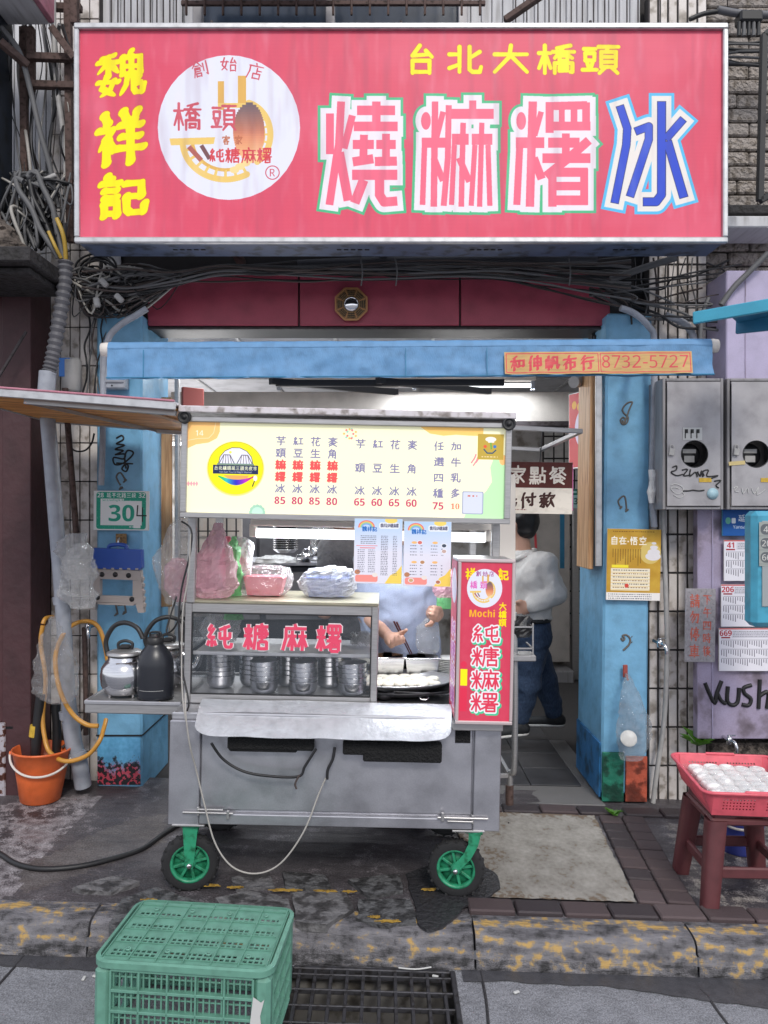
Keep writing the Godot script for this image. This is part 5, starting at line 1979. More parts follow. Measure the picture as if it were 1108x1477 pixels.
func menu_texture() -> ImageTexture:
	var paper := rgb8(250, 247, 206)
	var c := Canvas.new(462, 138, 3.4, paper)
	# soft printed shapes
	c.poly(PackedVector2Array([Vector2(0, 0), Vector2(46, 0), Vector2(46, 14), Vector2(42, 24), Vector2(30, 31), Vector2(12, 34), Vector2(0, 40)]), rgb8(250, 196, 120))
	c.line(PackedVector2Array([Vector2(0, 28), Vector2(14, 25), Vector2(30, 24), Vector2(37, 16), Vector2(40, 0)]), 0.8, rgb8(254, 226, 180))
	c.latin("14", 16.5, 16.5, 8, rgb8(255, 244, 226))
	c.poly(PackedVector2Array([Vector2(338, 0), Vector2(430, 0), Vector2(430, 12), Vector2(408, 12), Vector2(390, 11), Vector2(372, 13), Vector2(352, 10)]), rgb8(252, 202, 112))
	c.poly(PackedVector2Array([Vector2(446, 45), Vector2(462, 40), Vector2(462, 138), Vector2(404, 138), Vector2(408, 128), Vector2(422, 112), Vector2(436, 96), Vector2(444, 82), Vector2(441, 60)]), rgb8(188, 232, 178))
	c.disc(Vector2(459, 48), 5, 8, rgb8(246, 190, 120))
	for q in [[372, 46], [375, 50], [379, 45]]:
		c.line(PackedVector2Array([Vector2(q[0] + 41, q[1] + 8), Vector2(q[0] + 46, q[1]), Vector2(q[0] + 48, q[1] - 6)]), 2.2, rgb8(244, 140, 150))
	rng.seed = 2
	for i in 14:
		var a := TAU * i / 14.0
		c.disc(Vector2(236 + cos(a) * 9 * (0.5 + 0.5 * (i % 2)), 13 + sin(a) * 7), 1.7, 1.7, [rgb8(240, 130, 130), rgb8(240, 190, 110), rgb8(150, 214, 190)][i % 3])
	for i in 4:
		c.poly(PackedVector2Array([Vector2(i * 4, 94), Vector2(2 + i * 4, 90), Vector2(4 + i * 4, 94), Vector2(2 + i * 4, 99)]), rgb8(246, 160, 170))
	for i in 7:
		var a := PI + PI * i / 6.0
		c.disc(Vector2(103 + cos(a) * 9, 136 + sin(a) * 9), 3.0, 3.4, rgb8(160, 206, 180))
	c.disc(Vector2(103, 136), 8, 8, rgb8(190, 232, 206))
	# the round market badge
	c.disc(Vector2(70, 70), 42, 42, rgb8(236, 222, 132))
	c.disc(Vector2(70, 69), 40.5, 40.5, rgb8(206, 196, 30))
	c.disc(Vector2(70, 69.5), 39.5, 39.5, rgb8(250, 236, 24))
	var hill := PackedVector2Array([Vector2(45, 62), Vector2(47, 52), Vector2(54, 43), Vector2(64, 38), Vector2(76, 38), Vector2(86, 43), Vector2(93, 52), Vector2(95, 62)])
	c.poly(hill, rgb8(226, 226, 240))
	c.line(hill, 0.9, rgb8(50, 60, 60))
	for s in [[46, 68], [72, 94]]:
		var x0: float = s[0]
		var x1: float = s[1]
		var w := x1 - x0
		c.line(PackedVector2Array([Vector2(x0, 62), Vector2(x0 + w * 0.3, 49), Vector2(x1 - w * 0.3, 49), Vector2(x1, 62)]), 1.0, rgb8(60, 50, 60))
		for i in 4:
			c.line(PackedVector2Array([Vector2(x0 + w * (0.3 + 0.13 * i), 49), Vector2(x0 + w * (0.22 + 0.2 * i), 62)]), 0.8, rgb8(100, 80, 92))
	c.disc(Vector2(62, 45), 2, 2, rgb8(244, 226, 90))
	c.rect(43, 62, 54, 2.4, rgb8(120, 144, 130))
	c.rect(37, 64.5, 66, 13.5, rgb8(28, 42, 84))
	row(c, "台北橋頭延三觀光夜市", 39, 66, 5.4, 6.4, 6.3, 0.75, rgb8(226, 226, 190))
	c.latin("Yan-San Tourist Night Market", 70, 75.5, 2.6, rgb8(226, 226, 230), false)
	c.poly(PackedVector2Array([Vector2(52, 80), Vector2(90, 80), Vector2(86, 86), Vector2(74, 89), Vector2(62, 87)]), rgb8(240, 166, 90))
	for i in 30:
		var t := i / 29.0
		var x := lerpf(46, 96, t)
		var y := 82 + sin(t * PI) * 9.0
		var hw := 1.0 + 3.6 * sin(clampf(t * 1.05, 0, 1) * PI)
		c.disc(Vector2(x, y), 1.6, hw, Color.from_hsv(lerpf(0.36, 0.96, t), 0.75, 0.75))
	c.disc(Vector2(99, 84), 3, 4.4, rgb8(230, 230, 226))
	c.line(PackedVector2Array([Vector2(98, 88), Vector2(95, 97)]), 1.6, rgb8(60, 60, 56))
	# prices
	var ink := rgb8(132, 128, 164)
	var red := rgb8(232, 84, 84)
	var price := rgb8(196, 66, 106)
	for i in 4:
		var x := 135.5 + i * 25.2
		for j in 5:
			var ch: String = (["芋", "紅", "花", "麥"][i] + ["頭", "豆", "生", "角"][i] + "嘛糬冰")[j]
			glyph(c, ch, x - 7.2, 26 + j * 18.2 - 7.2, 14.4, 14.4, 2.2 if j in [2, 3] else 1.8, red if j in [2, 3] else ink)
		c.latin(["85", "80", "85", "80"][i], x, 117, 11, price, true)
	for i in 4:
		var x := 251.5 + i * 25.2
		for j in 3:
			var ch: String = (["芋", "紅", "花", "麥"][i] + ["頭", "豆", "生", "角"][i] + "冰")[j]
			glyph(c, ch, x - 7.2, [28.0, 64.5, 99.5][j] - 7.2, 14.4, 14.4, 1.8, ink)
		c.latin(["65", "60", "65", "60"][i], x, 117, 11, price, true)
	for i in 2:
		var x := 366.0 + i * 25
		for j in 4:
			glyph(c, ["任選四種", "加牛乳多"][i][j], x - 7.2, 29 + j * 24 - 7.2, 14.4, 14.4, 1.8, ink)
		c.latin(["75", "10"][i], x, 120.5, 11 if i == 0 else 8.5, price if i == 0 else rgb8(220, 110, 90), true, i == 1)
	# stickers
	c.rect(422, 9, 38, 39, rgb8(188, 160, 66))
	c.disc(Vector2(441, 17), 8, 4, rgb8(236, 232, 220))
	c.rect(437, 17, 9, 5, rgb8(236, 232, 220))
	c.disc(Vector2(433, 28), 2.4, 2.4, rgb8(220, 90, 60))
	c.disc(Vector2(447, 28), 2.4, 2.4, rgb8(60, 120, 190))
	c.line(PackedVector2Array([Vector2(441, 22), Vector2(442, 32)]), 2, rgb8(90, 170, 80))
	c.line(PackedVector2Array([Vector2(431, 32), Vector2(436, 38), Vector2(444, 38), Vector2(449, 33)]), 1.8, rgb8(40, 80, 110))
	small_print(c, 428, 43, 24, 1, 2, 1.6, rgb8(226, 206, 150), 3)
	c.rounded(401, 97, 31, 35, 2, rgb8(160, 166, 190))
	c.rounded(402.5, 98.5, 28, 32, 2, rgb8(206, 210, 226))
	small_print(c, 409, 103, 14, 1, 2, 2.4, rgb8(200, 110, 90), 5)
	return c.texture()


func leaflet_texture(seed_: int) -> ImageTexture:
	var c := Canvas.new(68, 92, 6.0, rgb8(214, 226, 244))
	for i in 46:
		c.rect(0, i, 68, 1.05, rgb8(186, 212, 242).lerp(rgb8(226, 226, 240), i / 46.0))
	c.rect(0, 46, 68, 46, rgb8(228, 226, 238))
	for k in 4:
		for a in range(180, 361, 6):
			c.disc(Vector2(17 + cos(deg_to_rad(a)) * (11 - k * 1.6), 12 + sin(deg_to_rad(a)) * (9 - k * 1.5)), 0.9, 0.9, [rgb8(236, 120, 120), rgb8(244, 190, 110), rgb8(150, 210, 160), rgb8(130, 170, 230)][k])
	row(c, "魏祥記", 11, 11, 6.5, 7, 7.2, 1.0, rgb8(40, 110, 190))
	c.rounded(35, 5, 29, 9, 3, rgb8(236, 240, 246))
	row(c, "魏祥記純糖麻糬", 37, 6.5, 3.4, 5.5, 3.7, 0.6, rgb8(96, 96, 120))
	c.disc(Vector2(52, 2), 9, 4, rgb8(246, 216, 110))
	c.poly(PackedVector2Array([Vector2(44, 92), Vector2(52, 80), Vector2(60, 76), Vector2(68, 66), Vector2(68, 92)]), rgb8(248, 214, 100))
	c.rounded(2, 80, 32, 10, 3, rgb8(244, 150, 140))
	c.disc(Vector2(5, 76), 4, 3.4, rgb8(190, 130, 96))
	c.disc(Vector2(30, 80), 4, 3, rgb8(236, 226, 220))
	if seed_ == 1:
		small_print(c, 9, 24, 22, 5, 2.6, 1.0, rgb8(90, 90, 110), 11)
		small_print(c, 38, 24, 10, 24, 2.4, 1.0, rgb8(90, 90, 110), 12)
		small_print(c, 55, 24, 6, 24, 2.4, 1.0, rgb8(90, 90, 110), 13)
		small_print(c, 5, 44, 10, 13, 2.6, 1.0, rgb8(110, 110, 130), 14)
		small_print(c, 20, 44, 10, 13, 2.6, 1.0, rgb8(110, 110, 130), 15)
		c.rect(3, 38, 30, 0.8, rgb8(230, 110, 120))
		c.rect(8, 41, 22, 1.2, rgb8(230, 110, 120))
	else:
		for q in [[8, 30], [38, 30], [8, 58], [38, 58]]:
			small_print(c, q[0] + 1, q[1] + 4, 10, 4, 4.4, 1.1, rgb8(90, 90, 110), 20 + q[0] + q[1])
			small_print(c, q[0] + 16, q[1] + 4, 3, 4, 4.4, 1.1, rgb8(90, 90, 110), 21 + q[0] + q[1])
			c.disc(Vector2(q[0] + 7, q[1]), 4, 1.8, rgb8(244, 190, 120))
		for q in [[23, 30, rgb8(220, 120, 110)], [58, 34, rgb8(70, 80, 96)], [58, 42, rgb8(200, 170, 160)], [27, 58, rgb8(190, 140, 100)], [11, 84, rgb8(206, 170, 120)], [50, 86, rgb8(190, 120, 90)]]:
			c.disc(Vector2(q[0], q[1]), 4.2, 3.2, rgb8(240, 240, 246))
			c.disc(Vector2(q[0], q[1]), 3.2, 2.4, q[2])
	return c.texture()


func side_box_texture() -> ImageTexture:
	var c := Canvas.new(82, 240, 4.0, rgb8(212, 66, 92))
	c.weather(rgb8(226, 96, 116), 0.5, Vector2(3, 6), 4, 0.4)
	var sun := rgb8(252, 226, 20)
	glyph(c, "祥", 7, 9, 16, 17, 2.6, sun, true, 0.8)
	glyph(c, "記", 60, 9, 16, 17, 2.6, sun, true, 0.8)
	wheel_logo(c, Vector2(38, 39), 28.5, false)
	var rose := rgb8(226, 110, 190)
	row(c, "創始店", 24, 13, 8, 8, 10.5, 0.9, rgb8(170, 90, 150))
	row(c, "橋頭", 15, 28, 11, 12, 16, 1.3, rose)
	c.latin("Mochi", 35, 77, 10.5, rgb8(250, 186, 40), true)
	column(c, "大橋頭", 62, 60, 12, 11.5, 12.4, 1.7, sun)
	for k in 4:
		for l in [[9.0, rgb8(70, 200, 150), 2.0], [7.6, rgb8(238, 236, 240), 0.0], [3.0, rgb8(226, 62, 90), 0.0]]:
			glyph(c, "純糖嘛糬"[k], 20 + l[2], 94 + k * 34.5 + l[2], 44, 29, l[0], l[1])
	c.rect(2, 162, 11, 25, rgb8(250, 240, 30))
	c.disc(Vector2(7, 155), 5, 5, rgb8(226, 54, 84))
	c.rect(2, 190, 11, 36, rgb8(226, 54, 84))
	return c.texture()


func side_strip_texture() -> ImageTexture:
	var c := Canvas.new(60, 240, 3.0, rgb8(206, 70, 96))
	c.disc(Vector2(30, 40), 26, 28, rgb8(224, 220, 236))
	for k in 4:
		for l in [[9.0, rgb8(236, 226, 236)], [4.0, rgb8(206, 120, 190)]]:
			glyph(c, "純糖嘛糬"[k], 8, 94 + k * 34.5, 44, 29, l[0], l[1])
	return c.texture()


func build_cart() -> void:
	cart = thing("food_cart", "stainless steel food cart with yellow lit menu panel and green wheels", "food cart", v3(-0.2, ground_y(-0.2), -3.4))
	cart.rotation.z = ROLL
	# cabinet
	var cab := put("cabinet", shape().box(v3(-0.007, 0.49, -0.02), v3(1.3, 0.41, 0.68), 0.004).done(), M.steel_dull, cart)
	put("leg_panel", box_mesh(v3(0.122, 0.415, 0.03), 0.003), M.steel_dull, cab, v3(-0.605, 0.493, 0.325))
	put("leg_panel", box_mesh(v3(0.106, 0.415, 0.03), 0.003), M.steel_dull, cab, v3(0.6, 0.493, 0.325))
	put("cabinet_door", box_mesh(v3(1.08, 0.355, 0.012), 0.003), M.steel_dull, cab, v3(0.0, 0.525, 0.328))
	put("bottom_rail", box_mesh(v3(1.085, 0.042, 0.02), 0.003), M.steel_dull, cab, v3(0.0, 0.312, 0.331))
	for s in [-1, 1]:
		var b := put("door_bolt", shape().tube(PackedVector3Array([v3(-0.1, 0, 0), v3(0.1, 0, 0)]), 0.005, 8).tube(PackedVector3Array([v3(-0.04, 0.013, 0), v3(0.06, 0.013, 0)]), 0.004, 8).box(v3(0.08, -0.005, 0.002), v3(0.012, 0.035, 0.012), 0.002).box(v3(-0.04, 0.005, -0.004), v3(0.01, 0.035, 0.012), 0.002).done(), M.steel_frame, cab, v3(s * 0.505, 0.34, 0.35))
		b.rotation.z = 0.0 if s < 0 else PI
	put("recess", box_mesh(v3(0.06, 0.06, 0.02), 0.0), M.soot_and_recess_black, cab, v3(0.5, 0.665, 0.329))  # black block set in the front stands for the dark of an opening
	put("counter", box_mesh(v3(1.32, 0.028, 0.7), 0.004), M.steel, cart, v3(-0.005, 0.714, -0.03))
	# side shelf
	var sf := put("side_shelf", shape().box(v3(-0.875, 0.697, -0.1), v3(0.41, 0.052, 0.5), 0.004).done(), M.steel_frame, cart)
	put("shelf_lip", shape().box(v3(-0.875, 0.719, 0.152), v3(0.41, 0.016, 0.012), 0.003).box(v3(-1.076, 0.719, -0.1), v3(0.012, 0.016, 0.49), 0.003).done(), M.steel, sf)
	put("shelf_bracket", shape().prism(PackedVector2Array([Vector2(-0.69, 0.67), Vector2(-0.66, 0.67), Vector2(-0.66, 0.45), Vector2(-0.675, 0.46), Vector2(-0.69, 0.6)]), 0.1, 0.13).done(), M.steel_frame, sf)
	# curled apron sheet
	var n := FastNoiseLite.new()
	n.frequency = 3.0
	n.fractal_octaves = 3
	var rows_ := []
	for j in 9:
		var v := 1.0 - j / 8.0
		var r := PackedVector3Array()
		for i in 61:
			var u := i / 60.0
			var x := lerpf(-0.573, 0.467, u)
			var curl := pow(absf(u - 0.5) * 2.0, 14.0) * v
			var y := 0.752 - 0.085 * v * v * 0.75 - 0.022 * v + 0.03 * curl + n.get_noise_2d(x, v) * 0.006
			var z := 0.19 + 0.235 * v - 0.03 * curl * v + n.get_noise_2d(x + 7, v) * 0.004
			r.append(v3(x + (0.02 * curl if u < 0.5 else -0.02 * curl), y, z))
		rows_.append(r)
	put("apron_sheet", shape().sheet(rows_, 0.0025).done(), M.apron, cart)
	put("burner", shape().box(v3(-0.26, 0.625, 0.35), v3(0.34, 0.05, 0.05), 0.006).box(v3(-0.29, 0.6, 0.352), v3(0.27, 0.02, 0.03), 0.006).done(), M.soot_and_recess_black, cart)
	put("burner", shape().box(v3(0.22, 0.615, 0.355), v3(0.39, 0.05, 0.05), 0.006).box(v3(0.26, 0.588, 0.36), v3(0.31, 0.045, 0.045), 0.006).done(), M.soot_and_recess_black, cart)
	# wheels
	var tread := shape()
	var prof := [Vector2(0.078, -0.02), Vector2(0.1, -0.023), Vector2(0.111, -0.016), Vector2(0.115, 0.0), Vector2(0.111, 0.016), Vector2(0.1, 0.023), Vector2(0.078, 0.02)]
	tread.lathe(prof, Vector3.ZERO, 40, Basis(Vector3.RIGHT, PI / 2))
	for k in 36:
		var a := TAU * k / 36
		var sgn := 1.0 if k % 2 else -1.0
		tread.box(v3(cos(a) * 0.111, sin(a) * 0.111, sgn * 0.011), v3(0.01, 0.011, 0.022), 0.002, Basis(v3(0, 0, 1), a))
	var tyre := tread.done()
	var rs := shape()
	rs.lathe([Vector2(0.066, -0.018), Vector2(0.08, -0.018), Vector2(0.08, 0.018), Vector2(0.07, 0.018), Vector2(0.066, 0.008), Vector2(0.066, -0.018)], Vector3.ZERO, 36, Basis(Vector3.RIGHT, PI / 2))
	rs.lathe([Vector2(0.0, -0.02), Vector2(0.024, -0.02), Vector2(0.024, 0.012), Vector2(0.018, 0.02), Vector2(0.0, 0.02)], Vector3.ZERO, 20, Basis(Vector3.RIGHT, PI / 2))
	for k in 8:
		var a := TAU * (k + 0.3) / 8
		rs.bar(v3(cos(a) * 0.02, sin(a) * 0.02, 0), v3(cos(a) * 0.07, sin(a) * 0.07, 0), 0.011, 0.02, 0.002, v3(0, 0, 1))
	rs.lathe([Vector2(0.022, -0.012), Vector2(0.068, -0.012), Vector2(0.068, -0.009), Vector2(0.022, -0.009)], Vector3.ZERO, 30, Basis(Vector3.RIGHT, PI / 2))
	var rim := rs.done()
	for w in [[-0.585, 0.29, 1.0], [0.49, 0.29, 1.0], [-0.585, -0.3, 1.0], [0.49, -0.3, 1.0]]:
		var wheel := Node3D.new()
		wheel.name = "wheel"
		cart.add_child(wheel, true)
		wheel.position = v3(w[0], 0.117, w[1])
		wheel.rotation.y = 0.12 if w[0] < 0 else -0.2
		put("tyre", tyre, M.tyre, wheel)
		put("rim", rim, M.wheel_green, wheel)
		put("hub_bolt", shape().lathe([Vector2(0.0, -0.03), Vector2(0.011, -0.03), Vector2(0.011, 0.042), Vector2(0.007, 0.046), Vector2(0, 0.046)], Vector3.ZERO, 8, Basis(Vector3.RIGHT, PI / 2)).done(), M.steel_shiny, wheel)
		var fk := shape()
		for s in [-1, 1]:
			var o := PackedVector2Array([Vector2(-0.03, 0.165), Vector2(0.032, 0.165), Vector2(0.018, 0.02), Vector2(0.012, -0.012), Vector2(-0.012, -0.012), Vector2(-0.018, 0.02)])
			if w[0] > 0:
				o = PackedVector2Array([Vector2(0.05, 0.165), Vector2(0.1, 0.165), Vector2(0.088, 0.11), Vector2(0.06, 0.055), Vector2(0.02, 0.01), Vector2(0.006, -0.014), Vector2(-0.016, -0.002), Vector2(-0.008, 0.026), Vector2(0.03, 0.07), Vector2(0.05, 0.115)])
			fk.prism(o, s * 0.034 - 0.003, s * 0.034 + 0.003)
		fk.box(v3(0.07 if w[0] > 0 else 0.0, 0.162, 0), v3(0.07, 0.012, 0.075), 0.002)
		var f := put("fork", fk.done(), M.wheel_green, cart, wheel.position)
		f.rotation = wheel.rotation
		put("mount_plate", box_mesh(v3(0.13, 0.008, 0.11), 0.002), M.steel_frame, cart, v3(w[0] + (0.04 if w[0] > 0 else 0.0), 0.285, w[1]))
	# display case
	var x0 := -0.656
	var x1 := 0.154
	var y0 := 0.73
	var y1 := 1.15
	var z0 := 0.18
	var z1 := -0.27
	var fr := shape()
	for x in [x0 + 0.014, x1 - 0.014]:
		for z in [z0 - 0.012, z1 + 0.012]:
			fr.box(v3(x, (y0 + y1) / 2, z), v3(0.028, y1 - y0, 0.024), 0.003)
	for z in [z0 - 0.012, z1 + 0.012]:
		fr.box(v3((x0 + x1) / 2, y1 - 0.02, z), v3(x1 - x0 - 0.056, 0.038, 0.022), 0.003)
		fr.box(v3((x0 + x1) / 2, y0 + 0.02, z), v3(x1 - x0 - 0.056, 0.038, 0.022), 0.003)
	for x in [x0 + 0.014, x1 - 0.014]:
		fr.box(v3(x, y1 - 0.02, (z0 + z1) / 2), v3(0.026, 0.036, z0 - z1 - 0.05), 0.003)
	var case := put("display_case", fr.done(), M.steel_frame, cart)
	put("case_top", box_mesh(v3(x1 - x0, 0.012, z0 - z1), 0.003), M.brass_top, case, v3((x0 + x1) / 2, y1 + 0.007, (z0 + z1) / 2))
	put("front_pane", print_face(x1 - x0 - 0.056, y1 - y0 - 0.076), M.glass, case, v3((x0 + x1) / 2, (y0 + y1) / 2, z0 - 0.012))
	put("gasket", shape().box(v3((x0 + x1) / 2, y1 - 0.041, z0 - 0.006), v3(x1 - x0 - 0.056, 0.005, 0.008), 0.0).box(v3((x0 + x1) / 2, y0 + 0.041, z0 - 0.006), v3(x1 - x0 - 0.056, 0.005, 0.008), 0.0).box(v3(x0 + 0.03, (y0 + y1) / 2, z0 - 0.006), v3(0.005, y1 - y0 - 0.088, 0.008), 0.0).box(v3(x1 - 0.03, (y0 + y1) / 2, z0 - 0.006), v3(0.005, y1 - y0 - 0.088, 0.008), 0.0).done(), M.black_rubber_and_hole, case)
	for x in [x0 + 0.014, x1 - 0.014]:
		put("side_pane", box_mesh(v3(0.005, y1 - y0 - 0.05, z0 - z1 - 0.05), 0.0), M.glass, case, v3(x, (y0 + y1) / 2 - 0.012, (z0 + z1) / 2))
	put("case_shelf", shape().box(v3((x0 + x1) / 2, 0.935, (z0 + z1) / 2 + 0.005), v3(x1 - x0 - 0.06, 0.008, z0 - z1 - 0.06), 0.002).box(v3((x0 + x1) / 2, 0.937, z0 - 0.03), v3(x1 - x0 - 0.06, 0.016, 0.008), 0.002).done(), M.steel, case)
	put("case_floor", box_mesh(v3(x1 - x0 - 0.06, 0.006, z0 - z1 - 0.06), 0.001), M.steel, case, v3((x0 + x1) / 2, 0.756, (z0 + z1) / 2))
	for k in 4:
		var lx: float = x0 + 0.135 + [0.0, 0.155, 0.315, 0.46][k] + 0.01
		put("glass_letter", letter_mesh("純糖麻糬"[k], 0.108, 0.116, 0.0215, 0.0), mat("letter_white", 0.8, 0.74, 0.76, 0.5), case, v3(lx, 1.012, z0 - 0.009))
		put("glass_letter", letter_mesh("純糖麻糬"[k], 0.108, 0.116, 0.0135, 0.003), mat("letter_red", 0.72, 0.06, 0.13, 0.5), case, v3(lx, 1.012, z0 - 0.009))
	# posts and roof
	for p in [[-0.634, 0.168], [0.645, 0.12], [-0.634, -0.36], [0.62, -0.5]]:
		put("post", shape().box(v3(p[0], 1.12 if p[0] > 0 else 1.34, p[1]), v3(0.034, 0.8 if p[0] > 0 else 0.38, 0.034), 0.004).done(), M.steel_frame, cart)
	put("roof", shape().box(v3(0.012, 1.945, -0.2), v3(1.36, 0.028, 1.02), 0.004).done(), M.lilac_white, cart)
	# lit menu panel
	var mw := 1.335
	var mh := 0.41
	var mc := v3(0.01, 1.713, 0.28)
	var box := put("menu_lightbox_sign", shape().box(v3(0, 0, -0.06), v3(mw - 0.004, mh - 0.004, 0.11), 0.004).done(), M.steel_frame, cart, mc)
	var f2 := shape()
	for q in [-1, 1]:
		f2.box(v3(0, q * (mh / 2 - 0.011), 0.002), v3(mw, 0.022, 0.024), 0.003)
		f2.box(v3(q * (mw / 2 - 0.012), 0, 0.002), v3(0.024, mh - 0.044, 0.024), 0.003)
	put("frame", f2.done(), M.steel_frame, box)
	put("menu_face_light", print_face(mw - 0.048, mh - 0.044), print_material(menu_texture(), 0.35, 0.16), box, v3(0, 0, -0.003))
	for q in [-1, 1]:
		put("knob", shape().lathe([Vector2(0, 0), Vector2(0.027, 0), Vector2(0.027, 0.012), Vector2(0.018, 0.014), Vector2(0.018, 0.009), Vector2(0.009, 0.009), Vector2(0.008, 0.016), Vector2(0, 0.017)], v3(q * (mw / 2 - 0.014), mh / 2 - 0.005, 0.015), 20, Basis(Vector3.RIGHT, PI / 2)).done(), M.black_rubber_and_hole, cart, mc)
	# folding roof wing
	var wing := Node3D.new()
	wing.name = "roof_wing"
	cart.add_child(wing, true)
	wing.position = v3(-0.668, 1.935, -0.17)
	wing.rotation.z = -0.055
	put("wing_sheet", box_mesh(v3(0.95, 0.012, 1.06), 0.003), M.lilac_white, wing, v3(-0.475, 0.026, 0))
	put("wing_trim", shape().box(v3(-0.475, 0.012, 0.532), v3(0.96, 0.03, 0.012), 0.003).box(v3(-0.475, 0.012, -0.532), v3(0.96, 0.03, 0.012), 0.003).box(v3(-0.952, 0.012, 0), v3(0.012, 0.03, 1.05), 0.003).done(), M.aluminium, wing)
	put("wing_edge", box_mesh(v3(0.945, 0.008, 0.014), 0.002), M.rose_edge, wing, v3(-0.475, 0.034, 0.528))
	put("wing_lining", box_mesh(v3(0.93, 0.012, 1.03), 0.002), M.plywood, wing, v3(-0.475, 0.008, 0))
	for q in [[-0.4, 0.0, 0.5, 0.0, -0.4], [-0.86, 0.44, -0.02, 0.44, 0], [-0.5, -0.49, -0.02, -0.49, 0]]:
		pass
	put("wing_rail", shape().bar(v3(-0.62, -0.008, 0.47), v3(-0.01, -0.008, 0.47), 0.025, 0.02).bar(v3(-0.62, -0.008, 0.47), v3(-0.36, -0.008, -0.45), 0.014, 0.014).bar(v3(-0.36, -0.01, -0.45), v3(-0.01, -0.01, -0.45), 0.03, 0.02).done(), M.steel_frame, wing)
	put("wing_brace", shape().bar(v3(-0.16, 0.0, 0.44), v3(-0.03, 0.0, -0.4), 0.05, 0.012).done(), M.wood_strip, wing)
	# frame of the other wing, folded away
	put("wing_frame", shape().bar(cart_p(738, 617, 3.2), cart_p(838, 622, 3.75), 0.022, 0.022, 0.003).bar(cart_p(838, 622, 3.75), cart_p(780, 649, 4.1), 0.022, 0.022, 0.003).bar(cart_p(780, 649, 4.1), cart_p(730, 646, 4.1), 0.022, 0.022, 0.003).done(), M.steel_frame, cart)
	# tube lamp under the menu panel
	var lamp := Node3D.new()
	lamp.name = "tube_lamp"
	cart.add_child(lamp, true)
	lamp.position = v3(0.11, 1.44, -0.1)
	put("housing", box_mesh(v3(1.08, 0.03, 0.11), 0.004), M.handle_white, lamp, v3(0, 0.048, 0))
	put("tube_glow", shape().tube(PackedVector3Array([v3(-0.52, 0, 0), v3(0.52, 0, 0)]), 0.022, 12).done(), M.tube_glow, lamp)
	put("lamp_cap", shape().box(v3(-0.535, 0.012, 0), v3(0.03, 0.06, 0.05), 0.004).box(v3(0.535, 0.012, 0), v3(0.03, 0.06, 0.05), 0.004).done(), M.handle_white, lamp)
	var al := AreaLight3D.new()
	al.name = "tube_shine"
	al.area_size = Vector2(1.04, 0.05)
	al.light_energy = 0.7
	al.light_color = Color(0.96, 0.98, 1.0)
	al.shadow_enabled = true
	lamp.add_child(al, true)
	al.position = v3(0, -0.03, 0)
	al.rotation.x = -PI / 2

	# the upright light box beside the counter
	var sb := thing("side_light_box", "narrow upright red light box sign standing on the cart counter end", "sign", v3(0.388, 0.722, -3.0))
	sb.rotation.z = ROLL
	sb.rotation.y = 0.0
	var bw := 0.222
	var bh := 0.645
	var bd := 0.28
	put("casing", shape().box(v3(0, bh / 2, -bd / 2 - 0.004), v3(bw - 0.004, bh - 0.004, bd - 0.006), 0.004).done(), M.steel_frame, sb)
	var f3 := shape()
	for q in [-1, 1]:
		f3.box(v3(0, bh / 2 + q * (bh / 2 - 0.007), 0), v3(bw, 0.014, 0.016), 0.003)
		f3.box(v3(q * (bw / 2 - 0.006), bh / 2, 0), v3(0.012, bh - 0.028, 0.016), 0.003)
	put("frame", f3.done(), mat("rose_frame", 0.6, 0.5, 0.5, 0.4, 0.4), sb)
	put("printed_face", print_face(bw - 0.024, bh - 0.028), print_material(side_box_texture(), 0.35), sb, v3(0, bh / 2, 0.002))
	var side := put("printed_side", print_face(bd - 0.04, bh - 0.03), print_material(side_strip_texture(), 0.35), sb, v3(-bw / 2 - 0.0015, bh / 2, -bd / 2))
	side.rotation.y = -PI / 2
	put("bracket", box_mesh(v3(0.2, 0.03, 0.2), 0.003), M.steel_frame, sb, v3(-0.02, -0.017, -0.12))

	# leaflets hanging from the menu panel
	for i in 2:
		var a := at([511, 582][i], [841, 845][i], 3.13)
		var b := at([580, 650][i], [748, 752][i], 3.13)
		var l := thing("menu_leaflet", ["printed menu leaflet with dense columns hanging beside the white wrapped box", "printed menu leaflet with food pictures hanging nearer the light box"][i], "leaflet", (a + b) / 2 + v3(0, 0, 0.024), "menu leaflets hanging under the menu panel")
		l.rotation.z = ROLL * 0.8
		put("sheet", box_mesh(v3(b.x - a.x, b.y - a.y, 0.001), 0.0), M.handle_white, l)
		put("printed_face", print_face(b.x - a.x - 0.002, b.y - a.y - 0.002), print_material(leaflet_texture(i + 1), 0.3), l, v3(0, 0, 0.0012))


func cart_p(px: float, py: float, d: float) -> Vector3:
	return cart.transform.affine_inverse() * at(px, py, d)


# a point of the cart in the world
func on_cart(x: float, y: float, z: float) -> Vector3:
	return cart.transform * v3(x - 0.018, y, z)


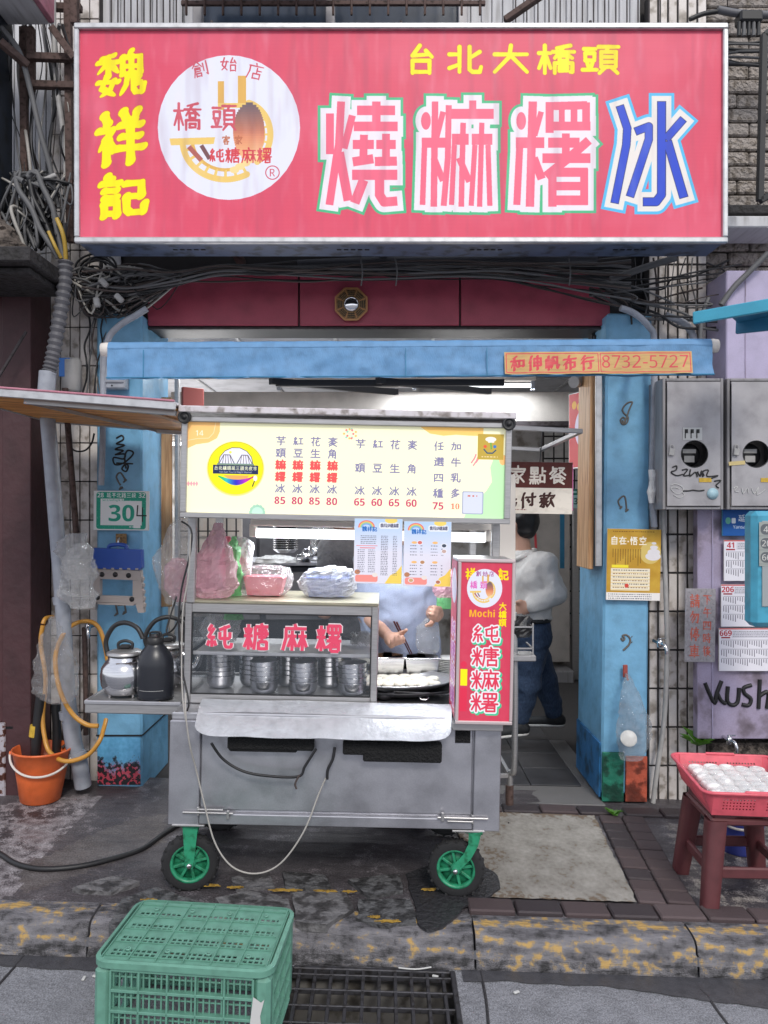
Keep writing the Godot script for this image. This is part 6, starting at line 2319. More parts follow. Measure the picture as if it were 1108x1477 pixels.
func build_cart_goods() -> void:
	# bowls in the case
	var bowl := shape().lathe([Vector2(0, 0.001), Vector2(0.036, 0.0), Vector2(0.05, 0.007), Vector2(0.059, 0.024), Vector2(0.062, 0.054), Vector2(0.0632, 0.056), Vector2(0.061, 0.055), Vector2(0.057, 0.024), Vector2(0.048, 0.01), Vector2(0.03, 0.004), Vector2(0, 0.004)], Vector3.ZERO, 28).done()
	var stacks := [[-0.52, 0.0, 6, "tall stack at the case end by the kettles"], [-0.385, -0.05, 6, "second stack from the kettles, against the back"], [-0.315, 0.08, 5, "short front stack below the second glass letter"], [-0.225, -0.06, 6, "rear stack between the two front stacks"], [-0.145, 0.085, 5, "front stack below the third glass letter"], [-0.045, -0.05, 6, "rear stack under the yellow sponge"], [0.065, 0.085, 5, "front stack at the case end by the counter"]]
	for s in stacks:
		for k in s[2]:
			var b := put("steel_bowl", bowl, M.bowl_steel, null, on_cart(s[0], 0.76 + k * 0.0205, s[1]))
			b.rotation.z = ROLL
			b.rotation.y = k * 0.7
			tag(b, ("topmost steel bowl of the %s" if k == s[2] - 1 else "lowest steel bowl of the %s" if k == 0 else "steel bowl inside the %s") % s[3], "bowl", "steel bowls in the %s" % s[3])
	# odds and ends on the case shelf
	var bag := put("rolled_plastic_bag", crumple([[0, 0.05, 0.05, 0, 0], [0.05, 0.085, 0.07, 0, 0], [0.11, 0.07, 0.06, 0.01, 0], [0.15, 0.03, 0.03, 0.02, 0]], 30, 6, 0.018, 14.0, 5), M.film, null, on_cart(-0.54, 0.943, -0.08))
	tag(bag, "clear plastic bag standing on the glass case shelf", "bag")
	var sp := put("yellow_sponge", shape().box(Vector3.ZERO, v3(0.13, 0.03, 0.08), 0.008, Basis(v3(0.2, 1, 0).normalized(), 0.3)).done(), M.sponge, null, on_cart(-0.02, 0.895, -0.17))
	tag(sp, "yellow scouring sponge lying on the bowls in the glass case", "sponge")
	var st := shape()
	rng.seed = 8
	for k in 22:
		var p := PackedVector3Array()
		for i in 14:
			var a := TAU * i / 14 + k
			p.append(v3(cos(a) * rng.randf_range(0.03, 0.055), rng.randf_range(0.0, 0.06), sin(a) * rng.randf_range(0.03, 0.05)))
		st.tube(p, 0.0012, 4)
	tag(put("steel_wool_pad", st.done(), M.steel_frame, null, on_cart(0.1, 0.945, -0.06)), "ball of steel wool on the shelf of the glass case", "scourer")
	for q in [[-0.28, 0.02, "wooden stick standing behind the second bowl stack"], [-0.21, -0.02, "wooden stick standing behind the rear middle bowl stack"]]:
		tag(put("wooden_stick", shape().tube(PackedVector3Array([v3(0, 0, 0), v3(q[1], 0.17, -0.01)]), 0.006, 8).done(), M.wood_strip, null, on_cart(q[0], 0.76, -0.2)), q[2], "stick", "wooden sticks in the glass case")
	# wrapped boxes on the case
	for q in [[-0.34, M.pink_lid, "pink box wrapped in a thin plastic bag on the case", 0.115], [-0.06, M.blue_lid, "blue box wrapped in a white plastic bag on the case", 0.125]]:
		var t := thing("wrapped_box", q[2], "box", on_cart(q[0], 1.164, -0.06), "wrapped boxes on top of the glass case")
		t.rotation.z = ROLL
		var tub := shape().prism(PackedVector2Array([Vector2(-q[3] * 0.62, 0.003), Vector2(q[3] * 0.62, 0.003), Vector2(q[3] * 0.78, 0.085), Vector2(-q[3] * 0.78, 0.085)]), -0.06, 0.06)
		put("box", tub.done(), q[1], t)
		put("plastic_wrap", crumple([[0.002, q[3] * 0.75, 0.08, 0, 0], [0.04, q[3] * 0.95, 0.09, 0, 0], [0.085, q[3] * 0.95, 0.085, 0, 0], [0.115, q[3] * 0.7, 0.065, 0.01, 0], [0.13, q[3] * 0.3, 0.03, 0.02, 0]], 44, 7, 0.02, 13.0, int(q[3] * 1000)), M.film if q[1] == M.pink_lid else M.film_white, t)
	# hanging bags
	var hb := [
		["pink_plastic_bag", "translucent pink plastic bag hanging inside the cart window", M.film_pink, at(311, 862, 3.3), [[0, 0.06, 0.05, -0.01, 0], [0.05, 0.095, 0.06, -0.01, 0], [0.16, 0.075, 0.05, 0.0, 0], [0.26, 0.03, 0.02, 0.01, 0], [0.32, 0.012, 0.012, 0.015, 0]]],
		["pink_carrier_bag", "deep pink carrier bag hanging behind the translucent pink one", M.pink_lid, at(329, 838, 3.45), [[0, 0.02, 0.02, 0, 0], [0.06, 0.035, 0.025, 0, 0], [0.14, 0.02, 0.015, 0, 0], [0.2, 0.008, 0.008, 0, 0]]],
		["green_plastic_bag", "light green plastic bag hanging in the cart window", M.film_green, at(338, 894, 3.42), [[0, 0.035, 0.02, 0, 0], [0.06, 0.025, 0.02, 0, 0], [0.2, 0.03, 0.02, 0, 0], [0.32, 0.022, 0.02, -0.005, 0], [0.37, 0.008, 0.01, 0, 0]]],
		["white_cloth", "white cloth hanging beside the green bag in the cart", M.bag_white, at(352, 842, 3.5), [[0, 0.028, 0.01, 0.0, 0], [0.1, 0.032, 0.012, 0, 0], [0.18, 0.04, 0.014, 0, 0], [0.21, 0.012, 0.01, -0.01, 0]]],
		["clear_hanging_bag", "clear plastic bag with pink packets hanging behind the kettles", M.film_thin, at(256, 872, 3.55), [[0, 0.05, 0.04, 0.02, 0], [0.08, 0.085, 0.06, 0.01, 0], [0.2, 0.1, 0.06, -0.01, 0], [0.28, 0.05, 0.04, 0.0, 0], [0.36, 0.045, 0.03, 0.02, 0], [0.4, 0.015, 0.015, 0.03, 0]]],
	]
	for q in hb:
		tag(put(q[0], crumple(q[4], 36, 8, 0.02, 12.0, int(q[3].x * 1000) + 700), q[2], null, q[3]), q[1], "cloth" if q[0] == "white_cloth" else "bag")
	tag(put("pink_packet", crumple([[0, 0.03, 0.02, 0.02, 0], [0.06, 0.07, 0.03, 0.01, 0], [0.16, 0.055, 0.03, 0.0, 0], [0.2, 0.02, 0.02, 0, 0]], 28, 6, 0.012, 16.0, 3), M.film_pink, null, at(257, 868, 3.55)), "pink packet inside the clear bag behind the kettles", "packet")
	tag(put("wrapped_bundle", crumple([[0, 0.03, 0.03, 0, 0], [0.03, 0.05, 0.04, 0, 0], [0.1, 0.055, 0.04, 0.01, 0], [0.14, 0.02, 0.02, 0, 0]], 28, 6, 0.012, 16.0, 31), M.film_pink, null, at(641, 862, 3.6)), "pink plastic bundle hanging behind the light box", "bag")
	tag(put("green_cloth", crumple([[0, 0.035, 0.02, 0, 0], [0.06, 0.035, 0.02, 0, 0], [0.07, 0.03, 0.02, 0, 0]], 20, 5, 0.006, 16.0, 37), M.film_green, null, at(641, 878, 3.7)), "bright green cloth hanging by the cook's hand", "cloth")
	# kettles and bottle on the side shelf
	for i in 2:
		var o := on_cart([-0.93, -0.8][i], 0.724, [0.03, -0.17][i])
		var k := thing("kettle", ["round aluminium kettle with black arched handle at the shelf edge", "second aluminium kettle standing behind the black bottle"][i], "kettle", o, "kettles on the side shelf")
		put("pot", shape().lathe([Vector2(0, 0.006), Vector2(0.07, 0.008), Vector2(0.085, 0.015), Vector2(0.102, 0.05), Vector2(0.106, 0.09), Vector2(0.1, 0.125), Vector2(0.082, 0.152), Vector2(0.072, 0.158), Vector2(0.074, 0.18), Vector2(0.07, 0.18)], Vector3.ZERO, 36).done(), M.steel_shiny, k)
		put("lid", shape().lathe([Vector2(0.078, 0.178), Vector2(0.078, 0.188), Vector2(0.06, 0.196), Vector2(0.02, 0.2), Vector2(0, 0.2)], Vector3.ZERO, 32).done(), M.steel_frame, k)
		put("lid_knob", shape().box(v3(0.0, 0.21, 0), v3(0.05, 0.02, 0.03), 0.008).tube(curve([v3(-0.028, 0.2, 0), v3(-0.03, 0.225, 0), v3(0, 0.236, 0), v3(0.03, 0.225, 0), v3(0.028, 0.2, 0)]), 0.007, 8).done(), M.black_rubber_and_hole, k)
		var spin := Basis(Vector3.UP, -0.3 if i == 0 else 0.2)
		var sp2 := shape().tube(curve([spin * v3(0.085, 0.06, 0), spin * v3(0.13, 0.09, 0), spin * v3(0.15, 0.15, 0)]), 0.024, 12, 0.014)
		put("spout", sp2.done(), M.steel_shiny, k)
		put("handle", shape().tube(curve([spin * v3(-0.088, 0.165, 0), spin * v3(-0.1, 0.23, 0), spin * v3(-0.06, 0.295, 0), spin * v3(0, 0.315, 0), spin * v3(0.06, 0.295, 0), spin * v3(0.09, 0.25, 0)]), 0.0105, 10).done(), M.black_rubber_and_hole, k)
		put("foot", shape().tube(PackedVector3Array([v3(0.05, 0.0, 0.05), v3(0.05, 0.012, 0.05)]), 0.006, 6).tube(PackedVector3Array([v3(-0.05, 0.0, 0.05), v3(-0.05, 0.012, 0.05)]), 0.006, 6).tube(PackedVector3Array([v3(0, 0.0, -0.06), v3(0, 0.012, -0.06)]), 0.006, 6).done(), M.steel_frame, k)
	var bo := thing("black_bottle", "matt black insulated bottle standing in front of the kettles", "bottle", on_cart(-0.782, 0.724, 0.085))
	put("flask", shape().lathe([Vector2(0, 0), Vector2(0.068, 0.0), Vector2(0.077, 0.006), Vector2(0.078, 0.02), Vector2(0.078, 0.14), Vector2(0.075, 0.17), Vector2(0.062, 0.2), Vector2(0.045, 0.222), Vector2(0.035, 0.232), Vector2(0.034, 0.24)], Vector3.ZERO, 36, Basis(), 0.85).done(), M.bottle_black, bo)
	put("cap", shape().lathe([Vector2(0.034, 0.236), Vector2(0.035, 0.24), Vector2(0.035, 0.262), Vector2(0.03, 0.266), Vector2(0.018, 0.268), Vector2(0.018, 0.278), Vector2(0, 0.28)], Vector3.ZERO, 24).done(), M.black_rubber_and_hole, bo)
	put("cap_loop", shape().tube(curve([v3(-0.022, 0.264, 0.0), v3(-0.02, 0.284, 0.0), v3(0.02, 0.284, 0), v3(0.022, 0.264, 0)]), 0.005, 6).done(), M.black_rubber_and_hole, bo)
	var ring := PackedVector3Array()
	for i in 14:
		var u := 0.9 + 0.11 * i
		ring.append(v3(cos(u) * 0.0782, 0.045, sin(u) * 0.0782 * 0.85))
	put("printed_line", shape().tube(ring, 0.0008, 5).done(), M.litter, bo)
	# griddle, trays and plates on the counter
	var g := thing("griddle_pan", "shallow steel pan with rows of white mochi on the counter", "pan", on_cart(0.26, 0.762, -0.12))
	put("pan", shape().lathe([Vector2(0, 0.0), Vector2(0.2, 0.0), Vector2(0.235, 0.016), Vector2(0.262, 0.03), Vector2(0.264, 0.026), Vector2(0.236, 0.01), Vector2(0.2, -0.004), Vector2(0, -0.004)], Vector3.ZERO, 40, Basis(), 0.72).done(), M.steel, g)
	put("loop_handle", shape().tube(curve([v3(0.1, 0.0, 0.19), v3(0.1, -0.02, 0.2), v3(0.13, -0.02, 0.2), v3(0.13, 0.0, 0.185)]), 0.0035, 6).done(), M.steel_shiny, g)
	var wk := put("black_wok", shape().lathe([Vector2(0, -0.02), Vector2(0.14, -0.014), Vector2(0.24, 0.008), Vector2(0.285, 0.022), Vector2(0.286, 0.018), Vector2(0.24, 0.0), Vector2(0.14, -0.024), Vector2(0, -0.03)], Vector3.ZERO, 40, Basis(), 0.7).done(), M.pan, null, on_cart(0.285, 0.752, -0.08))
	tag(wk, "wide black iron pan under the pan of mochi", "pan")
	var mo := shape().lathe([Vector2(0, 0), Vector2(0.026, 0.001), Vector2(0.031, 0.008), Vector2(0.027, 0.016), Vector2(0.014, 0.02), Vector2(0, 0.021)], Vector3.ZERO, 14).done()
	rng.seed = 12
	for i in 7:
		for j in 4:
			var x := -0.17 + i * 0.052 + (0.026 if j % 2 else 0.0)
			var z := -0.1 + j * 0.05
			if (x * x) / 0.04 + (z * z) / 0.018 > 1.0:
				continue
			var p := put("mochi_piece", mo, M.mochi, null, g.position + v3(x, 0.001 + rng.randf() * 0.004, z))
			p.rotation.y = rng.randf() * TAU
			tag(p, "round white mochi piece in the shallow steel pan", "mochi", "mochi pieces in the pan")
	for q in [[0.22, "steel food tray with orange filling by the cook's hand", M.food_orange], [0.385, "steel food tray with dark filling and chopsticks in it", M.food_dark]]:
		var t := thing("food_tray", q[1], "tray", on_cart(q[0], 0.752, -0.37), "food trays beside the cook")
		var sh := shape()
		var a := PackedVector2Array([Vector2(-0.068, 0.0), Vector2(0.068, 0.0), Vector2(0.08, 0.1), Vector2(-0.08, 0.1)])
		for s in [-1, 1]:
			sh.prism(a, s * 0.1 - 0.002, s * 0.1 + 0.002)
			sh.bar(v3(s * 0.068, 0, 0), v3(s * 0.08, 0.1, 0), 0.2, 0.003, 0.0, v3(0, 0, 1))
			sh.box(v3(0, 0.1, s * 0.104), v3(0.18, 0.006, 0.014), 0.002)
			sh.box(v3(s * 0.085, 0.1, 0), v3(0.014, 0.006, 0.2), 0.002)
		sh.box(v3(0, 0.002, 0), v3(0.136, 0.004, 0.2), 0.0)
		put("tray_body", sh.done(), M.steel_shiny, t)
		put("filling", shape().box(v3(0, 0.06, 0), v3(0.138, 0.02, 0.188), 0.01).done(), q[2], t)
	var pl := shape().lathe([Vector2(0, 0.0), Vector2(0.03, 0.0), Vector2(0.042, 0.004), Vector2(0.062, 0.01), Vector2(0.062, 0.012), Vector2(0.04, 0.007), Vector2(0, 0.004)], Vector3.ZERO, 26).done()
	for k in 15:
		var p := put("white_plate", pl, M.plate, null, on_cart(0.515, 0.729 + k * 0.0082, -0.3) + v3(sin(k * 2.1) * 0.002, 0, 0))
		tag(p, "topmost small white plate of the stack beside the light box" if k == 14 else "small white plate inside the stack beside the light box", "plate", "white plates stacked on the counter")
	var lad := thing("ladle_bowl", "dark metal bowl with a long handle lying on the counter front", "ladle", on_cart(0.205, 0.745, 0.06))
	put("bowl", shape().lathe([Vector2(0, -0.01), Vector2(0.025, -0.006), Vector2(0.042, 0.008), Vector2(0.05, 0.026), Vector2(0.047, 0.026), Vector2(0.04, 0.011), Vector2(0.022, -0.002), Vector2(0, -0.005)], Vector3.ZERO, 24).done(), M.pan, lad)
	put("handle", shape().tube(PackedVector3Array([v3(0.04, 0.022, 0), v3(0.3, 0.012, 0.02)]), 0.005, 8).done(), M.pan, lad)
	# loose wires on the cart front
	var wires := [
		["white_power_cord", "thin white cord drooping in a loop below the cart door", M.cable_white, [[268, 1000, 3.0], [268, 1030, 2.97], [274, 1075, 2.98], [283, 1110, 3.02], [295, 1160, 3.02], [310, 1215, 3.01], [335, 1250, 3.0], [370, 1260, 3.0], [405, 1245, 3.0], [438, 1200, 3.0], [460, 1145, 3.02], [470, 1122, 3.02]], 0.0035],
		["black_gas_wire", "black wire hanging across the cart door under the apron", M.cable_black, [[305, 1072, 3.0], [322, 1095, 3.02], [350, 1112, 3.02], [385, 1119, 3.02], [430, 1120, 3.02], [440, 1105, 3.02], [456, 1080, 3.02]], 0.0055],
		["black_plug_wire", "short thick black wire hanging from the cart burner", M.cable_black, [[483, 1078, 3.02], [480, 1095, 3.02], [473, 1110, 3.02], [472, 1124, 3.02]], 0.006],
		["copper_wire_end", "frayed copper brown wire end hanging on the cart door", M.cable_brown, [[432, 1118, 3.01], [426, 1130, 3.01], [428, 1138, 3.01]], 0.004],
		["black_lamp_cord", "black cord running down the cart corner from the menu panel", M.cable_black, [[262, 752, 3.15], [276, 765, 3.14], [274, 800, 3.14], [262, 850, 3.15], [258, 900, 3.15], [262, 960, 3.14], [272, 1010, 3.1], [270, 1025, 3.05]], 0.004],
		["white_lamp_cord", "pale cord running down the cart corner behind the case", M.cable_white, [[275, 770, 3.12], [272, 830, 3.12], [264, 880, 3.12], [262, 960, 3.1], [264, 1010, 3.06], [268, 1040, 3.0]], 0.003],
		["black_shelf_cord", "black cord leaning over the kettles from the awning post", M.cable_black, [[255, 860, 3.5], [240, 910, 3.45], [252, 905, 3.4], [262, 880, 3.2]], 0.004],
	]
	for q in wires:
		var p := []
		for v in q[3]:
			p.append(at(v[0], v[1], v[2]))
		tag(put(q[0], shape().tube(curve(p), q[4], 7).done(), q[2]), q[1], "cord")


# ------------------------------------------------------------------ inside the shop
func build_room_goods() -> void:
	var k := thing("kitchen_counter", "dark steel kitchen counter standing inside the shop", "counter", at(440, 880, 5.6))
	put("cabinet", box_mesh(v3(1.7, 1.1, 0.5), 0.01), M.fridge_dark, k, v3(0, -0.22, -0.1))
	put("counter_top", box_mesh(v3(1.75, 0.03, 0.56), 0.004), M.steel_dull, k, v3(0, 0.35, -0.08))
	for i in 3:
		put("drawer", box_mesh(v3(0.52, 0.34, 0.02), 0.006), M.fridge, k, v3(-0.56 + i * 0.56, 0.12, 0.16))
	var sk := shape().lathe([Vector2(0, 0), Vector2(0.06, 0.004), Vector2(0.09, 0.03), Vector2(0.094, 0.034), Vector2(0.088, 0.032), Vector2(0.055, 0.008), Vector2(0, 0.006)], Vector3.ZERO, 24).done()
	for i in 11:
		tag(put("steel_dish", sk, M.steel_shiny, null, at(412, 804, 5.5) + v3(0, 0.03 + i * 0.016, 0)), "topmost steel dish of the stack on the kitchen counter" if i == 10 else "steel dish inside the stack on the kitchen counter", "dish", "steel dishes stacked in the kitchen")
	for q in [[455, 796, 5.5, 0.05, 0.09, "small steel cup on the kitchen counter beside the dish stack"], [441, 800, 5.4, 0.035, 0.06, "short steel tin on the kitchen counter before the cup"]]:
		var c := thing("steel_cup", q[5], "cup", at(q[0], q[1] + 10, q[2]))
		put("cup", shape().lathe([Vector2(0, 0), Vector2(q[3], 0.0), Vector2(q[3], q[4]), Vector2(q[3] - 0.004, q[4]), Vector2(q[3] - 0.004, 0.005), Vector2(0, 0.005)], Vector3.ZERO, 24).done(), M.steel_shiny, c)
		put("handle", shape().tube(curve([v3(-q[3], q[4] * 0.8, 0), v3(-q[3] * 1.7, q[4] * 0.7, 0), v3(-q[3] * 1.7, q[4] * 0.3, 0), v3(-q[3], q[4] * 0.2, 0)]), 0.006, 6).done(), M.steel_shiny, c)
	tag(put("folded_cloth", crumple([[0, 0.13, 0.09, 0, 0], [0.03, 0.12, 0.08, 0, 0], [0.05, 0.06, 0.05, 0, 0]], 30, 5, 0.02, 10.0, 4), M.bag_white, null, at(398, 812, 5.4)), "white folded cloth under the dish stack in the kitchen", "cloth")
	tag(put("grey_plastic_bag", crumple([[0, 0.03, 0.03, 0, 0], [0.06, 0.11, 0.08, 0, 0], [0.16, 0.12, 0.08, 0, 0], [0.24, 0.05, 0.04, 0, 0]], 30, 6, 0.02, 12.0, 8), M.film, null, at(458, 802, 5.2) + v3(0.08, 0.0, 0)), "greyish plastic bag hanging in the kitchen before the worker", "bag")
	var fr := thing("steel_fridge", "tall grey steel fridge at the back of the shop", "fridge", at(380, 900, 6.9))
	put("cabinet", box_mesh(v3(1.0, 1.9, 0.5), 0.01), M.fridge, fr, v3(0, 0.1, 0))
	for i in 2:
		put("door", box_mesh(v3(0.48, 1.8, 0.03), 0.008), M.fridge, fr, v3(-0.25 + i * 0.5, 0.1, 0.266))
		put("handle", box_mesh(v3(0.02, 0.3, 0.03), 0.005), M.black_metal, fr, v3(-0.04 + i * 0.08, 0.2, 0.296))
	var gt := thing("wire_gate", "black wire gate panel inside the shop behind the pink bag", "gate", at(300, 800, 4.9))
	var sh := shape()
	for i in 7:
		sh.bar(v3(-0.18 + i * 0.06, -0.35, 0), v3(-0.18 + i * 0.06, 0.35, 0), 0.008, 0.008, 0.0)
	for i in 5:
		sh.bar(v3(-0.2, -0.3 + i * 0.15, 0.006), v3(0.2, -0.3 + i * 0.15, 0.006), 0.008, 0.008, 0.0)
	put("wire_panel", sh.done(), M.black_metal, gt)
	put("board", box_mesh(v3(0.42, 0.8, 0.02), 0.003), M.wall_cream, gt, v3(0, 0, -0.05))
	# rack with a wire basket beside the aisle
	var rk := thing("tube_rack", "bent steel tube rack with a small wire basket beside the aisle", "rack", at(735, 1160, 4.0))
	put("leg", shape().tube(curve([v3(0, 0, 0), v3(0.004, 0.16, 0), v3(0.02, 0.2, 0.02), v3(0.025, 0.6, 0.02), v3(0.02, 1.0, 0.02)]), 0.017, 10).done(), M.steel_frame, rk)
	put("foot", shape().tube(PackedVector3Array([v3(0, 0, 0), v3(0, 0.1, 0)]), 0.021, 10).done(), M.rust_metal, rk)
	put("brace", shape().bar(v3(0, 0.15, 0), v3(-0.16, 0.42, -0.3), 0.02, 0.02).bar(v3(-0.005, 0.15, 0), v3(-0.2, 0.16, 0.05), 0.02, 0.02).done(), M.steel_frame, rk)
	put("basket", shape().bar(v3(0.0, 0.93, 0.06), v3(0.11, 0.93, 0.06), 0.008, 0.008).bar(v3(0.11, 0.93, 0.06), v3(0.11, 0.93, -0.12), 0.008, 0.008).bar(v3(0.0, 0.82, 0.06), v3(0.11, 0.82, 0.06), 0.008, 0.008).bar(v3(0.11, 0.82, 0.06), v3(0.11, 0.82, -0.12), 0.008, 0.008).bar(v3(0.11, 0.76, 0.06), v3(0.11, 0.95, 0.06), 0.008, 0.008).box(v3(0.06, 0.77, 0), v3(0.13, 0.03, 0.14), 0.004).done(), M.steel_frame, rk)
	tag(put("black_pouch", crumple([[0, 0.04, 0.04, 0, 0], [0.05, 0.05, 0.05, 0, 0], [0.11, 0.035, 0.04, 0, 0]], 20, 5, 0.02, 14.0, 6), M.black_rubber_and_hole, null, rk.position + v3(0.06, 0.87, 0)), "small black pouch in the wire basket of the rack", "pouch")
	# white board edge behind the light box, red cloth by the door, stacked chair
	tag(put("whiteboard", box_mesh(v3(0.13, 0.75, 0.02), 0.003), M.handle_white, null, at(725, 790, 3.95)), "plain white panel standing between the cart and the aisle", "panel")
	tag(put("red_ribbon", shape().box(Vector3.ZERO, v3(0.02, 0.5, 0.01), 0.002, Basis(v3(0, 0, 1), 0.06)).done(), M.red_cloth, null, at(772, 770, 6.6)), "narrow red hanging scroll behind the walking man", "scroll")
	tag(put("sticker_strip", box_mesh(v3(0.04, 0.62, 0.01), 0.001), M.teal_deep, null, at(811, 770, 6.9)), "blue strip of stickers beside the back door", "strip")
	tag(put("blue_crate_lid", shape().box(Vector3.ZERO, v3(0.2, 0.07, 0.2), 0.02).done(), M.step_blue, null, at(622, 868, 4.7)), "dark blue plastic lid behind the cook", "lid")
	# wire mesh under the cart
	var wm := thing("wire_mesh_panel", "dark diamond wire mesh panel standing under the cart", "mesh panel", at(590, 1232, 3.85))
	var ws := shape()
	for i in 16:
		ws.tube(PackedVector3Array([v3(-0.55 + i * 0.06, -0.12, 0), v3(-0.4 + i * 0.06, 0.16, 0)]), 0.003, 5)
		ws.tube(PackedVector3Array([v3(-0.4 + i * 0.06, -0.12, 0.005), v3(-0.55 + i * 0.06, 0.16, 0.005)]), 0.003, 5)
	put("mesh", ws.done(), M.black_metal, wm)


# ------------------------------------------------------------------ neighbours, pipes, cables
func path_at(list: Array, steps := 6) -> PackedVector3Array:
	var p := []
	for v in list:
		p.append(at(v[0], v[1], v[2]))
	return curve(p, steps)


func build_neighbours() -> void:
	# brown shutter wall
	var nb := thing("brown_metal_wall", "dark brown metal shutter wall of the neighbouring shop", "wall", v3(-2.49, 0, -4.05))
	put("sheet", box_mesh(v3(1.2, 2.35, 0.12), 0.004), M.brown_metal, nb, v3(0.01, 1.58, -0.06))
	put("edge_post", box_mesh(v3(0.15, 2.75, 0.24), 0.004), M.brown_metal_worn, nb, v3(0.565, 1.38, -0.1))
	for x in [0.33, 0.46]:
		put("seam", box_mesh(v3(0.007, 2.3, 0.006), 0.001), M.black_metal, nb, v3(x, 1.58, 0.002))
	put("rail", box_mesh(v3(1.1, 0.02, 0.02), 0.003), M.black_metal, nb, v3(0, 0.42, 0.01))
	put("rod", shape().tube(PackedVector3Array([at(38, 478, 3.95) - nb.position, at(-30, 590, 3.9) - nb.position]), 0.008, 8).done(), M.dark_steel, nb)
	put("base_block", shape().box(v3(0.45, 0.24, -0.02), v3(0.12, 0.42, 0.1), 0.006).done(), M.paint_flaking, nb)
	put("base_block", shape().box(v3(0.3, 0.24, -0.08), v3(0.12, 0.42, 0.1), 0.006).done(), M.black_metal, nb)
	# ledge with rubble above it
	var le := thing("dark_ledge", "dark wooden ledge with rubble jutting above the brown wall", "ledge", at(15, 396, 3.8))
	put("plank", box_mesh(v3(0.66, 0.07, 0.5), 0.006), M.charred, le, v3(-0.12, 0.02, 0))
	put("plank", box_mesh(v3(0.44, 0.055, 0.06), 0.006), M.box_grey_2, le, v3(-0.2, 0.0, 0.27))
	put("plank", box_mesh(v3(0.56, 0.03, 0.4), 0.006), M.charred, le, v3(-0.1, -0.035, -0.02))
	put("rubble", crumple([[0, 0.16, 0.12, 0, 0], [0.08, 0.15, 0.1, 0, 0], [0.16, 0.1, 0.07, 0, 0], [0.22, 0.03, 0.03, 0, 0]], 26, 5, 0.03, 9.0, 4), M.rubble, le, v3(-0.1, 0.05, 0))
	var ov := thing("projecting_sign_end", "grey underside of a projecting sign at the top corner", "sign", v3(-1.95, 4.08, -3.7))
	put("casing", box_mesh(v3(0.42, 0.2, 0.6), 0.006), M.siding, ov, v3(0, 0.1, 0))
	put("edge", box_mesh(v3(0.03, 0.3, 0.6), 0.004), M.rose_edge, ov, v3(0.226, 0.155, 0))
	tag(put("navy_column", shape().box(v3(-0.13, 0, 0), v3(0.3, 1.25, 0.2), 0.01).done(), M.navy, null, at(0, 190, 3.95)), "dark navy column at the edge beside the tangled cables", "column")
	# split stone wall
	var sw := thing("stone_clad_wall", "grey brown split stone clad wall beyond the sign end", "wall", v3(2.15, 3.75, -4.36))
	put("mortar_bed", box_mesh(v3(0.9, 2.3, 0.05), 0.0), M.mortar, sw, v3(0, 0, -0.03))
	rng.seed = 5
	var stones := [box_mesh(v3(0.235, 0.072, 0.05), 0.008), box_mesh(v3(0.165, 0.072, 0.05), 0.008)]
	for j in 27:
		var x := -0.45 + (0.12 if j % 2 else 0.0)
		var k := 0
		while x < 0.42:
			var i := 0 if (k + j) % 3 else 1
			var w := 0.235 if i == 0 else 0.165
			put("stone", stones[i], [M.split_stone, M.split_stone_2][rng.randi() % 2], sw, v3(x + w / 2, -1.1 + j * 0.081, rng.randf_range(0, 0.012)))
			x += w + 0.006
			k += 1
	# lilac sheet box, purple wall
	var lb := thing("lilac_box", "lilac metal cladding box above the meter boxes", "cladding", at(1085, 470, 4.1))
	put("casing", box_mesh(v3(0.42, 0.6, 0.3), 0.006), M.lilac, lb, v3(0.05, -0.02, -0.1))
	put("seam", box_mesh(v3(0.004, 0.6, 0.004), 0.0), M.purple, lb, v3(-0.06, -0.02, 0.052))
	var pw := thing("purple_wall", "purple painted panel wall with black graffiti", "wall", v3(2.1, 0.93, -4.2))
	var pa := at(1006, 1066, 4.15)
	var pb := at(1120, 733, 4.15)
	put("panel", box_mesh(v3(pb.x - pa.x + 0.3, pb.y - pa.y, 0.06), 0.004), M.purple, pw, v3((pa.x + pb.x) / 2 + 0.15, (pa.y + pb.y) / 2, -4.18) - pw.position)
	put("seam", box_mesh(v3(0.006, 1.25, 0.004), 0.001), M.lilac, pw, at(1028, 900, 4.146) - pw.position)
	put("base", box_mesh(v3(0.9, 0.4, 0.1), 0.004), M.rubble, pw, v3(2.25, 0.08, -4.28) - pw.position)
	var gs := [[[1017, 985], [1024, 1002], [1031, 1014], [1034, 1000], [1041, 982]], [[1034, 998], [1040, 1010], [1047, 1015]], [[1050, 990], [1049, 1010], [1056, 1017], [1064, 1012], [1066, 992]], [[1084, 988], [1073, 992], [1074, 1000], [1083, 1008], [1080, 1017], [1070, 1016]], [[1096, 980], [1094, 1022]], [[1094, 1005], [1108, 998], [1106, 1022]]]
	var gsh := shape()
	for s in gs:
		gsh.tube(path_at(s.map(func(v): return [v[0], v[1], 4.148]), 5), 0.011, 7)
	put("graffiti", gsh.done(), M.spray_black, pw, -pw.position)
	# teal canopy edge
	var tc := thing("teal_canopy", "bright teal metal canopy edge jutting in above the meter boxes", "canopy", at(1060, 455, 3.5))
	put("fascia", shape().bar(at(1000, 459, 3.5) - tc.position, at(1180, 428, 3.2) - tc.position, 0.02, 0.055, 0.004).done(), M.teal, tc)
	put("soffit", shape().bar(at(1062, 462, 3.6) - tc.position, at(1180, 440, 3.4) - tc.position, 0.3, 0.02, 0.004).bar(at(1062, 468, 3.62) - tc.position, at(1180, 455, 3.4) - tc.position, 0.02, 0.09, 0.004).done(), M.teal_deep, tc)
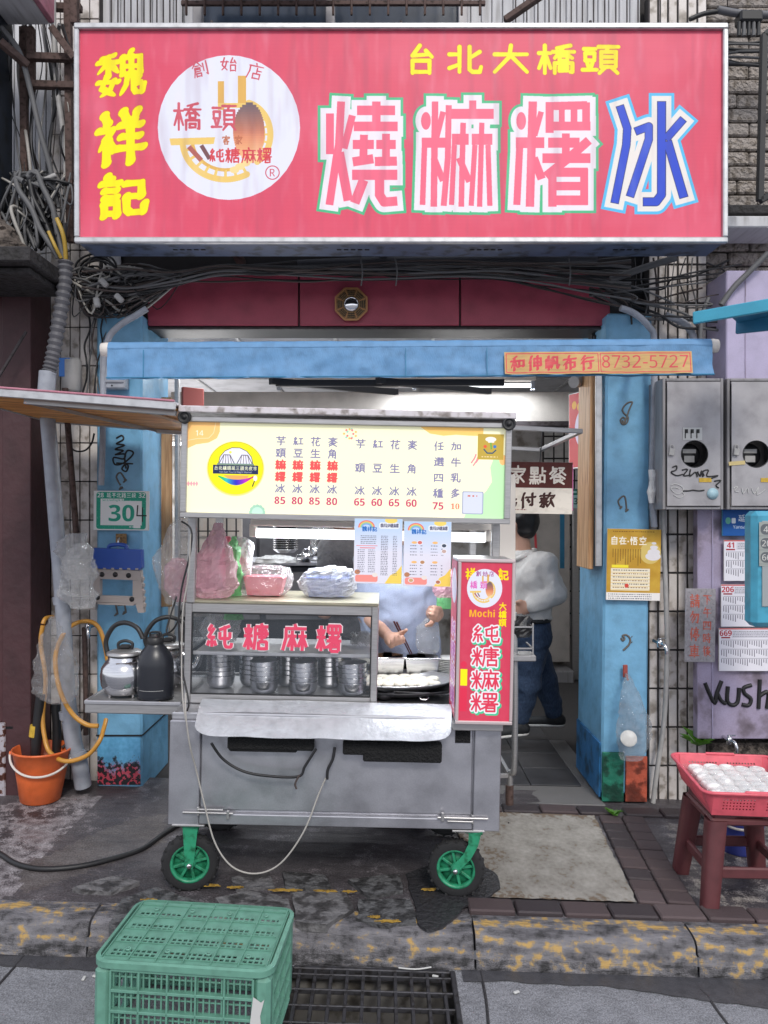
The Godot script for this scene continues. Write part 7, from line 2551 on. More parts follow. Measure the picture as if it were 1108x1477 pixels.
	# meter boxes
	for i in 2:
		var x0: float = [957, 1050][i]
		var x1: float = [1045, 1140][i]
		var a := at(x0, 735, 4.0)
		var b := at(x1, 545, 4.0)
		var w := b.x - a.x
		var h := b.y - a.y
		var t := thing("meter_box", ["grey electric meter box with black graffiti tag below its round window", "grey electric meter box at the edge beside the tagged one"][i], "meter box", (a + b) / 2, "electric meter boxes on the wall")
		put("cabinet", shape().box(v3(-w / 2 + 0.008, 0, -0.13), v3(0.016, h, 0.24), 0.003).box(v3(w / 2 - 0.008, 0, -0.13), v3(0.016, h, 0.24), 0.003).box(v3(0, h / 2 - 0.008, -0.13), v3(w - 0.034, 0.016, 0.24), 0.003).box(v3(0, -h / 2 + 0.008, -0.13), v3(w - 0.034, 0.016, 0.24), 0.003).box(v3(0, 0, -0.24), v3(w - 0.034, h - 0.034, 0.01), 0.0).done(), M.box_grey_2, t)
		# door with a round window cut in it
		var hc := at([1002, 1091][i], [655, 655][i], 4.0) - t.position
		var dw := w / 2 - 0.02
		var dh := h / 2 - 0.02
		var r := 0.07
		var ds := shape()
		for z in [0.0, -0.008]:
			var out := v3(0, 0, 1 if z == 0.0 else -1)
			var turns := []
			for k in 32:
				turns.append(TAU * k / 32)
			for cx in [-dw, dw]:
				for cy in [-dh, dh]:
					turns.append(fposmod(atan2(cy - hc.y, cx - hc.x), TAU))
			turns.sort()
			turns.append(turns[0] + TAU)
			for k in 36:
				var u0: float = turns[k]
				var u1: float = turns[k + 1]
				var e := []
				for u in [u0, u1]:
					var dir := Vector2(cos(u), sin(u))
					var tx := ((dw - hc.x) if dir.x > 0 else (-dw - hc.x)) / dir.x if absf(dir.x) > 1e-6 else 1e9
					var ty := ((dh - hc.y) if dir.y > 0 else (-dh - hc.y)) / dir.y if absf(dir.y) > 1e-6 else 1e9
					e.append(v3(hc.x + dir.x * minf(tx, ty), hc.y + dir.y * minf(tx, ty), z))
				ds.face([v3(hc.x + cos(u0) * r, hc.y + sin(u0) * r, z), e[0], e[1], v3(hc.x + cos(u1) * r, hc.y + sin(u1) * r, z)], out)
		put("door", ds.done(), M.box_grey, t)
		var rg := PackedVector3Array()
		for k in 32:
			rg.append(v3(hc.x + cos(TAU * k / 32) * r, hc.y + sin(TAU * k / 32) * r, -0.003))
		put("window_rim", shape().tube(rg, 0.004, 6, -1, true).done(), M.black_metal, t)
		put("meter", shape().lathe([Vector2(0.0, 0.0), Vector2(0.062, 0.0), Vector2(0.062, 0.06), Vector2(0.05, 0.075), Vector2(0, 0.078)], v3(hc.x, hc.y, -0.14), 24, Basis(Vector3.RIGHT, PI / 2)).done(), M.black_metal, t)
		put("meter_dial", shape().box(v3(hc.x - 0.005, hc.y + 0.02, -0.058), v3(0.07, 0.022, 0.004), 0.0).box(v3(hc.x - 0.005, hc.y - 0.022, -0.058), v3(0.055, 0.035, 0.004), 0.002).done(), M.pale_plastic, t)
		put("padlock", shape().box(Vector3.ZERO, v3(0.028, 0.036, 0.012), 0.003, Basis(v3(0, 0, 1), -0.15)).tube(curve([v3(-0.008, 0.016, 0), v3(-0.006, 0.034, 0), v3(0.008, 0.034, 0), v3(0.01, 0.016, 0)]), 0.003, 6).done(), M.pale_plastic, t, v3(-w / 2 + 0.04, hc.y + 0.01, 0.01))
		put("yellow_label", box_mesh(v3(0.065, 0.022, 0.002), 0.0), M.label_yellow, t, v3(hc.x + 0.055, hc.y - 0.135, 0.002))
		if i == 0:
			put("warning_sticker", box_mesh(v3(0.1, 0.065, 0.002), 0.0), M.litter, t, v3(hc.x - 0.012, hc.y + 0.105, 0.002))
			for k in 3:
				put("sticker_mark", shape().box(v3(-0.032 + k * 0.03, 0.014, 0), v3(0.016, 0.02, 0.001), 0.0).box(v3(-0.038 + k * 0.03, -0.003, 0), v3(0.005, 0.04, 0.001), 0.0).done(), M.black_metal, t, v3(hc.x - 0.012, hc.y + 0.105, 0.0045))
			var tg := shape()
			for s in [[[970, 674], [976, 672], [975, 678], [968, 681], [976, 686], [985, 684]], [[984, 678], [992, 677], [986, 686], [996, 685]], [[996, 677], [995, 687], [1003, 681], [1006, 688]], [[1006, 680], [1010, 687], [1012, 679], [1014, 688]], [[1016, 686], [1014, 680], [1022, 678], [1020, 687], [1036, 686], [1026, 690]], [[1030, 694], [1040, 693], [1033, 700], [1037, 704]], [[985, 708], [993, 708], [1000, 707], [1008, 708], [1016, 707]]]:
				tg.tube(path_at(s.map(func(v): return [v[0], v[1], 3.998]), 4), 0.0038, 5)
			put("tag_graffiti", tg.done(), M.spray_black, t, -t.position)
			var ws := shape()
			for s in [[[968, 700], [974, 698], [982, 701], [986, 706], [980, 712], [972, 710], [968, 704], [974, 703], [980, 705]], [[972, 714], [980, 718], [987, 714], [983, 709]]]:
				ws.tube(path_at(s.map(func(v): return [v[0], v[1], 3.998]), 4), 0.0022, 5)
			put("chalk_tag", ws.done(), M.litter, t, -t.position)
			put("round_sticker", shape().lathe([Vector2(0, 0), Vector2(0.03, 0.0), Vector2(0.03, 0.002), Vector2(0, 0.002)], at(1028, 712, 3.998) - t.position, 20, Basis(Vector3.RIGHT, PI / 2)).done(), M.sticker_blue, t)
		else:
			put("tape", shape().box(Vector3.ZERO, v3(0.085, 0.02, 0.002), 0.0, Basis(v3(0, 0, 1), 0.08)).done(), M.hose_pale, t, at(1063, 668, 3.997) - t.position)
			var ws := shape()
			for s in [[[1058, 704], [1064, 702], [1060, 708], [1066, 710]], [[1070, 704], [1072, 712], [1078, 704], [1080, 712]], [[1084, 704], [1088, 712], [1094, 703], [1092, 714], [1104, 706]]]:
				ws.tube(path_at(s.map(func(v): return [v[0], v[1], 3.998]), 4), 0.0022, 5)
			put("chalk_tag", ws.done(), M.litter, t, -t.position)
	# teal bus stop unit in front of the purple wall
	var bu := thing("bus_stop_unit", "teal framed bus stop display with route numbers at the edge", "bus stop sign", at(1130, 820, 3.5))
	var bx := at(1086, 905, 3.5) - bu.position
	var by := at(1190, 737, 3.5) - bu.position
	put("casing", box_mesh(v3(by.x - bx.x, by.y - bx.y, 0.1), 0.022), M.bus_teal, bu, (bx + by) / 2 + v3(0, 0, -0.05))
	put("screen", box_mesh(v3(by.x - bx.x - 0.04, (by.y - bx.y) - 0.14, 0.006), 0.002), M.bus_screen, bu, (bx + by) / 2 + v3(0.02, 0.025, 0.003))
	var cv := Canvas.new(60, 66, 5.0, rgb8(150, 156, 152))
	for i in 3:
		cv.rounded(2, 3 + i * 21, 40, 16, 7, rgb8(96, 100, 104))
		cv.latin(["41", "206", "669"][i], 12 if i == 0 else 14, 11 + i * 21, 9, rgb8(206, 206, 200))
		cv.rect(0, 20.5 + i * 21, 60, 0.8, rgb8(120, 124, 124))
	put("screen_print", print_face(0.19, 0.2), print_material(cv.texture(), 0.3), bu, v3(bx.x + 0.12, by.y - 0.15, 0.0075))
	put("post", shape().box(v3(0.02, -0.38, -0.05), v3(0.1, 0.4, 0.06), 0.02).done(), M.handle_white, bu)
	put("pole", shape().tube(PackedVector3Array([v3(0.1, -0.5, -0.06), v3(0.1, -1.3, -0.06)]), 0.03, 12).done(), M.bus_teal, bu)


func build_pipes() -> void:
	# corrugated conduit that feeds the plastic pipe
	var c := thing("corrugated_conduit", "grey corrugated conduit hanging down from the cable tangle", "conduit", at(92, 460, 3.9))
	var mid := path_at([[95, 376, 3.9], [92, 420, 3.9], [84, 470, 3.9], [76, 515, 3.9], [70, 540, 3.9]], 10)
	var sh := shape()
	var rows_ := []
	for i in mid.size():
		var z := (mid[mini(i + 1, mid.size() - 1)] - mid[maxi(i - 1, 0)]).normalized()
		var x := z.cross(v3(0, 0, 1)).normalized()
		var y := z.cross(x)
		var r := 0.039 if i % 2 else 0.029
		var ring := PackedVector3Array()
		for k in 18:
			ring.append(mid[i] + (x * cos(TAU * k / 18) + y * sin(TAU * k / 18)) * r - c.position)
		rows_.append(ring)
	sh.facets = true
	put("ribbed_hose", sh.sheet(rows_, 0.0, true).done(), M.grey_conduit, c)
	put("collar", shape().tube(PackedVector3Array([at(69, 536, 3.9) - c.position, at(66, 578, 3.9) - c.position]), 0.042, 16).done(), M.grey_plastic, c)
	var p := thing("drain_pipe", "pale grey plastic pipe running down the tiled wall to the ground", "pipe", at(90, 850, 3.9))
	put("pipe", shape().tube(path_at([[66, 570, 3.9], [72, 640, 3.9], [80, 740, 3.9], [88, 840, 3.92], [94, 930, 3.96], [98, 1000, 4.0], [103, 1050, 4.02]], 8), 0.037, 16).done(), M.grey_plastic, p, -p.position)
	put("elbow", shape().tube(path_at([[102, 1040, 4.02], [107, 1075, 4.04], [114, 1100, 4.06], [120, 1134, 4.08]], 6), 0.043, 16).done(), M.grey_plastic, p, -p.position)
	for q in [[90, 865], [99, 1030], [112, 1090]]:
		var a := at(q[0], q[1], 3.94 if q[1] < 900 else 4.03)
		put("collar", shape().tube(PackedVector3Array([a + v3(-0.003, 0.02, 0), a - v3(-0.003, 0.02, 0)]), 0.046, 16).done(), M.grey_plastic, p, -p.position)
	var rp := [[[94, 560, 4.1], [100, 640, 4.1], [108, 740, 4.12], [112, 800, 4.15]], [[122, 905, 4.2], [124, 1000, 4.2], [124, 1060, 4.2]], [[60, 1000, 4.0], [54, 1050, 4.0], [50, 1110, 4.0]], [[80, 1015, 4.1], [82, 1060, 4.1], [80, 1120, 4.1]]]
	var rl := ["thin rusty brown pipe beside the pale plastic pipe", "short rusty pipe below the wall tap", "black pipe with a yellow band behind the orange bucket", "black pipe beside the plastic pipe's elbow"]
	for i in 4:
		tag(put("wall_pipe", shape().tube(path_at(rp[i]), [0.016, 0.014, 0.026, 0.022][i], 10).done(), [M.rust_metal, M.rust_metal, M.cable_black, M.cable_black][i]), rl[i], "pipe")
	tag(put("yellow_tape_band", shape().tube(path_at([[52, 1046, 4.0], [50, 1062, 4.0]], 2), 0.0285, 10).done(), M.label_yellow), "yellow tape band round the black pipe", "tape")
	# grey conduits beside the pillars
	var gc := [["grey conduit arching over the pillar by the house number", [[212, 445, 4.02], [196, 455, 4.02], [172, 470, 4.05], [156, 490, 4.08], [150, 530, 4.12], [148, 640, 4.14], [146, 700, 4.14]], 0.017], ["grey conduit arching over the pillar with the gold poster", [[895, 444, 4.05], [915, 452, 4.06], [935, 470, 4.08], [944, 495, 4.12], [943, 600, 4.15], [940, 700, 4.16], [944, 760, 4.16]], 0.017], ["brown conduit bending down beside the lilac box", [[960, 455, 4.2], [985, 465, 4.2], [998, 480, 4.2], [1002, 500, 4.22]], 0.02], ["thin pale pipe running down the tiles beside the gold poster", [[956, 735, 4.2], [958, 790, 4.2], [962, 900, 4.2], [962, 960, 4.2], [958, 1040, 4.22], [948, 1110, 4.22], [942, 1158, 4.22]], 0.013]]
	for q in gc:
		tag(put("conduit", shape().tube(path_at(q[1]), q[2], 10).done(), M.grey_plastic if q[2] > 0.015 else M.pale_plastic), q[0], "conduit")
	# taps
	for q in [[188, 1, 905, 4.14, "brass wall tap beside the orange hose"], [952, 1, 928, 4.14, "chrome wall tap on the tiles beside the gold poster pillar"], [1052, 1, 1068, 4.08, "chrome tap at the foot of the purple wall"]]:
		var x: float = q[0] if q[0] > 300 else 127.0
		var t := thing("wall_tap", q[4], "tap", at(x, q[2], q[3]))
		put("valve", shape().lathe([Vector2(0, -0.02), Vector2(0.014, -0.02), Vector2(0.016, 0.0), Vector2(0.012, 0.02), Vector2(0, 0.022)], Vector3.ZERO, 14).tube(PackedVector3Array([v3(0, 0, 0), v3(0, 0, -0.09)]), 0.011, 10).done(), M.steel_shiny, t)
		put("spout", shape().tube(curve([v3(0, 0, 0), v3(0.012, 0.0, 0.03), v3(0.018, -0.025, 0.045), v3(0.02, -0.05, 0.045)]), 0.009, 10).done(), M.steel_shiny, t)
		put("lever", shape().bar(v3(-0.012, 0.026, 0), v3(0.03, 0.03, 0.01), 0.012, 0.006, 0.002).done(), M.steel_shiny, t)
	# small boxes on the wall
	var mb := thing("beige_meter", "beige rounded meter with a blue sticker on the tiled wall", "meter", at(103, 540, 4.16))
	put("case", shape().lathe([Vector2(0, -0.095), Vector2(0.04, -0.095), Vector2(0.05, -0.085), Vector2(0.052, 0.0), Vector2(0.052, 0.07), Vector2(0.044, 0.085), Vector2(0, 0.088)], Vector3.ZERO, 24).done(), M.pale_plastic, mb)
	put("sticker", box_mesh(v3(0.058, 0.1, 0.004), 0.001), M.label_blue, mb, v3(-0.018, 0.03, 0.047))
	var jb := thing("junction_box", "grey junction box on the blue pillar below the awning end", "box", at(165, 535, 4.16))
	put("case", box_mesh(v3(0.135, 0.2, 0.07), 0.006), M.grey_plastic, jb)
	put("lid", box_mesh(v3(0.125, 0.14, 0.01), 0.004), M.grey_plastic, jb, v3(0, 0.0, 0.04))
	put("screw", shape().tube(PackedVector3Array([v3(0, -0.085, 0.03), v3(0, -0.085, 0.038)]), 0.005, 8).done(), M.black_metal, jb)
	var lt := thing("pipe_lamp", "black cylindrical fixture tube under the shop ceiling by the aisle", "fixture", at(832, 552, 4.5))
	put("tube", shape().tube(PackedVector3Array([v3(-0.03, -0.005, 0.05), v3(0.05, 0.02, -0.05)]), 0.034, 14).done(), M.pale_plastic, lt)
	var cb := [["clamp_box", at(212, 470, 4.45)]]
	tag(put("ceiling_speaker", shape().box(Vector3.ZERO, v3(0.12, 0.08, 0.1), 0.01).box(v3(-0.03, -0.02, 0.06), v3(0.05, 0.04, 0.03), 0.005).done(), M.black_metal, null, at(866, 487, 4.5)), "black clamp hardware where the pillar meets the shop ceiling", "hardware")


func build_cables() -> void:
	# the long bundle that crosses above the lintel
	rng.seed = 77
	var kinds := [M.cable_black, M.cable_grey, M.cable_brown, M.cable_black, M.cable_grey]
	var b := thing("cable_bundle", "bundle of dark cables sagging along the top of the red lintel", "cables", v3(0, 0, 0))
	for i in 26:
		var p := []
		var off := rng.randf_range(-16, 14)
		var ph := rng.randf() * TAU
		var dd := rng.randf_range(3.98, 4.22)
		for k in 13:
			var x := 118 + k * 66.0
			var y := 392.0 + off * (0.75 + 0.4 * sin(k * 0.9 + ph)) + rng.randf_range(-3, 3)
			if k < 3:
				y += (3 - k) * rng.randf_range(4, 16)
			if k > 9:
				y += (k - 9) * (6.0 + off * 0.55) + rng.randf_range(-3, 3)
			p.append(at(x, y, dd + 0.03 * sin(k + ph)))
		put("cable", shape().tube(curve(p, 5), rng.randf_range(0.0035, 0.0085), 6).done(), kinds[i % 5], b)
	for x in [520, 570, 820]:
		put("tie", shape().tube(path_at([[x, 372, 3.96], [x + 3, 392, 3.95], [x + 1, 412, 3.96]], 4), 0.004, 6).done(), M.cable_grey, b)
	put("conduit", shape().tube(path_at([[430, 383, 4.15], [520, 379, 4.15], [640, 377, 4.15], [860, 374, 4.15]], 4), 0.03, 12).done(), M.grey_conduit, b)
	put("conduit", shape().tube(path_at([[880, 404, 4.05], [930, 386, 4.05], [975, 372, 4.05]], 4), 0.018, 10).done(), M.cable_grey, b)
	# tangle below the sign end
	var t := thing("cable_tangle", "tangle of looped cables between the conduit and the pillar", "cables", at(160, 420, 4.1))
	for i in 34:
		var p := []
		var n := rng.randi_range(4, 6)
		for k in n:
			var loose := rng.randf_range(-42, 34) if k < n - 1 and k > 0 else rng.randf_range(-30, -18)
			p.append(at(lerpf(100, 232, k / float(n - 1)) + (rng.randf_range(-22, 22) if k < n - 1 else 30.0), 425 + loose, rng.randf_range(4.0, 4.24)) - t.position)
		put("cable", shape().tube(curve(p, 6), rng.randf_range(0.003, 0.008), 6).done(), [M.cable_black, M.cable_grey, M.cable_brown, M.cable_black, M.cable_white][i % 5 if i % 9 else 4], t)
	for i in 6:
		var ring := PackedVector3Array()
		var o := at(140 + rng.randf_range(-8, 8), 388 + rng.randf_range(-8, 8), 4.05 + i * 0.02) - t.position
		var r := rng.randf_range(0.06, 0.095)
		for k in 26:
			ring.append(o + v3(cos(TAU * k / 26) * r * 1.1, sin(TAU * k / 26) * r * 0.75, sin(TAU * k / 26 * 2) * 0.01))
		put("coil", shape().tube(ring, 0.006, 6, -1, true).done(), M.cable_black, t)
	for q in [[150, 408], [172, 430], [140, 436]]:
		put("connector", shape().box(Vector3.ZERO, v3(0.05, 0.03, 0.03), 0.006, Basis(v3(0, 0, 1), q[0])).done(), M.pale_plastic, t, at(q[0], q[1], 4.0) - t.position)
	# tangle beside the sign, high up
	var h := thing("high_cable_tangle", "thick snarl of grey and black cables beside the pink sign", "cables", at(60, 290, 3.95))
	for i in 46:
		var p := []
		var n := rng.randi_range(4, 6)
		var cx := rng.randf_range(5, 92)
		for k in n:
			p.append(at(clampf(cx + rng.randf_range(-30, 30), -10, 102), 292 + rng.randf_range(-46, 70), rng.randf_range(3.85, 4.12)) - h.position)
		put("cable", shape().tube(curve(p, 6), rng.randf_range(0.0035, 0.0095), 6).done(), [M.cable_black, M.cable_grey, M.cable_black, M.cable_grey, M.cable_brown, M.cable_white][i % 6 if i % 4 else 1], h)
	for q in [[[34, 262, 3.86], [24, 258, 3.86], [28, 275, 3.86], [45, 300, 3.86], [58, 330, 3.86], [72, 352, 3.86], [84, 372, 3.88]], [[40, 256, 3.87], [52, 248, 3.87], [62, 270, 3.87], [76, 300, 3.87], [82, 330, 3.88], [92, 374, 3.89]], [[22, 262, 3.88], [40, 255, 3.88], [48, 285, 3.88], [60, 310, 3.88], [88, 372, 3.89]]]:
		put("thick_cable", shape().tube(path_at(q), 0.014, 8).done(), M.cable_grey if q[0][0] > 30 else M.cable_black, h, -h.position)
	put("yellow_cable", shape().tube(path_at([[82, 315, 3.84], [90, 335, 3.84], [94, 355, 3.86], [95, 380, 3.89]]), 0.011, 8).done(), M.cable_yellow, h, -h.position)
	put("yellow_cable", shape().tube(path_at([[70, 334, 3.84], [80, 356, 3.84], [88, 372, 3.87]]), 0.009, 8).done(), M.cable_yellow, h, -h.position)
	for q in [[52, 268, 0.5], [62, 262, 0.5], [70, 258, 0.4]]:
		put("splice", shape().tube(PackedVector3Array([v3(-0.04, -0.015, 0), v3(0.04, 0.02, 0)]), 0.013, 10).done(), M.pale_plastic, h, at(q[0], q[1], 3.9) - h.position)
	# long drops from above
	var dl := thing("hanging_cables", "long pale and dark cables dropping beside the sign's edge", "cables", at(60, 120, 4.0))
	for i in 15:
		var x := 15 + i * 6.0 + rng.randf_range(-4, 4)
		var p := []
		for k in 5:
			p.append(at(x + rng.randf_range(-9, 9) + k * rng.randf_range(0, 6), 35 + k * 58, 3.95 + rng.randf_range(0, 0.25)) - dl.position)
		put("cable", shape().tube(curve(p, 6), [0.003, 0.005, 0.009][i % 3], 6).done(), [M.cable_black, M.cable_grey, M.cable_white, M.cable_black, M.cable_brown][i % 5], dl)
	put("thick_pipe", shape().tube(path_at([[2, 40, 3.9], [28, 75, 3.9], [44, 130, 3.9], [58, 190, 3.9], [72, 240, 3.92], [84, 300, 3.95]]), 0.014, 8).done(), M.cable_grey, dl, -dl.position)
	put("thick_pipe", shape().tube(path_at([[77, 0, 4.0], [79, 80, 4.0], [84, 140, 4.0], [92, 200, 4.02], [98, 290, 4.02]]), 0.014, 8).done(), M.pale_plastic, dl, -dl.position)
	# wall cables by both pillars
	var wc := thing("wall_cables", "thin dark cables fixed down the tiles beside the blue pillar", "cables", at(138, 560, 4.2))
	for i in 5:
		var x := 118 + i * 6.0
		var p := []
		for k in 6:
			p.append(at(x + rng.randf_range(-5, 5) + (6 - k) * 2.0, 450 + k * 24, 4.18 + rng.randf_range(-0.03, 0.06)) - wc.position)
		put("cable", shape().tube(curve(p, 5), rng.randf_range(0.003, 0.006), 6).done(), kinds[i % 5], wc)
	put("loop", shape().tube(path_at([[100, 622, 4.15], [100, 640, 4.15], [108, 650, 4.15], [122, 650, 4.15], [132, 640, 4.15], [136, 625, 4.15]]), 0.005, 6).done(), M.cable_black, wc, -wc.position)
	var rc := thing("corner_cables", "cables fanning over the wall corner above the lilac box", "cables", at(970, 420, 4.15))
	for i in 14:
		var p := []
		var y0 := 402 + rng.randf_range(-12, 26)
		var y1 := 430 + rng.randf_range(-60, 50)
		for k in 5:
			var u := k / 4.0
			p.append(at(lerpf(850, 1050 + rng.randf_range(-60, 70), u), lerpf(y0, y1, u) + sin(u * PI) * rng.randf_range(4, 26), 4.08 + rng.randf_range(0, 0.17)) - rc.position)
		put("cable", shape().tube(curve(p, 6), rng.randf_range(0.003, 0.009), 6).done(), kinds[i % 5], rc)
	for i in 7:
		var p := []
		for k in 4:
			p.append(at(915 + i * 14 + rng.randf_range(-5, 5), 372 + k * 32, 4.2) - rc.position)
		put("cable", shape().tube(curve(p, 5), rng.randf_range(0.003, 0.006), 6).done(), kinds[i % 5], rc)
	put("thick_cable", shape().tube(path_at([[1040, 440, 4.0], [1058, 415, 4.0], [1078, 395, 4.0], [1108, 365, 3.98]]), 0.015, 8).done(), M.cable_grey, rc, -rc.position)
	put("thick_cable", shape().tube(path_at([[1010, 500, 4.1], [1012, 460, 4.1], [1022, 430, 4.12]]), 0.012, 8).done(), M.cable_grey, rc, -rc.position)
	# high corner: insulators, black bundle, steel frame
	var ic := thing("insulator_cluster", "cluster of dark cable joints on a pole arm above the stone wall", "cable joint", at(1080, 20, 4.0))
	put("arm", shape().tube(path_at([[1035, 14, 4.0], [1070, 20, 4.0], [1125, 22, 4.0]], 4), 0.02, 10).done(), M.grey_conduit, ic, -ic.position)
	put("head", shape().box(at(1080, 28, 4.0) - ic.position, v3(0.12, 0.06, 0.08), 0.01).done(), M.black_metal, ic)
	for i in 5:
		put("plug", shape().tube(path_at([[1066 + i * 7, 32, 3.98], [1066 + i * 7, 52, 3.98]], 2), 0.011, 8).done(), M.cable_grey if i % 2 else M.cable_black, ic, -ic.position)
	for i in 9:
		var y := 60 + i * 4.5
		put("cable", shape().tube(path_at([[1045, y + rng.randf_range(-4, 4), 4.15], [1080, y + rng.randf_range(-4, 6), 4.15], [1130, y + rng.randf_range(-6, 6), 4.15]]), rng.randf_range(0.005, 0.011), 6).done(), kinds[i % 2], ic, -ic.position)
	put("cable", shape().tube(path_at([[995, 28, 4.0], [1015, 20, 4.0], [1040, 16, 4.0]]), 0.012, 6).done(), M.cable_black, ic, -ic.position)
	var sf := thing("black_steel_frame", "black square steel frame bracket at the edge over the stone wall", "bracket", at(1100, 170, 3.8))
	for q in [[[1102, 50, 3.8], [1096, 290, 3.8]], [[1102, 52, 3.8], [1140, 20, 3.8]], [[1098, 175, 3.8], [1140, 145, 3.8]], [[1096, 290, 3.8], [1140, 265, 3.8]]]:
		put("bar", shape().bar(at(q[0][0], q[0][1], q[0][2]) - sf.position, at(q[1][0], q[1][1], q[1][2]) - sf.position, 0.03, 0.03, 0.003).done(), M.black_metal, sf)
	tag(put("metal_ledge", shape().box(Vector3.ZERO, v3(0.4, 0.06, 0.25), 0.006).done(), M.siding, null, at(1085, 332, 4.15)), "pale metal ledge below the split stone wall", "ledge")
	tag(put("dark_beam", shape().box(Vector3.ZERO, v3(0.6, 0.05, 0.2), 0.006).done(), M.charred, null, at(1090, 312, 4.2)), "dark wooden beam under the split stone wall", "beam")


# ------------------------------------------------------------------ street things
func build_crate() -> void:
	# upside down crate on the road
	var g := on_ground(270, 1385, 0.125)
	var fx := (139.0 + 395.0) / 2
	var d := 2.33
	var top_y := EYE - (1388 - 738.5) * d / LENS
	var o := v3((fx - 554) * d / LENS, 0, -d - 0.17)
	var base_y := ground_y(o.x) - 0.125
	var h := top_y - base_y
	var c := thing("plastic_crate", "upturned green plastic crate standing on the road before the cart", "crate", v3(o.x, base_y, o.z))
	c.rotation = v3(0, -0.075, -0.02)
	var w := 0.55
	var dp := 0.37
	var m: Material = M.crate_green
	# lid: lattice of bars with rows of small square openings
	var mask := []
	var cols := 87
	var rws := 52
	for r in rws:
		var s := ""
		for q in cols:
			var solid := true
			var band := r % 11
			if r > 3 and r < rws - 4 and q > 3 and q < cols - 4:
				if (band == 4 or band == 5 or band == 7 or band == 8) and q % 3 != 0 and not (q % 14 in [0, 1]):
					solid = false
				if band in [4, 5, 7, 8] and (r == rws - 5):
					solid = true
			s += "#" if solid else "."
		mask.append(s)
	var lid := shape()
	lid.plate(mask, v3(-w / 2 + 0.014, h - 0.004, dp / 2 - 0.012), v3((w - 0.028) / cols, 0, 0), v3(0, 0, -(dp - 0.024) / rws), v3(0, 0.003, 0))
	for i in 5:
		lid.box(v3(0, h - 0.001, dp / 2 - 0.03 - i * 0.076), v3(w - 0.05, 0.004, 0.002), 0.0)
	for i in 7:
		lid.box(v3(-w / 2 + 0.02 + i * (w - 0.04) / 6, h - 0.0005, 0), v3(0.003, 0.005, dp - 0.03), 0.0)
	put("lid_lattice", lid.done(), m, c)
	var rimo := PackedVector2Array()
	for k in 4:
		var cx: float = [1, -1, -1, 1][k] * (w / 2 - 0.045)
		var cy: float = [1, 1, -1, -1][k] * (dp / 2 - 0.045)
		for j in 6:
			var a := PI / 2 * (k + j / 5.0)
			rimo.append(Vector2(cx + cos(a) * 0.05, cy + sin(a) * 0.05))
	var rim := shape()
	for i in rimo.size():
		var a := rimo[i]
		var b := rimo[(i + 1) % rimo.size()]
		var ai := a * 0.955
		var bi := b * 0.955
		rim.quad(v3(a.x, h - 0.004, a.y), v3(ai.x, h, ai.y), v3(bi.x, h, bi.y), v3(b.x, h - 0.004, b.y))
		rim.quad(v3(a.x, h - 0.022, a.y), v3(a.x, h - 0.004, a.y), v3(b.x, h - 0.004, b.y), v3(b.x, h - 0.022, b.y))
		rim.quad(v3(ai.x, h, ai.y), v3(ai.x, h - 0.02, ai.y), v3(bi.x, h - 0.02, bi.y), v3(bi.x, h, bi.y))
	put("lid_rim", rim.done(), m, c)
	for x in [-0.19, -0.065, 0.065, 0.19]:
		for z in [-0.12, 0.12]:
			put("boss", shape().lathe([Vector2(0.009, 0), Vector2(0.009, 0.004), Vector2(0.005, 0.004), Vector2(0.005, 0.001)], v3(x, h, z), 12).done(), m, c)
	for sx in [-1, 1]:
		for sz in [-1, 1]:
			put("corner_post", shape().box(v3(sx * (w / 2 - 0.028), h / 2 - 0.012, sz * (dp / 2 - 0.028)), v3(0.05, h - 0.03, 0.05), 0.012).done(), m, c)
	# walls: ribs and slats
	for s in [-1, 1]:
		var sh := shape()
		var z: float = s * (dp / 2 - 0.012)
		for j in 5:
			sh.box(v3(0, 0.01 + j * (h - 0.04) / 4.0, z), v3(w - 0.11, 0.009, 0.02), 0.001)
		for i in 6:
			sh.box(v3(-w / 2 + 0.055 + i * (w - 0.11) / 5.0, h / 2 - 0.012, z + s * 0.002), v3(0.006, h - 0.04, 0.016), 0.001)
		for i in 24:
			sh.box(v3(-w / 2 + 0.06 + i * (w - 0.12) / 23.0, h / 2 - 0.012, z - s * 0.006), v3(0.005, h - 0.05, 0.004), 0.0)
		for j in 4:
			sh.box(v3(0, 0.045 + j * (h - 0.04) / 4.0, z - s * 0.0085), v3(w - 0.11, 0.004, 0.003), 0.0)
		put("side_lattice", sh.done(), m, c)
		sh = shape()
		var x: float = s * (w / 2 - 0.012)
		for j in 5:
			sh.box(v3(x, 0.01 + j * (h - 0.04) / 4.0, 0), v3(0.022, 0.009, dp - 0.11), 0.001)
		for i in 4:
			sh.box(v3(x, h / 2 - 0.012, -dp / 2 + 0.055 + i * (dp - 0.11) / 3.0), v3(0.02, h - 0.04, 0.007), 0.001)
		put("end_lattice", sh.done(), m, c)
	put("torn_label", shape().prism(PackedVector2Array([Vector2(-0.03, -0.06), Vector2(0.012, -0.07), Vector2(0.004, 0.0), Vector2(0.016, 0.05), Vector2(0.006, 0.04), Vector2(-0.018, 0.055)]), 0, 0.0012).done(), M.litter, c, v3(w / 2 - 0.035, 0.155, dp / 2 - 0.001))


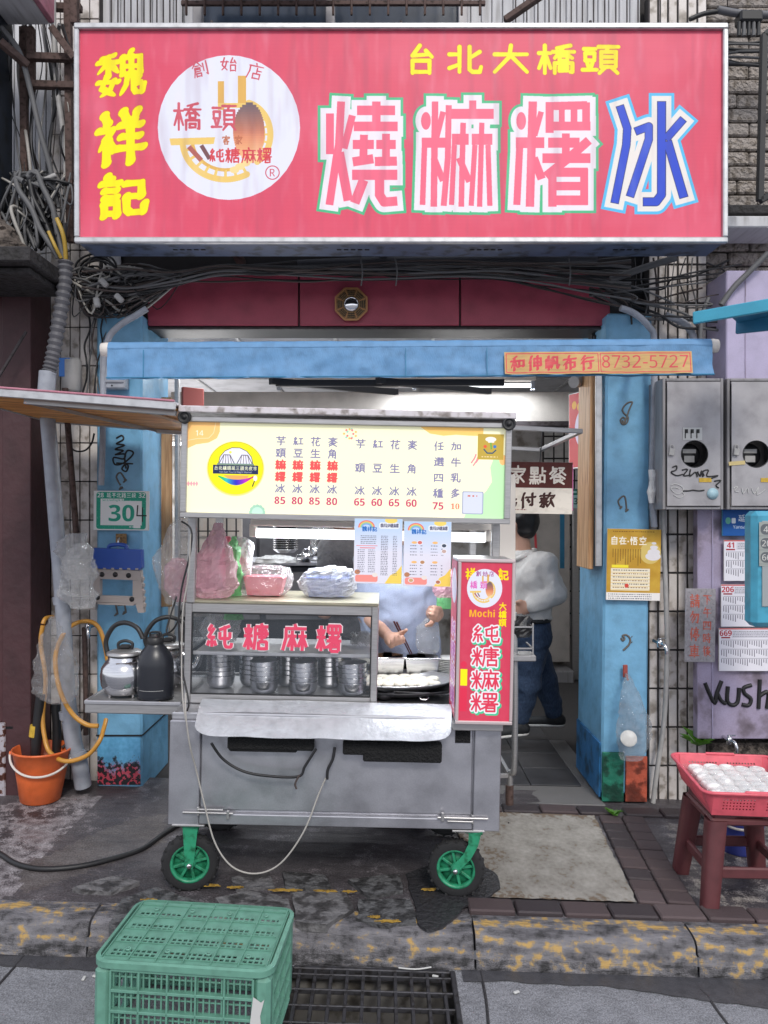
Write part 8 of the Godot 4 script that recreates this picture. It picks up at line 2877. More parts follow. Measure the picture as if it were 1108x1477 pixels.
func build_bucket(called: String, label: String, o: Vector3, r0: float, r1: float, h: float, m: Material, parts: Dictionary) -> void:
	var b := thing(called, label, "bucket", o)
	b.rotation = parts.get("turn", Vector3.ZERO)
	put("pail", shape().lathe([Vector2(0, 0.003), Vector2(r0 * 0.9, 0.0), Vector2(r0, 0.006), Vector2(lerpf(r0, r1, 0.5), h * 0.5), Vector2(r1 * 0.985, h - 0.014), Vector2(r1 * 1.03, h - 0.012), Vector2(r1 * 1.035, h - 0.002), Vector2(r1 * 1.0, h), Vector2(r1 * 0.965, h - 0.006), Vector2(r0 * 0.97, 0.012), Vector2(0, 0.008)], Vector3.ZERO, 44).done(), m, b)
	for s in [-1, 1]:
		put("ear", shape().lathe([Vector2(0, 0), Vector2(0.012, 0), Vector2(0.012, 0.012), Vector2(0, 0.012)], v3(s * r1 * 1.0, h - 0.02, 0.0), 12, Basis(v3(0, 0, 1), -s * PI / 2)).done(), m, b)
	var p := []
	for k in 13:
		var a := PI * k / 12.0
		var u := v3(cos(a) * r1 * 1.06, 0, 0)
		p.append(u + v3(0, h - 0.02 - sin(a) * r1 * 0.62, sin(a) * r1 * 1.02))
	put("handle", shape().tube(curve(p, 3), 0.006, 8).done(), M.handle_white, b)


func build_stool() -> void:
	# plastic stool at the picture's edge, seen from a corner
	var o := on_ground(1075, 1285)
	var t := thing("plastic_stool", "maroon plastic stool carrying the pink basket", "stool", v3(1.475, ground_y(1.475), -3.24))
	t.rotation.y = -0.04
	var h := 0.385
	var m: Material = M.stool_brown
	put("seat", shape().box(v3(0, h - 0.012, 0), v3(0.29, 0.024, 0.29), 0.01).box(v3(0, h - 0.035, 0), v3(0.305, 0.03, 0.305), 0.008).done(), m, t)
	var tops := 0.125
	var feet := 0.168
	for sx in [-1, 1]:
		for sz in [-1, 1]:
			# an angle shaped leg that flares to the foot
			var sh := shape()
			var rows_ := []
			for j in 7:
				var v := j / 6.0
				var c := v3(sx * lerpf(feet, tops, v), h * 0.93 * v, sz * lerpf(feet, tops, v))
				var k := lerpf(0.07, 0.085, v)
				var r := PackedVector3Array()
				for q in 14:
					var a := TAU * q / 14
					var e := Vector2(cos(a), sin(a))
					var rr := 0.026 / pow(pow(absf(e.x), 5) + pow(absf(e.y), 5), 0.2)
					r.append(c + v3(e.x * rr, 0, -e.y * rr) * (k / 0.055))
				rows_.append(r)
			sh.sheet(rows_, 0.0, true)
			put("leg", sh.done(), m, t)
	for s in [-1, 1]:
		for ax in 2:
			var dir := v3(1, 0, 0) if ax == 0 else v3(0, 0, 1)
			var side := v3(0, 0, s) if ax == 0 else v3(s, 0, 0)
			var lo := 0.15
			var at_lo := lerpf(feet, tops, lo / h)
			put("stretcher", shape().bar(side * at_lo + v3(0, lo, 0) - dir * (at_lo - 0.02), side * at_lo + v3(0, lo, 0) + dir * (at_lo - 0.02), 0.02, 0.045, 0.006).done(), m, t)
			# arched skirt under the seat
			var arch := PackedVector2Array([Vector2(-0.13, 0.4), Vector2(0.13, 0.4), Vector2(0.14, 0.33)])
			for k in 9:
				var a := PI * k / 8.0
				arch.append(Vector2(cos(a) * 0.105, 0.33 + sin(a) * 0.045))
			arch.append(Vector2(-0.14, 0.33))
			var turn := Basis() if ax == 0 else Basis(Vector3.UP, PI / 2)
			put("skirt", shape().prism(arch, -0.006, 0.006, side * 0.138, turn).done(), m, t)
	# pink basket
	var bo := v3(1.51, t.position.y + h + 0.002, -3.27)
	var b := thing("pink_basket", "pink plastic sieve basket on the maroon stool", "basket", bo)
	b.rotation.y = -0.1
	var bh := 0.1
	var w0 := 0.36
	var d0 := 0.42
	var flare := 0.035
	var pm: Material = M.basket_pink
	put("floor", shape().box(v3(0, 0.004, 0), v3(w0, 0.006, d0), 0.002).done(), pm, b)
	for s in [-1, 1]:
		for ax in 2:
			var lw := w0 if ax == 0 else d0
			var half := d0 / 2 if ax == 0 else w0 / 2
			var cols := 56 if ax == 0 else 64
			var mask := []
			for r in 15:
				var row_s := ""
				for q in cols:
					var hole: bool = r > 3 and r < 12 and r % 2 == 0 and q % 2 == 0 and q > 4 and q < cols - 5 and absi(q - cols / 2) > 2
					row_s += "." if hole else "#"
				mask.append(row_s)
			var u := (v3(1, 0, 0) if ax == 0 else v3(0, 0, -1)) * (lw / cols)
			var outw := v3(0, 0, s) if ax == 0 else v3(s, 0, 0)
			var v := (v3(0, bh, 0) + outw * flare) / 15.0
			var origin := outw * half - (u * cols) / 2.0
			put("wall", shape().plate(mask, origin, u, v, outw * 0.003).done(), pm, b)
	# corners and rim
	for sx in [-1, 1]:
		for sz in [-1, 1]:
			var sh := shape()
			var lo := v3(sx * w0 / 2, 0, sz * d0 / 2)
			var e1 := v3(sx * (w0 / 2 + flare), bh, sz * d0 / 2)
			var e2 := v3(sx * w0 / 2, bh, sz * (d0 / 2 + flare))
			var mid := v3(sx * (w0 / 2 + flare * 0.75), bh, sz * (d0 / 2 + flare * 0.75))
			sh.soft()
			sh.face([lo, e1, mid], v3(sx, 0, sz))
			sh.face([lo, mid, e2], v3(sx, 0, sz))
			put("corner", sh.done(), pm, b)
	var rp := PackedVector3Array()
	var rw := w0 / 2 + flare
	var rd := d0 / 2 + flare
	for k in 4:
		var cx: float = [1, -1, -1, 1][k] * (rw - 0.035)
		var cz: float = [1, 1, -1, -1][k] * (rd - 0.035)
		for j in 6:
			var a := PI / 2 * (k + j / 5.0)
			rp.append(v3(cx + cos(a) * 0.04, bh, cz + sin(a) * 0.04))
	put("rim", shape().tube(rp, 0.0075, 8, -1, true).done(), pm, b)
	for s in [-1, 1]:
		put("grip", shape().box(v3(0, bh + 0.006, s * (rd + 0.003)), v3(0.13, 0.012, 0.016), 0.005).done(), pm, b)
	rng.seed = 3
	var roll := shape().lathe([Vector2(0, 0), Vector2(0.03, 0.002), Vector2(0.037, 0.014), Vector2(0.03, 0.027), Vector2(0.014, 0.032), Vector2(0, 0.033)], Vector3.ZERO, 16).done()
	for i in 5:
		for j in 6:
			var p := put("dough_ball", roll, M.dough, null, b.position + Basis(Vector3.UP, -0.1) * v3(-0.13 + i * 0.065, 0.045 + rng.randf() * 0.008, -0.16 + j * 0.063))
			tag(p, "floury white dough ball wrapped in the pink basket", "dough", "dough balls in the pink basket")
	var film := []
	var nz := FastNoiseLite.new()
	nz.frequency = 14.0
	for j in 20:
		var r := PackedVector3Array()
		for i in 20:
			var u := i / 19.0 - 0.5
			var v := j / 19.0 - 0.5
			var edge := smoothstep(0.36, 0.5, maxf(absf(u), absf(v)))
			r.append(b.position + Basis(Vector3.UP, -0.1) * v3(u * 0.37, 0.083 + nz.get_noise_2d(u, v) * 0.01 - 0.02 * edge, -v * 0.43))
		film.append(r)
	tag(put("plastic_film", shape().sheet(film).done(), M.film_thin), "clear plastic film spread over the dough in the pink basket", "film")
	# blue bucket behind the stool
	build_bucket("blue_bucket", "dark blue bucket standing behind the maroon stool", v3(1.69, ground_y(1.69), -3.66), 0.09, 0.125, 0.24, M.bucket_blue, {"turn": v3(0, -0.4, 0)})


func build_street_things() -> void:
	build_crate()
	var bo := on_ground(47, 1163)
	build_bucket("orange_bucket", "orange plastic bucket with white handle by the brown wall", v3(bo.x, ground_y(bo.x), bo.z - 0.09), 0.098, 0.142, 0.27, M.bucket_orange, {"turn": v3(0, 0.35, -0.03)})
	build_stool()
	# folding step stool hung on the pillar
	var s := thing("folding_step", "folded blue and taupe plastic step stool hanging on the pillar", "step stool", at(172, 845, 4.12))
	s.rotation.z = -0.01
	var k := 4.12 / LENS
	var up := func(list: Array) -> PackedVector2Array:
		var q := PackedVector2Array()
		for v in list:
			q.append(Vector2((v[0] - 172) * k, (845 - v[1]) * k))
		return q
	put("seat_panel", shape().prism(up.call([[138, 790], [207, 792], [208, 818], [204, 821], [137, 819], [136, 815]]), 0.0, 0.05).done(), M.step_blue, s)
	put("carry_handle", shape().tube(curve([v3(-0.048, 0.19, 0.03), v3(-0.042, 0.215, 0.03), v3(0, 0.222, 0.03), v3(0.042, 0.215, 0.03), v3(0.048, 0.19, 0.03)]), 0.011, 8).done(), M.step_blue, s)
	# taupe leg panel: pieces round the openings
	var lp := shape()
	for q in [[[141, 820], [206, 822], [207, 836], [139, 834]], [[139, 834], [148, 834], [148, 858], [136, 858]], [[195, 836], [207, 836], [209, 860], [195, 859]], [[136, 858], [209, 860], [210, 869], [134, 867]], [[134, 867], [143, 868], [141, 879], [130, 878]], [[199, 869], [210, 869], [211, 882], [203, 882]], [[143, 868], [199, 869], [196, 872], [148, 871]]]:
		lp.prism(up.call(q), 0.0, 0.04)
	put("leg_panel", lp.done(), M.step_taupe, s)
	for q in [[151, 828], [170, 828], [189, 829], [145, 861], [194, 863]]:  # black discs laid on the panel stand in for the dark of open holes
		put("rubber_plug", shape().lathe([Vector2(0, 0), Vector2(0.0135, 0.0), Vector2(0.0135, 0.002), Vector2(0, 0.002)], v3((q[0] - 172) * k, (845 - q[1]) * k, 0.04), 16, Basis(Vector3.RIGHT, PI / 2)).done(), M.black_rubber_and_hole, s)
	for i in 6:
		put("hinge", box_mesh(v3(0.018, 0.012, 0.012), 0.002), M.step_taupe, s, v3((144 + i * 11.5 - 172) * k, (845 - 819.5) * k, 0.045))
	for i in 5:
		put("hinge", box_mesh(v3(0.014, 0.02, 0.03), 0.002), M.step_taupe, s, v3((207.5 + i * 0.7 - 172) * k, (845 - 834 - i * 9.5) * k, 0.02))
	var hk := thing("wall_hook", "small bronze hook plate holding the folding step stool", "hook", at(175, 777, 4.2))
	put("plate", box_mesh(v3(0.06, 0.055, 0.006), 0.002), M.gold_frame, hk)
	put("hook", shape().tube(curve([v3(0, 0.005, 0.004), v3(0, 0.0, 0.04), v3(0, -0.03, 0.05), v3(0, -0.045, 0.06)]), 0.005, 8).done(), M.steel_shiny, hk)
	# orange hose loops
	tag(put("orange_hose", shape().tube(path_at([[62, 902, 4.0], [59, 930, 4.0], [66, 980, 4.0], [62, 1030, 4.0], [64, 1060, 3.98], [72, 1085, 3.95], [95, 1098, 3.9], [125, 1090, 3.9], [143, 1070, 3.9], [150, 1050, 3.95], [153, 1038, 4.0]], 7), 0.0115, 10).done(), M.hose_orange), "yellow orange rubber hose looping low behind the orange bucket", "hose")
	tag(put("orange_hose", shape().tube(path_at([[142, 1047, 3.85], [125, 1045, 3.85], [105, 1030, 3.85], [88, 1000, 3.85], [80, 960, 3.87], [84, 930, 3.9], [100, 905, 3.95], [122, 896, 4.05], [140, 902, 4.05], [150, 925, 4.05], [156, 960, 4.05], [158, 985, 4.05]], 7), 0.0115, 10).done(), M.hose_orange), "yellow orange rubber hose looped over the wall tap", "hose")
	tag(put("short_hose_end", shape().tube(path_at([[62, 900, 4.0], [66, 892, 4.02], [76, 890, 4.1]], 5), 0.0115, 10).done(), M.hose_orange), "short end of orange hose fixed on the plastic pipe", "hose")
	tag(put("brown_hose", shape().tube(path_at([[132, 1000, 4.1], [122, 1040, 4.1], [108, 1065, 4.1], [90, 1078, 4.1]], 5), 0.009, 8).done(), M.cable_brown), "thin brown hose bending behind the plastic pipe", "hose")
	tag(put("black_ground_cable", shape().tube(PackedVector3Array(Array(curve([on_ground(-40, 1210), on_ground(0, 1235), on_ground(25, 1250), on_ground(60, 1257), on_ground(110, 1254), on_ground(160, 1243), on_ground(205, 1228), on_ground(236, 1206), on_ground(262, 1190)], 8)).map(func(v): return v + v3(0, 0.011, 0))), 0.011, 10).done(), M.cable_black), "thick black cable lying across the pavement to the cart", "cable")
	# clear bags on the wall
	for q in [["crumpled_bag", "crumpled clear plastic bag hanging on the pipe beside the house number", 112, 878, 3.86, [[0, 0.04, 0.03, 0.02, 0], [0.06, 0.085, 0.05, 0, 0], [0.13, 0.07, 0.05, 0, 0], [0.17, 0.085, 0.05, 0.01, 0], [0.24, 0.06, 0.05, 0.0, 0], [0.28, 0.085, 0.05, -0.015, 0], [0.33, 0.06, 0.04, -0.03, 0], [0.375, 0.03, 0.03, 0.01, 0]], M.film], ["long_clear_bag", "large clear plastic bag hanging low beside the orange hose", 80, 1014, 3.83, [[0, 0.05, 0.03, 0.02, 0], [0.05, 0.1, 0.05, 0.0, 0], [0.17, 0.1, 0.05, 0, 0], [0.29, 0.06, 0.04, -0.01, 0], [0.38, 0.025, 0.02, -0.01, 0], [0.43, 0.012, 0.01, -0.01, 0]], M.film_thin], ["cup_bag", "clear plastic bag with a paper cup hanging from the red hook", 910, 1096, 4.12, [[0, 0.04, 0.03, 0.0, 0], [0.06, 0.06, 0.05, 0.01, 0], [0.14, 0.085, 0.045, 0.02, 0], [0.25, 0.06, 0.035, 0.01, 0], [0.38, 0.03, 0.02, -0.01, 0], [0.46, 0.008, 0.008, -0.02, 0]], M.film_thin], ["crumpled_tissue", "scrap of white paper stuck on the conduit beside the pillar", 940, 726, 4.12, [[0, 0.012, 0.01, 0, 0], [0.06, 0.022, 0.015, 0, 0], [0.12, 0.016, 0.012, 0.006, 0], [0.18, 0.018, 0.012, 0.002, 0]], M.bag_white]]:
		tag(put(q[0], crumple(q[5], 36, 8, 0.022 if q[2] != 940 else 0.008, 12.0, q[2]), q[6], null, at(q[2], q[3], q[4])), q[1], "bag" if q[2] != 940 else "paper")
	tag(put("inner_bag", crumple([[0, 0.045, 0.03, 0.0, 0], [0.07, 0.06, 0.04, 0, 0], [0.14, 0.05, 0.035, 0.01, 0], [0.18, 0.02, 0.02, 0.02, 0]], 30, 6, 0.02, 16.0, 55), M.film, null, at(112, 836, 3.84)), "second crumpled clear bag knotted over the first on the pipe", "bag")
	var cup := thing("paper_cup", "white paper cup lying in the clear bag on the red hook", "cup", at(906, 1066, 4.12))
	put("cup", shape().lathe([Vector2(0, -0.04), Vector2(0.03, -0.04), Vector2(0.04, 0.03), Vector2(0.043, 0.034), Vector2(0.04, 0.036), Vector2(0, 0.034)], Vector3.ZERO, 24, Basis(v3(1, 0, 0.2).normalized(), 1.2)).done(), M.plate, cup)
	var rh := thing("red_hook", "small worn red hook screwed to the blue pillar", "hook", at(902, 968, 4.19))
	put("plate", shape().box(Vector3.ZERO, v3(0.026, 0.07, 0.01), 0.008).done(), M.hook_red, rh)
	put("hook", shape().tube(curve([v3(0, -0.01, 0.006), v3(0, -0.02, 0.03), v3(0, -0.04, 0.034), v3(0, -0.034, 0.05)]), 0.005, 8).done(), M.hook_red, rh)
	# painted notes and scrawls on the pillars
	var note := func(called: String, label: String, lines: Array, d: float, r: float, m: Material) -> void:
		var sh := shape()
		for l in lines:
			sh.tube(path_at(l.map(func(v): return [v[0], v[1], d]), 5), r, 6)
		tag(put(called, sh.done(), m), label, "marking")
	note.call("pillar_scrawl", "black handwritten scrawl on the pillar above the house number", [[[168, 632], [176, 628], [178, 634], [168, 640], [180, 642], [166, 648], [178, 650], [166, 656]], [[166, 656], [180, 655], [178, 662], [164, 660], [166, 670], [178, 668], [190, 658], [192, 652], [184, 650], [180, 660], [182, 676]], [[168, 668], [192, 669]], [[182, 668], [176, 676], [182, 680], [185, 672], [180, 668]]], 4.219, 0.0048, M.spray_black)
	note.call("treble_clef", "painted treble clef on the pillar above the gold poster", [[[899, 610], [902, 606], [899, 602], [895, 606], [898, 612], [904, 610], [906, 602], [900, 596], [898, 590], [904, 582], [912, 580], [908, 590], [900, 612], [898, 606]]], 4.219, 0.005, M.painted_brown)
	note.call("bass_clef", "painted bass clef on the pillar above the red hook", [[[896, 920], [898, 924], [901, 921], [898, 917], [904, 916], [909, 922], [907, 930], [899, 938]], [[911, 918], [911.5, 918.5]], [[911, 926], [911.5, 926.5]]], 4.219, 0.006, M.painted_brown)
	note.call("eighth_note", "painted eighth note on the pillar above the poster", [[[894, 730], [892, 722], [901, 716], [904, 736]], [[894, 734], [897, 731], [894, 731]], [[902, 738], [906, 735], [902, 735]]], 4.219, 0.005, M.painted_brown)
	note.call("painted_notes", "painted music notes under the scrawl on the pillar", [[[174, 700], [168, 688], [174, 682], [182, 694]], [[172, 706], [177, 703], [173, 703]], [[178, 696], [182, 692], [179, 692]]], 4.219, 0.005, M.painted_brown)
	note.call("lower_notes", "painted music notes on the pillar below the step stool", [[[167, 872], [170, 886]], [[180, 872], [182, 884]], [[165, 888], [170, 885], [167, 885]], [[177, 886], [182, 883], [178, 883]], [[170, 873], [180, 872]]], 4.219, 0.005, M.painted_brown)
	var at1 := thing("roadside_stone", "small grey stone lying on the kerb edge by the grate", "stone", on_ground(523, 1377, 0.1))
	put("stone", crumple([[0, 0.022, 0.02, 0, 0], [0.012, 0.028, 0.024, 0, 0], [0.026, 0.016, 0.014, 0, 0]], 14, 3, 0.01, 20.0, 3), M.rubble, at1)


# ------------------------------------------------------------------ people
# a hand: palm and five fingers; origin at the wrist, reaching along -y, palm facing +z, thumb towards +x * side
func hand_bones(o: Vector3, b: Basis, side: float, curl: float) -> Array:
	var out := []
	var k := 1.0
	out.append([o, o + b * v3(0, -0.04, 0), 0.026, 0.034, v3(1, 1, 1)])
	out.append([o + b * v3(-0.014 * side, -0.035, 0), o + b * v3(-0.022 * side, -0.078, 0), 0.022, 0.016])
	out.append([o + b * v3(0.014 * side, -0.035, 0), o + b * v3(0.022 * side, -0.08, 0), 0.022, 0.016])
	var lens := [0.066, 0.078, 0.072, 0.056]
	for f in 4:
		var x := (0.027 - f * 0.018) * side
		var p := o + b * v3(x, -0.084, 0)
		var ang := curl * (0.35 + 0.05 * f)
		for j in 3:
			var l: float = lens[f] * [0.45, 0.32, 0.25][j]
			var q := p + b * v3(0, -cos(ang), sin(ang)) * l
			out.append([p, q, 0.0095 - j * 0.001, 0.0088 - j * 0.001])
			p = q
			ang += curl * 0.5
	var t0 := o + b * v3(0.024 * side, -0.03, 0.004)
	var t1 := t0 + b * v3(0.03 * side, -0.024, 0.014)
	var t2 := t1 + b * v3(0.012 * side, -0.03, 0.014 + 0.01 * curl)
	out.append([t0, t1, 0.014, 0.011])
	out.append([t1, t2, 0.011, 0.0085])
	return out


func head_bones(c: Vector3, look: Basis) -> Array:
	return [
		[c + look * v3(0, 0.035, -0.015), c + look * v3(0, 0.03, 0.01), 0.09, 0.086, v3(0.9, 1.08, 1.08)],
		[c + look * v3(0, -0.04, 0.03), c + look * v3(0, -0.075, 0.05), 0.06, 0.04, v3(1, 1, 1)],
		[c + look * v3(0, -0.005, 0.095), c + look * v3(0, -0.03, 0.112), 0.01, 0.016],
		[c + look * v3(-0.018, -0.064, 0.086), c + look * v3(0.018, -0.064, 0.086), 0.01, 0.01],
		[c + look * v3(-0.085, 0.01, -0.005), c + look * v3(-0.088, -0.025, 0.0), 0.018, 0.012, v3(0.5, 1, 1)],
		[c + look * v3(0.085, 0.01, -0.005), c + look * v3(0.088, -0.025, 0.0), 0.018, 0.012, v3(0.5, 1, 1)],
	]


func grow(bones: Array, by: float) -> Array:
	var out := []
	for b in bones:
		var c: Array = b.duplicate()
		c[2] += by
		c[3] += by
		out.append(c)
	return out


func eyes(p: Node3D, c: Vector3, look: Basis) -> void:
	for s in [-1, 1]:
		put("eye", shape().lathe([Vector2(0, -0.011), Vector2(0.008, -0.008), Vector2(0.011, 0), Vector2(0.008, 0.008), Vector2(0, 0.011)], c + look * v3(s * 0.032, 0.012, 0.085), 10).done(), M.plate, p)
		put("eyebrow", shape().tube(curve([c + look * v3(s * 0.05, 0.036, 0.084), c + look * v3(s * 0.032, 0.04, 0.096), c + look * v3(s * 0.016, 0.036, 0.1)], 3), 0.004, 5).done(), M.hair, p)


func build_people() -> void:
	# the man walking up the aisle, seen from his side
	var o := on_ground(775, 1060)
	o = v3(at(775, 0, 5.25).x, ground_y(1.05) * 0.6 - 0.012, -5.25)
	var man := thing("person", "man in a white shirt and jeans walking up the aisle", "person", o)
	var v := func(px: float, py: float, dz := 0.0) -> Vector3:
		return at(px, py, 5.25 - dz) - o
	var fwd := v3(-1, 0, 0)
	var neck: Vector3 = v.call(757, 800)
	var chest: Vector3 = v.call(768, 830)
	var waist: Vector3 = v.call(768, 885)
	var hip: Vector3 = v.call(768, 915)
	var head: Vector3 = v.call(752, 757)
	var sh_n: Vector3 = v.call(786, 812, 0.17)
	var el_n: Vector3 = v.call(803, 858, 0.2)
	var wr_n: Vector3 = v.call(765, 874, 0.2)
	var sh_f: Vector3 = v.call(757, 815, -0.16)
	var el_f: Vector3 = v.call(748, 862, -0.18)
	var wr_f: Vector3 = v.call(735, 880, -0.1)
	var hp_n: Vector3 = v.call(770, 920, 0.09)
	var hp_f: Vector3 = v.call(766, 920, -0.09)
	var kn_n: Vector3 = v.call(762, 985, 0.09)
	var an_n: Vector3 = v.call(748, 1040, 0.07)
	var kn_f: Vector3 = v.call(785, 980, -0.08)
	var an_f: Vector3 = v.call(800, 1028, -0.09)
	var look := Basis(Vector3.UP, PI + 0.75)
	var torso := [[waist + v3(0, 0, 0.06), chest + v3(0, 0, 0.09), 0.095, 0.1], [waist - v3(0, 0, 0.06), chest - v3(0, 0, 0.09), 0.095, 0.1], [chest, neck - v3(0, 0.02, 0), 0.11, 0.06], [hip + v3(0, 0, 0.06), waist + v3(0, 0, 0.05), 0.1, 0.095], [hip - v3(0, 0, 0.06), waist - v3(0, 0, 0.05), 0.1, 0.095]]
	var sho := [[chest + v3(0, 0.06, 0.05), sh_n, 0.075, 0.055], [chest + v3(0, 0.06, -0.05), sh_f, 0.075, 0.055]]
	var arms := [[sh_n, el_n, 0.056, 0.044], [el_n, wr_n, 0.044, 0.03], [sh_f, el_f, 0.056, 0.044], [el_f, wr_f, 0.044, 0.03]]
	var legs := [[hp_n, kn_n, 0.098, 0.062], [kn_n, an_n, 0.062, 0.042], [hp_f, kn_f, 0.098, 0.062], [kn_f, an_f, 0.062, 0.042]]
	var bn := [[neck - v3(0, 0.04, 0), head - v3(0, 0.06, 0), 0.055, 0.052]]
	var hb := Basis(v3(0, -0.15, 1).normalized(), 0)
	var reach := (wr_n - el_n).normalized()
	hb = Basis(v3(0, 0, 1).cross(-reach).normalized(), -reach, v3(0, 0, 1))
	var skin := torso + sho + arms + legs + bn + head_bones(head, look) + hand_bones(wr_n, hb, 1.0, 0.6)
	put("body", body_mesh(skin, 0.0125, 0.03), M.skin, man)
	put("shirt", body_mesh(grow(torso + sho, 0.016) + grow([[sh_n, el_n, 0.054, 0.046], [el_n, wr_n - reach * 0.015, 0.046, 0.036], [sh_f, el_f, 0.06, 0.054], [el_f, wr_f, 0.054, 0.042]], 0.012), 0.0125, 0.035, neck.y + 0.035, waist.y - 0.03, 0.016), M.shirt_white, man)
	put("ear", shape().lathe([Vector2(0, -0.008), Vector2(0.02, -0.006), Vector2(0.024, 0.002), Vector2(0.014, 0.006), Vector2(0, 0.002)], head + look * v3(-0.094, -0.008, -0.005), 14, look * Basis(v3(0, 0, 1), PI / 2)).done(), M.skin, man)
	put("collar", shape().tube(curve([neck + v3(-0.075, -0.035, 0.03), neck + v3(-0.03, -0.01, 0.075), neck + v3(0.04, 0.02, 0.06), neck + v3(0.07, 0.03, 0.0), neck + v3(0.04, 0.02, -0.06)], 5), 0.017, 8).done(), M.shirt_white, man)
	put("trousers", body_mesh(grow([[hip + v3(0, 0, 0.06), waist + v3(0, -0.02, 0.05), 0.1, 0.095], [hip - v3(0, 0, 0.06), waist + v3(0, -0.02, -0.05), 0.1, 0.095]], 0.01) + grow([[hp_n, kn_n, 0.092, 0.066], [kn_n, kn_n.lerp(an_n, 0.9), 0.07, 0.052], [hp_f, kn_f, 0.092, 0.066], [kn_f, kn_f.lerp(an_f, 0.9), 0.07, 0.05]], 0.01), 0.0125, 0.03, waist.y - 0.025, -1e9, 0.014), M.denim, man)
	put("belt", shape().tube(PackedVector3Array(range(24).map(func(i): return waist + v3(cos(TAU * i / 24) * 0.112, -0.03, sin(TAU * i / 24) * 0.172))), 0.017, 8, -1, true).done(), M.shoe, man)
	put("hair", body_mesh([[head + look * v3(0, 0.055, -0.03), head + look * v3(0, 0.06, 0.01), 0.09, 0.084, v3(0.98, 1.02, 1.1)], [head + look * v3(0, 0.02, -0.05), head + look * v3(0, -0.035, -0.045), 0.078, 0.062]], 0.009, 0.02, 1e9, -1e9, 0.012), M.hair, man)
	eyes(man, head, look)
	for q in [[an_n, 0.18, -0.06], [an_f, -0.28, 0.02]]:
		var a: Vector3 = q[0]
		var fd := v3(-cos(q[1]), -0.08, sin(q[1])).normalized()
		var heel := a + v3(0.03, -0.065, 0)
		var toe := heel + fd * 0.23
		put("shoe", body_mesh([[a + v3(0.0, -0.03, 0), heel + v3(0, 0.02, 0), 0.05, 0.042], [heel + v3(0, 0.012, 0), toe + v3(0, 0.008, 0), 0.04, 0.034, v3(1, 0.9, 1)]], 0.01, 0.03), M.shoe, man)
		put("sole", body_mesh([[heel + v3(0, -0.016, 0), toe + v3(0, -0.014, 0), 0.042, 0.036, v3(1, 0.42, 1)]], 0.008, 0.01), M.sole, man)

	# the cook behind the cart
	var co := v3(at(575, 0, 3.98).x, 0.0, -3.98)
	var cook := thing("person", "cook in a pale blue shirt holding chopsticks over the trays", "person", co)
	var w := func(px: float, py: float, dz := 0.0) -> Vector3:
		return at(px, py, 3.98 - dz) - co
	var c_hip: Vector3 = w.call(580, 985)
	var c_waist: Vector3 = w.call(578, 930, 0.02)
	var c_chest: Vector3 = w.call(572, 845, 0.05)
	var c_neck: Vector3 = w.call(572, 785, 0.06)
	var c_head: Vector3 = w.call(574, 728, 0.1)
	var rs: Vector3 = w.call(536, 812, 0.05)
	var re: Vector3 = w.call(530, 888, 0.06)
	var rw: Vector3 = w.call(560, 917, 0.26)
	var ls: Vector3 = w.call(607, 812, 0.03)
	var le: Vector3 = w.call(619, 883, 0.05)
	var lw: Vector3 = w.call(628, 885, 0.24)
	var ct := [[c_hip + v3(0.06, 0, 0), c_waist + v3(0.06, 0, 0), 0.12, 0.11], [c_hip - v3(0.06, 0, 0), c_waist - v3(0.06, 0, 0), 0.12, 0.11], [c_waist + v3(0.055, 0, 0), c_chest + v3(0.07, 0, 0), 0.11, 0.115], [c_waist - v3(0.055, 0, 0), c_chest - v3(0.07, 0, 0), 0.11, 0.115], [c_chest, c_neck, 0.12, 0.06], [c_chest + v3(0.04, 0.06, 0), ls, 0.09, 0.06], [c_chest + v3(-0.04, 0.06, 0), rs, 0.09, 0.06]]
	var ca := [[rs, re, 0.052, 0.042], [re, rw, 0.041, 0.028], [ls, le, 0.052, 0.042], [le, lw, 0.041, 0.028]]
	var cl := [[c_hip + v3(0.09, 0, 0), c_hip + v3(0.09, -0.4, 0.02), 0.1, 0.065], [c_hip + v3(0.09, -0.4, 0.02), v3(c_hip.x + 0.09, 0.09, 0), 0.062, 0.045], [c_hip + v3(-0.09, 0, 0), c_hip + v3(-0.09, -0.4, 0.02), 0.1, 0.065], [c_hip + v3(-0.09, -0.4, 0.02), v3(c_hip.x - 0.09, 0.09, 0), 0.062, 0.045]]
	var clook := Basis(Vector3.UP, 0.05) * Basis(Vector3.RIGHT, 0.4)
	var rr := (rw - re).normalized()
	var lr := (lw - le).normalized()
	var rb := Basis(rr.cross(v3(0.3, 0.2, 1)).normalized() * -1.0, -rr, Vector3.ZERO)
	rb = Basis(rb.x, rb.y, rb.x.cross(rb.y))
	var lb := Basis(lr.cross(v3(-0.3, 0.2, 1)).normalized() * -1.0, -lr, Vector3.ZERO)
	lb = Basis(lb.x, lb.y, lb.x.cross(lb.y))
	put("body", body_mesh(ct + ca + cl + [[c_neck - v3(0, 0.03, 0), c_head - v3(0, 0.06, 0), 0.055, 0.052]] + head_bones(c_head, clook), 0.0125, 0.03), M.skin, cook)
	put("hand", body_mesh(hand_bones(rw, rb, 1.0, 1.3), 0.0055, 0.01), M.skin, cook)
	put("hand", body_mesh(hand_bones(lw, lb, -1.0, 1.0), 0.0055, 0.01), M.skin, cook)
	put("shirt", body_mesh(grow(ct, 0.02) + [[rs, rs.lerp(re, 0.75), 0.078, 0.072], [ls, ls.lerp(le, 0.75), 0.078, 0.07], [c_chest + v3(0, 0, 0.02), c_hip + v3(0, 0.05, 0.02), 0.14, 0.14]], 0.0125, 0.035, c_neck.y, -1e9, 0.016), M.shirt_blue, cook)
	put("trousers", body_mesh(grow(cl, 0.014), 0.015, 0.03, c_hip.y + 0.05), M.apron_dark, cook)
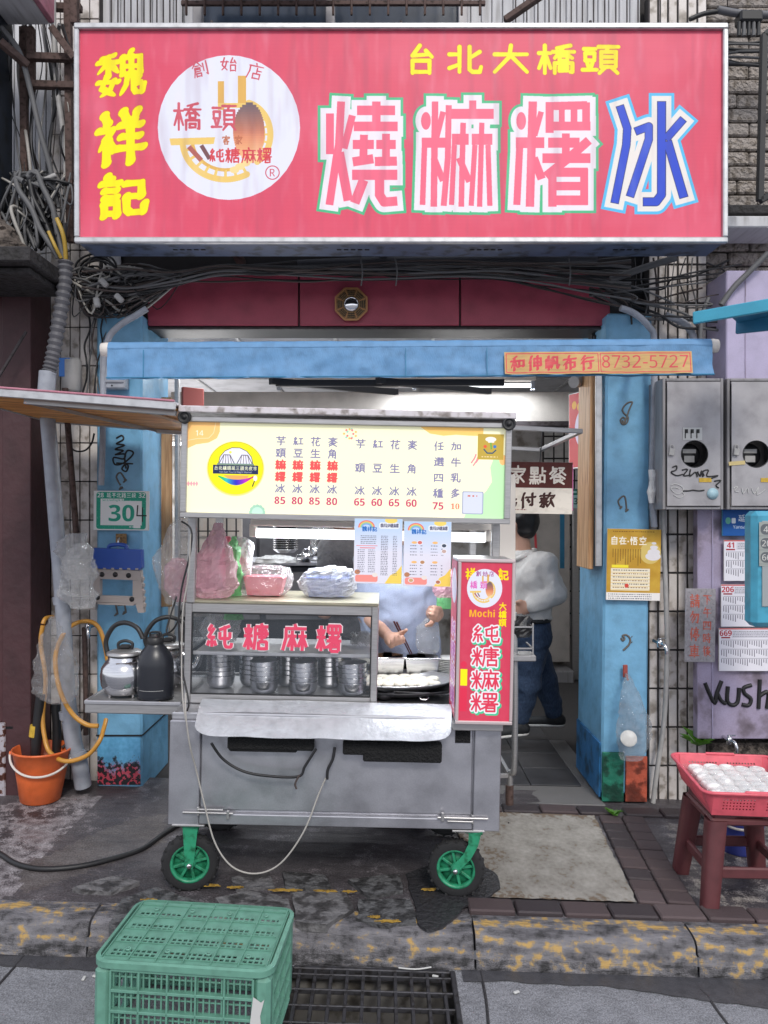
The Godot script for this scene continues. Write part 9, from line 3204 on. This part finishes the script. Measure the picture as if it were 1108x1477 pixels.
	put("hair", body_mesh([[c_head + clook * v3(0, 0.055, -0.03), c_head + clook * v3(0, 0.06, 0.005), 0.094, 0.09, v3(0.98, 1.02, 1.1)], [c_head + clook * v3(0, 0.0, -0.06), c_head + clook * v3(0, -0.05, -0.055), 0.075, 0.06]], 0.0125, 0.03), M.hair, cook)
	eyes(cook, c_head, clook)
	for s in [-1, 1]:
		put("shoe", body_mesh([[v3(c_hip.x + s * 0.09, 0.07, 0), v3(c_hip.x + s * 0.09, 0.045, -0.02), 0.05, 0.045], [v3(c_hip.x + s * 0.09, 0.042, 0.0), v3(c_hip.x + s * 0.09, 0.036, 0.17), 0.042, 0.034]], 0.0125, 0.03), M.shoe, cook)
	var tip := at(592, 944, 3.74)
	var hold := co + rw + rr * 0.075
	tag(put("chopstick", shape().tube(PackedVector3Array([at(568, 896, 3.72), tip]), 0.0045, 8, 0.003).done(), M.lacquer), "dark red chopstick held by the cook, upper of the pair", "chopstick", "chopsticks in the cook's hand")
	tag(put("chopstick", shape().tube(PackedVector3Array([at(572, 897, 3.71), tip + v3(0.008, 0.004, 0.008)]), 0.0045, 8, 0.003).done(), M.lacquer), "dark red chopstick held by the cook, lower of the pair", "chopstick", "chopsticks in the cook's hand")
	tag(put("held_bag", crumple([[0, 0.04, 0.03, 0, 0], [0.05, 0.055, 0.035, 0, 0], [0.12, 0.045, 0.03, 0, 0], [0.17, 0.015, 0.012, 0.01, 0]], 28, 6, 0.014, 16.0, 71), M.film, null, at(617, 942, 3.72)), "clear plastic bag held in the cook's other hand", "bag")

	# the worker bending in the kitchen
	var wo := v3(at(505, 0, 5.0).x, 0.0, -5.0)
	var wk := thing("person", "worker in a dark grey shirt bending in the kitchen", "person", wo)
	var z := func(px: float, py: float, dz := 0.0) -> Vector3:
		return at(px, py, 5.0 - dz) - wo
	var k_hip: Vector3 = z.call(520, 900, -0.1)
	var k_chest: Vector3 = z.call(508, 800, 0.0)
	var k_neck: Vector3 = z.call(500, 765, 0.05)
	var k_head: Vector3 = z.call(490, 735, 0.12)
	var k_s: Vector3 = z.call(482, 785, 0.05)
	var k_e: Vector3 = z.call(473, 822, 0.1)
	var k_w: Vector3 = z.call(470, 862, 0.2)
	var kt := [[k_hip + v3(0.05, 0, 0), k_chest + v3(0.06, 0, 0), 0.13, 0.14], [k_hip - v3(0.05, 0, 0), k_chest - v3(0.06, 0, 0), 0.13, 0.14], [k_chest, k_neck, 0.14, 0.07], [k_chest + v3(-0.04, 0.04, 0), k_s, 0.09, 0.065]]
	var ka := [[k_s, k_e, 0.055, 0.045], [k_e, k_w, 0.044, 0.03]]
	var kl := [[k_hip + v3(0.09, 0, 0), v3(k_hip.x + 0.09, 0.06, 0), 0.11, 0.05], [k_hip - v3(0.09, 0, 0), v3(k_hip.x - 0.09, 0.06, 0), 0.11, 0.05]]
	var klook := Basis(Vector3.UP, -0.9) * Basis(Vector3.RIGHT, 0.5)
	var kr := (k_w - k_e).normalized()
	var kb := Basis(kr.cross(v3(0, 0, 1)).normalized() * -1.0, -kr, Vector3.ZERO)
	kb = Basis(kb.x, kb.y, kb.x.cross(kb.y))
	put("body", body_mesh(kt + ka + kl + [[k_neck, k_head - v3(0, 0.05, 0), 0.055, 0.052]] + head_bones(k_head, klook) + hand_bones(k_w, kb, 1.0, 0.8), 0.0135, 0.03), M.skin, wk)
	put("shirt", body_mesh(grow(kt, 0.016) + [[k_s, k_s.lerp(k_e, 0.9), 0.08, 0.068]], 0.0135, 0.035, k_neck.y, -1e9, 0.012), M.shirt_grey, wk)
	put("trousers", body_mesh(grow(kl, 0.012), 0.018, 0.03, k_hip.y + 0.08), M.apron_dark, wk)
	put("cap", body_mesh([[k_head + klook * v3(0, 0.05, -0.03), k_head + klook * v3(0, 0.055, 0.01), 0.1, 0.096, v3(1, 0.95, 1.08)]], 0.0135, 0.03), M.shirt_grey, wk)
	eyes(wk, k_head, klook)


func _ready() -> void:
	# camera
	var cam := Camera3D.new()
	cam.name = "camera"
	cam.position = v3(0, EYE, 0)
	cam.fov = rad_to_deg(2.0 * atan(738.5 / LENS))
	cam.near = 0.05
	cam.far = 200.0
	add_child(cam)
	cam.current = true
	# an even, bright overcast sky
	var sky := ProceduralSkyMaterial.new()
	sky.sky_top_color = Color(0.86, 0.88, 0.94)
	sky.sky_horizon_color = Color(0.96, 0.975, 1.0)
	sky.sky_curve = 0.2
	sky.ground_bottom_color = Color(0.35, 0.35, 0.37)
	sky.ground_horizon_color = Color(0.5, 0.5, 0.52)
	var env := Environment.new()
	env.background_mode = Environment.BG_SKY
	env.sky = Sky.new()
	env.sky.sky_material = sky
	env.tonemap_mode = Environment.TONE_MAPPER_LINEAR
	env.tonemap_exposure = 1.32
	env.sdfgi_enabled = true
	env.ssao_enabled = true
	env.ssil_enabled = true
	var we := WorldEnvironment.new()
	we.name = "surroundings"
	we.environment = env
	add_child(we)
	# the sun behind the cloud, high behind the viewer
	var sun := DirectionalLight3D.new()
	sun.name = "sun"
	sun.light_energy = 0.5
	sun.light_angular_distance = 14.0
	sun.light_color = Color(1.0, 0.98, 0.95)
	sun.shadow_enabled = true
	add_child(sun)
	sun.rotation_degrees = v3(-42, 12, 0)

	make_textures()
	make_materials()
	build_street()
	build_shop()
	build_neighbours()
	build_big_sign()
	build_awning()
	emblem_mirror()
	build_small_signs()
	build_pipes()
	build_cables()
	build_cart()
	build_cart_goods()
	build_room_goods()
	build_street_things()
	build_people()
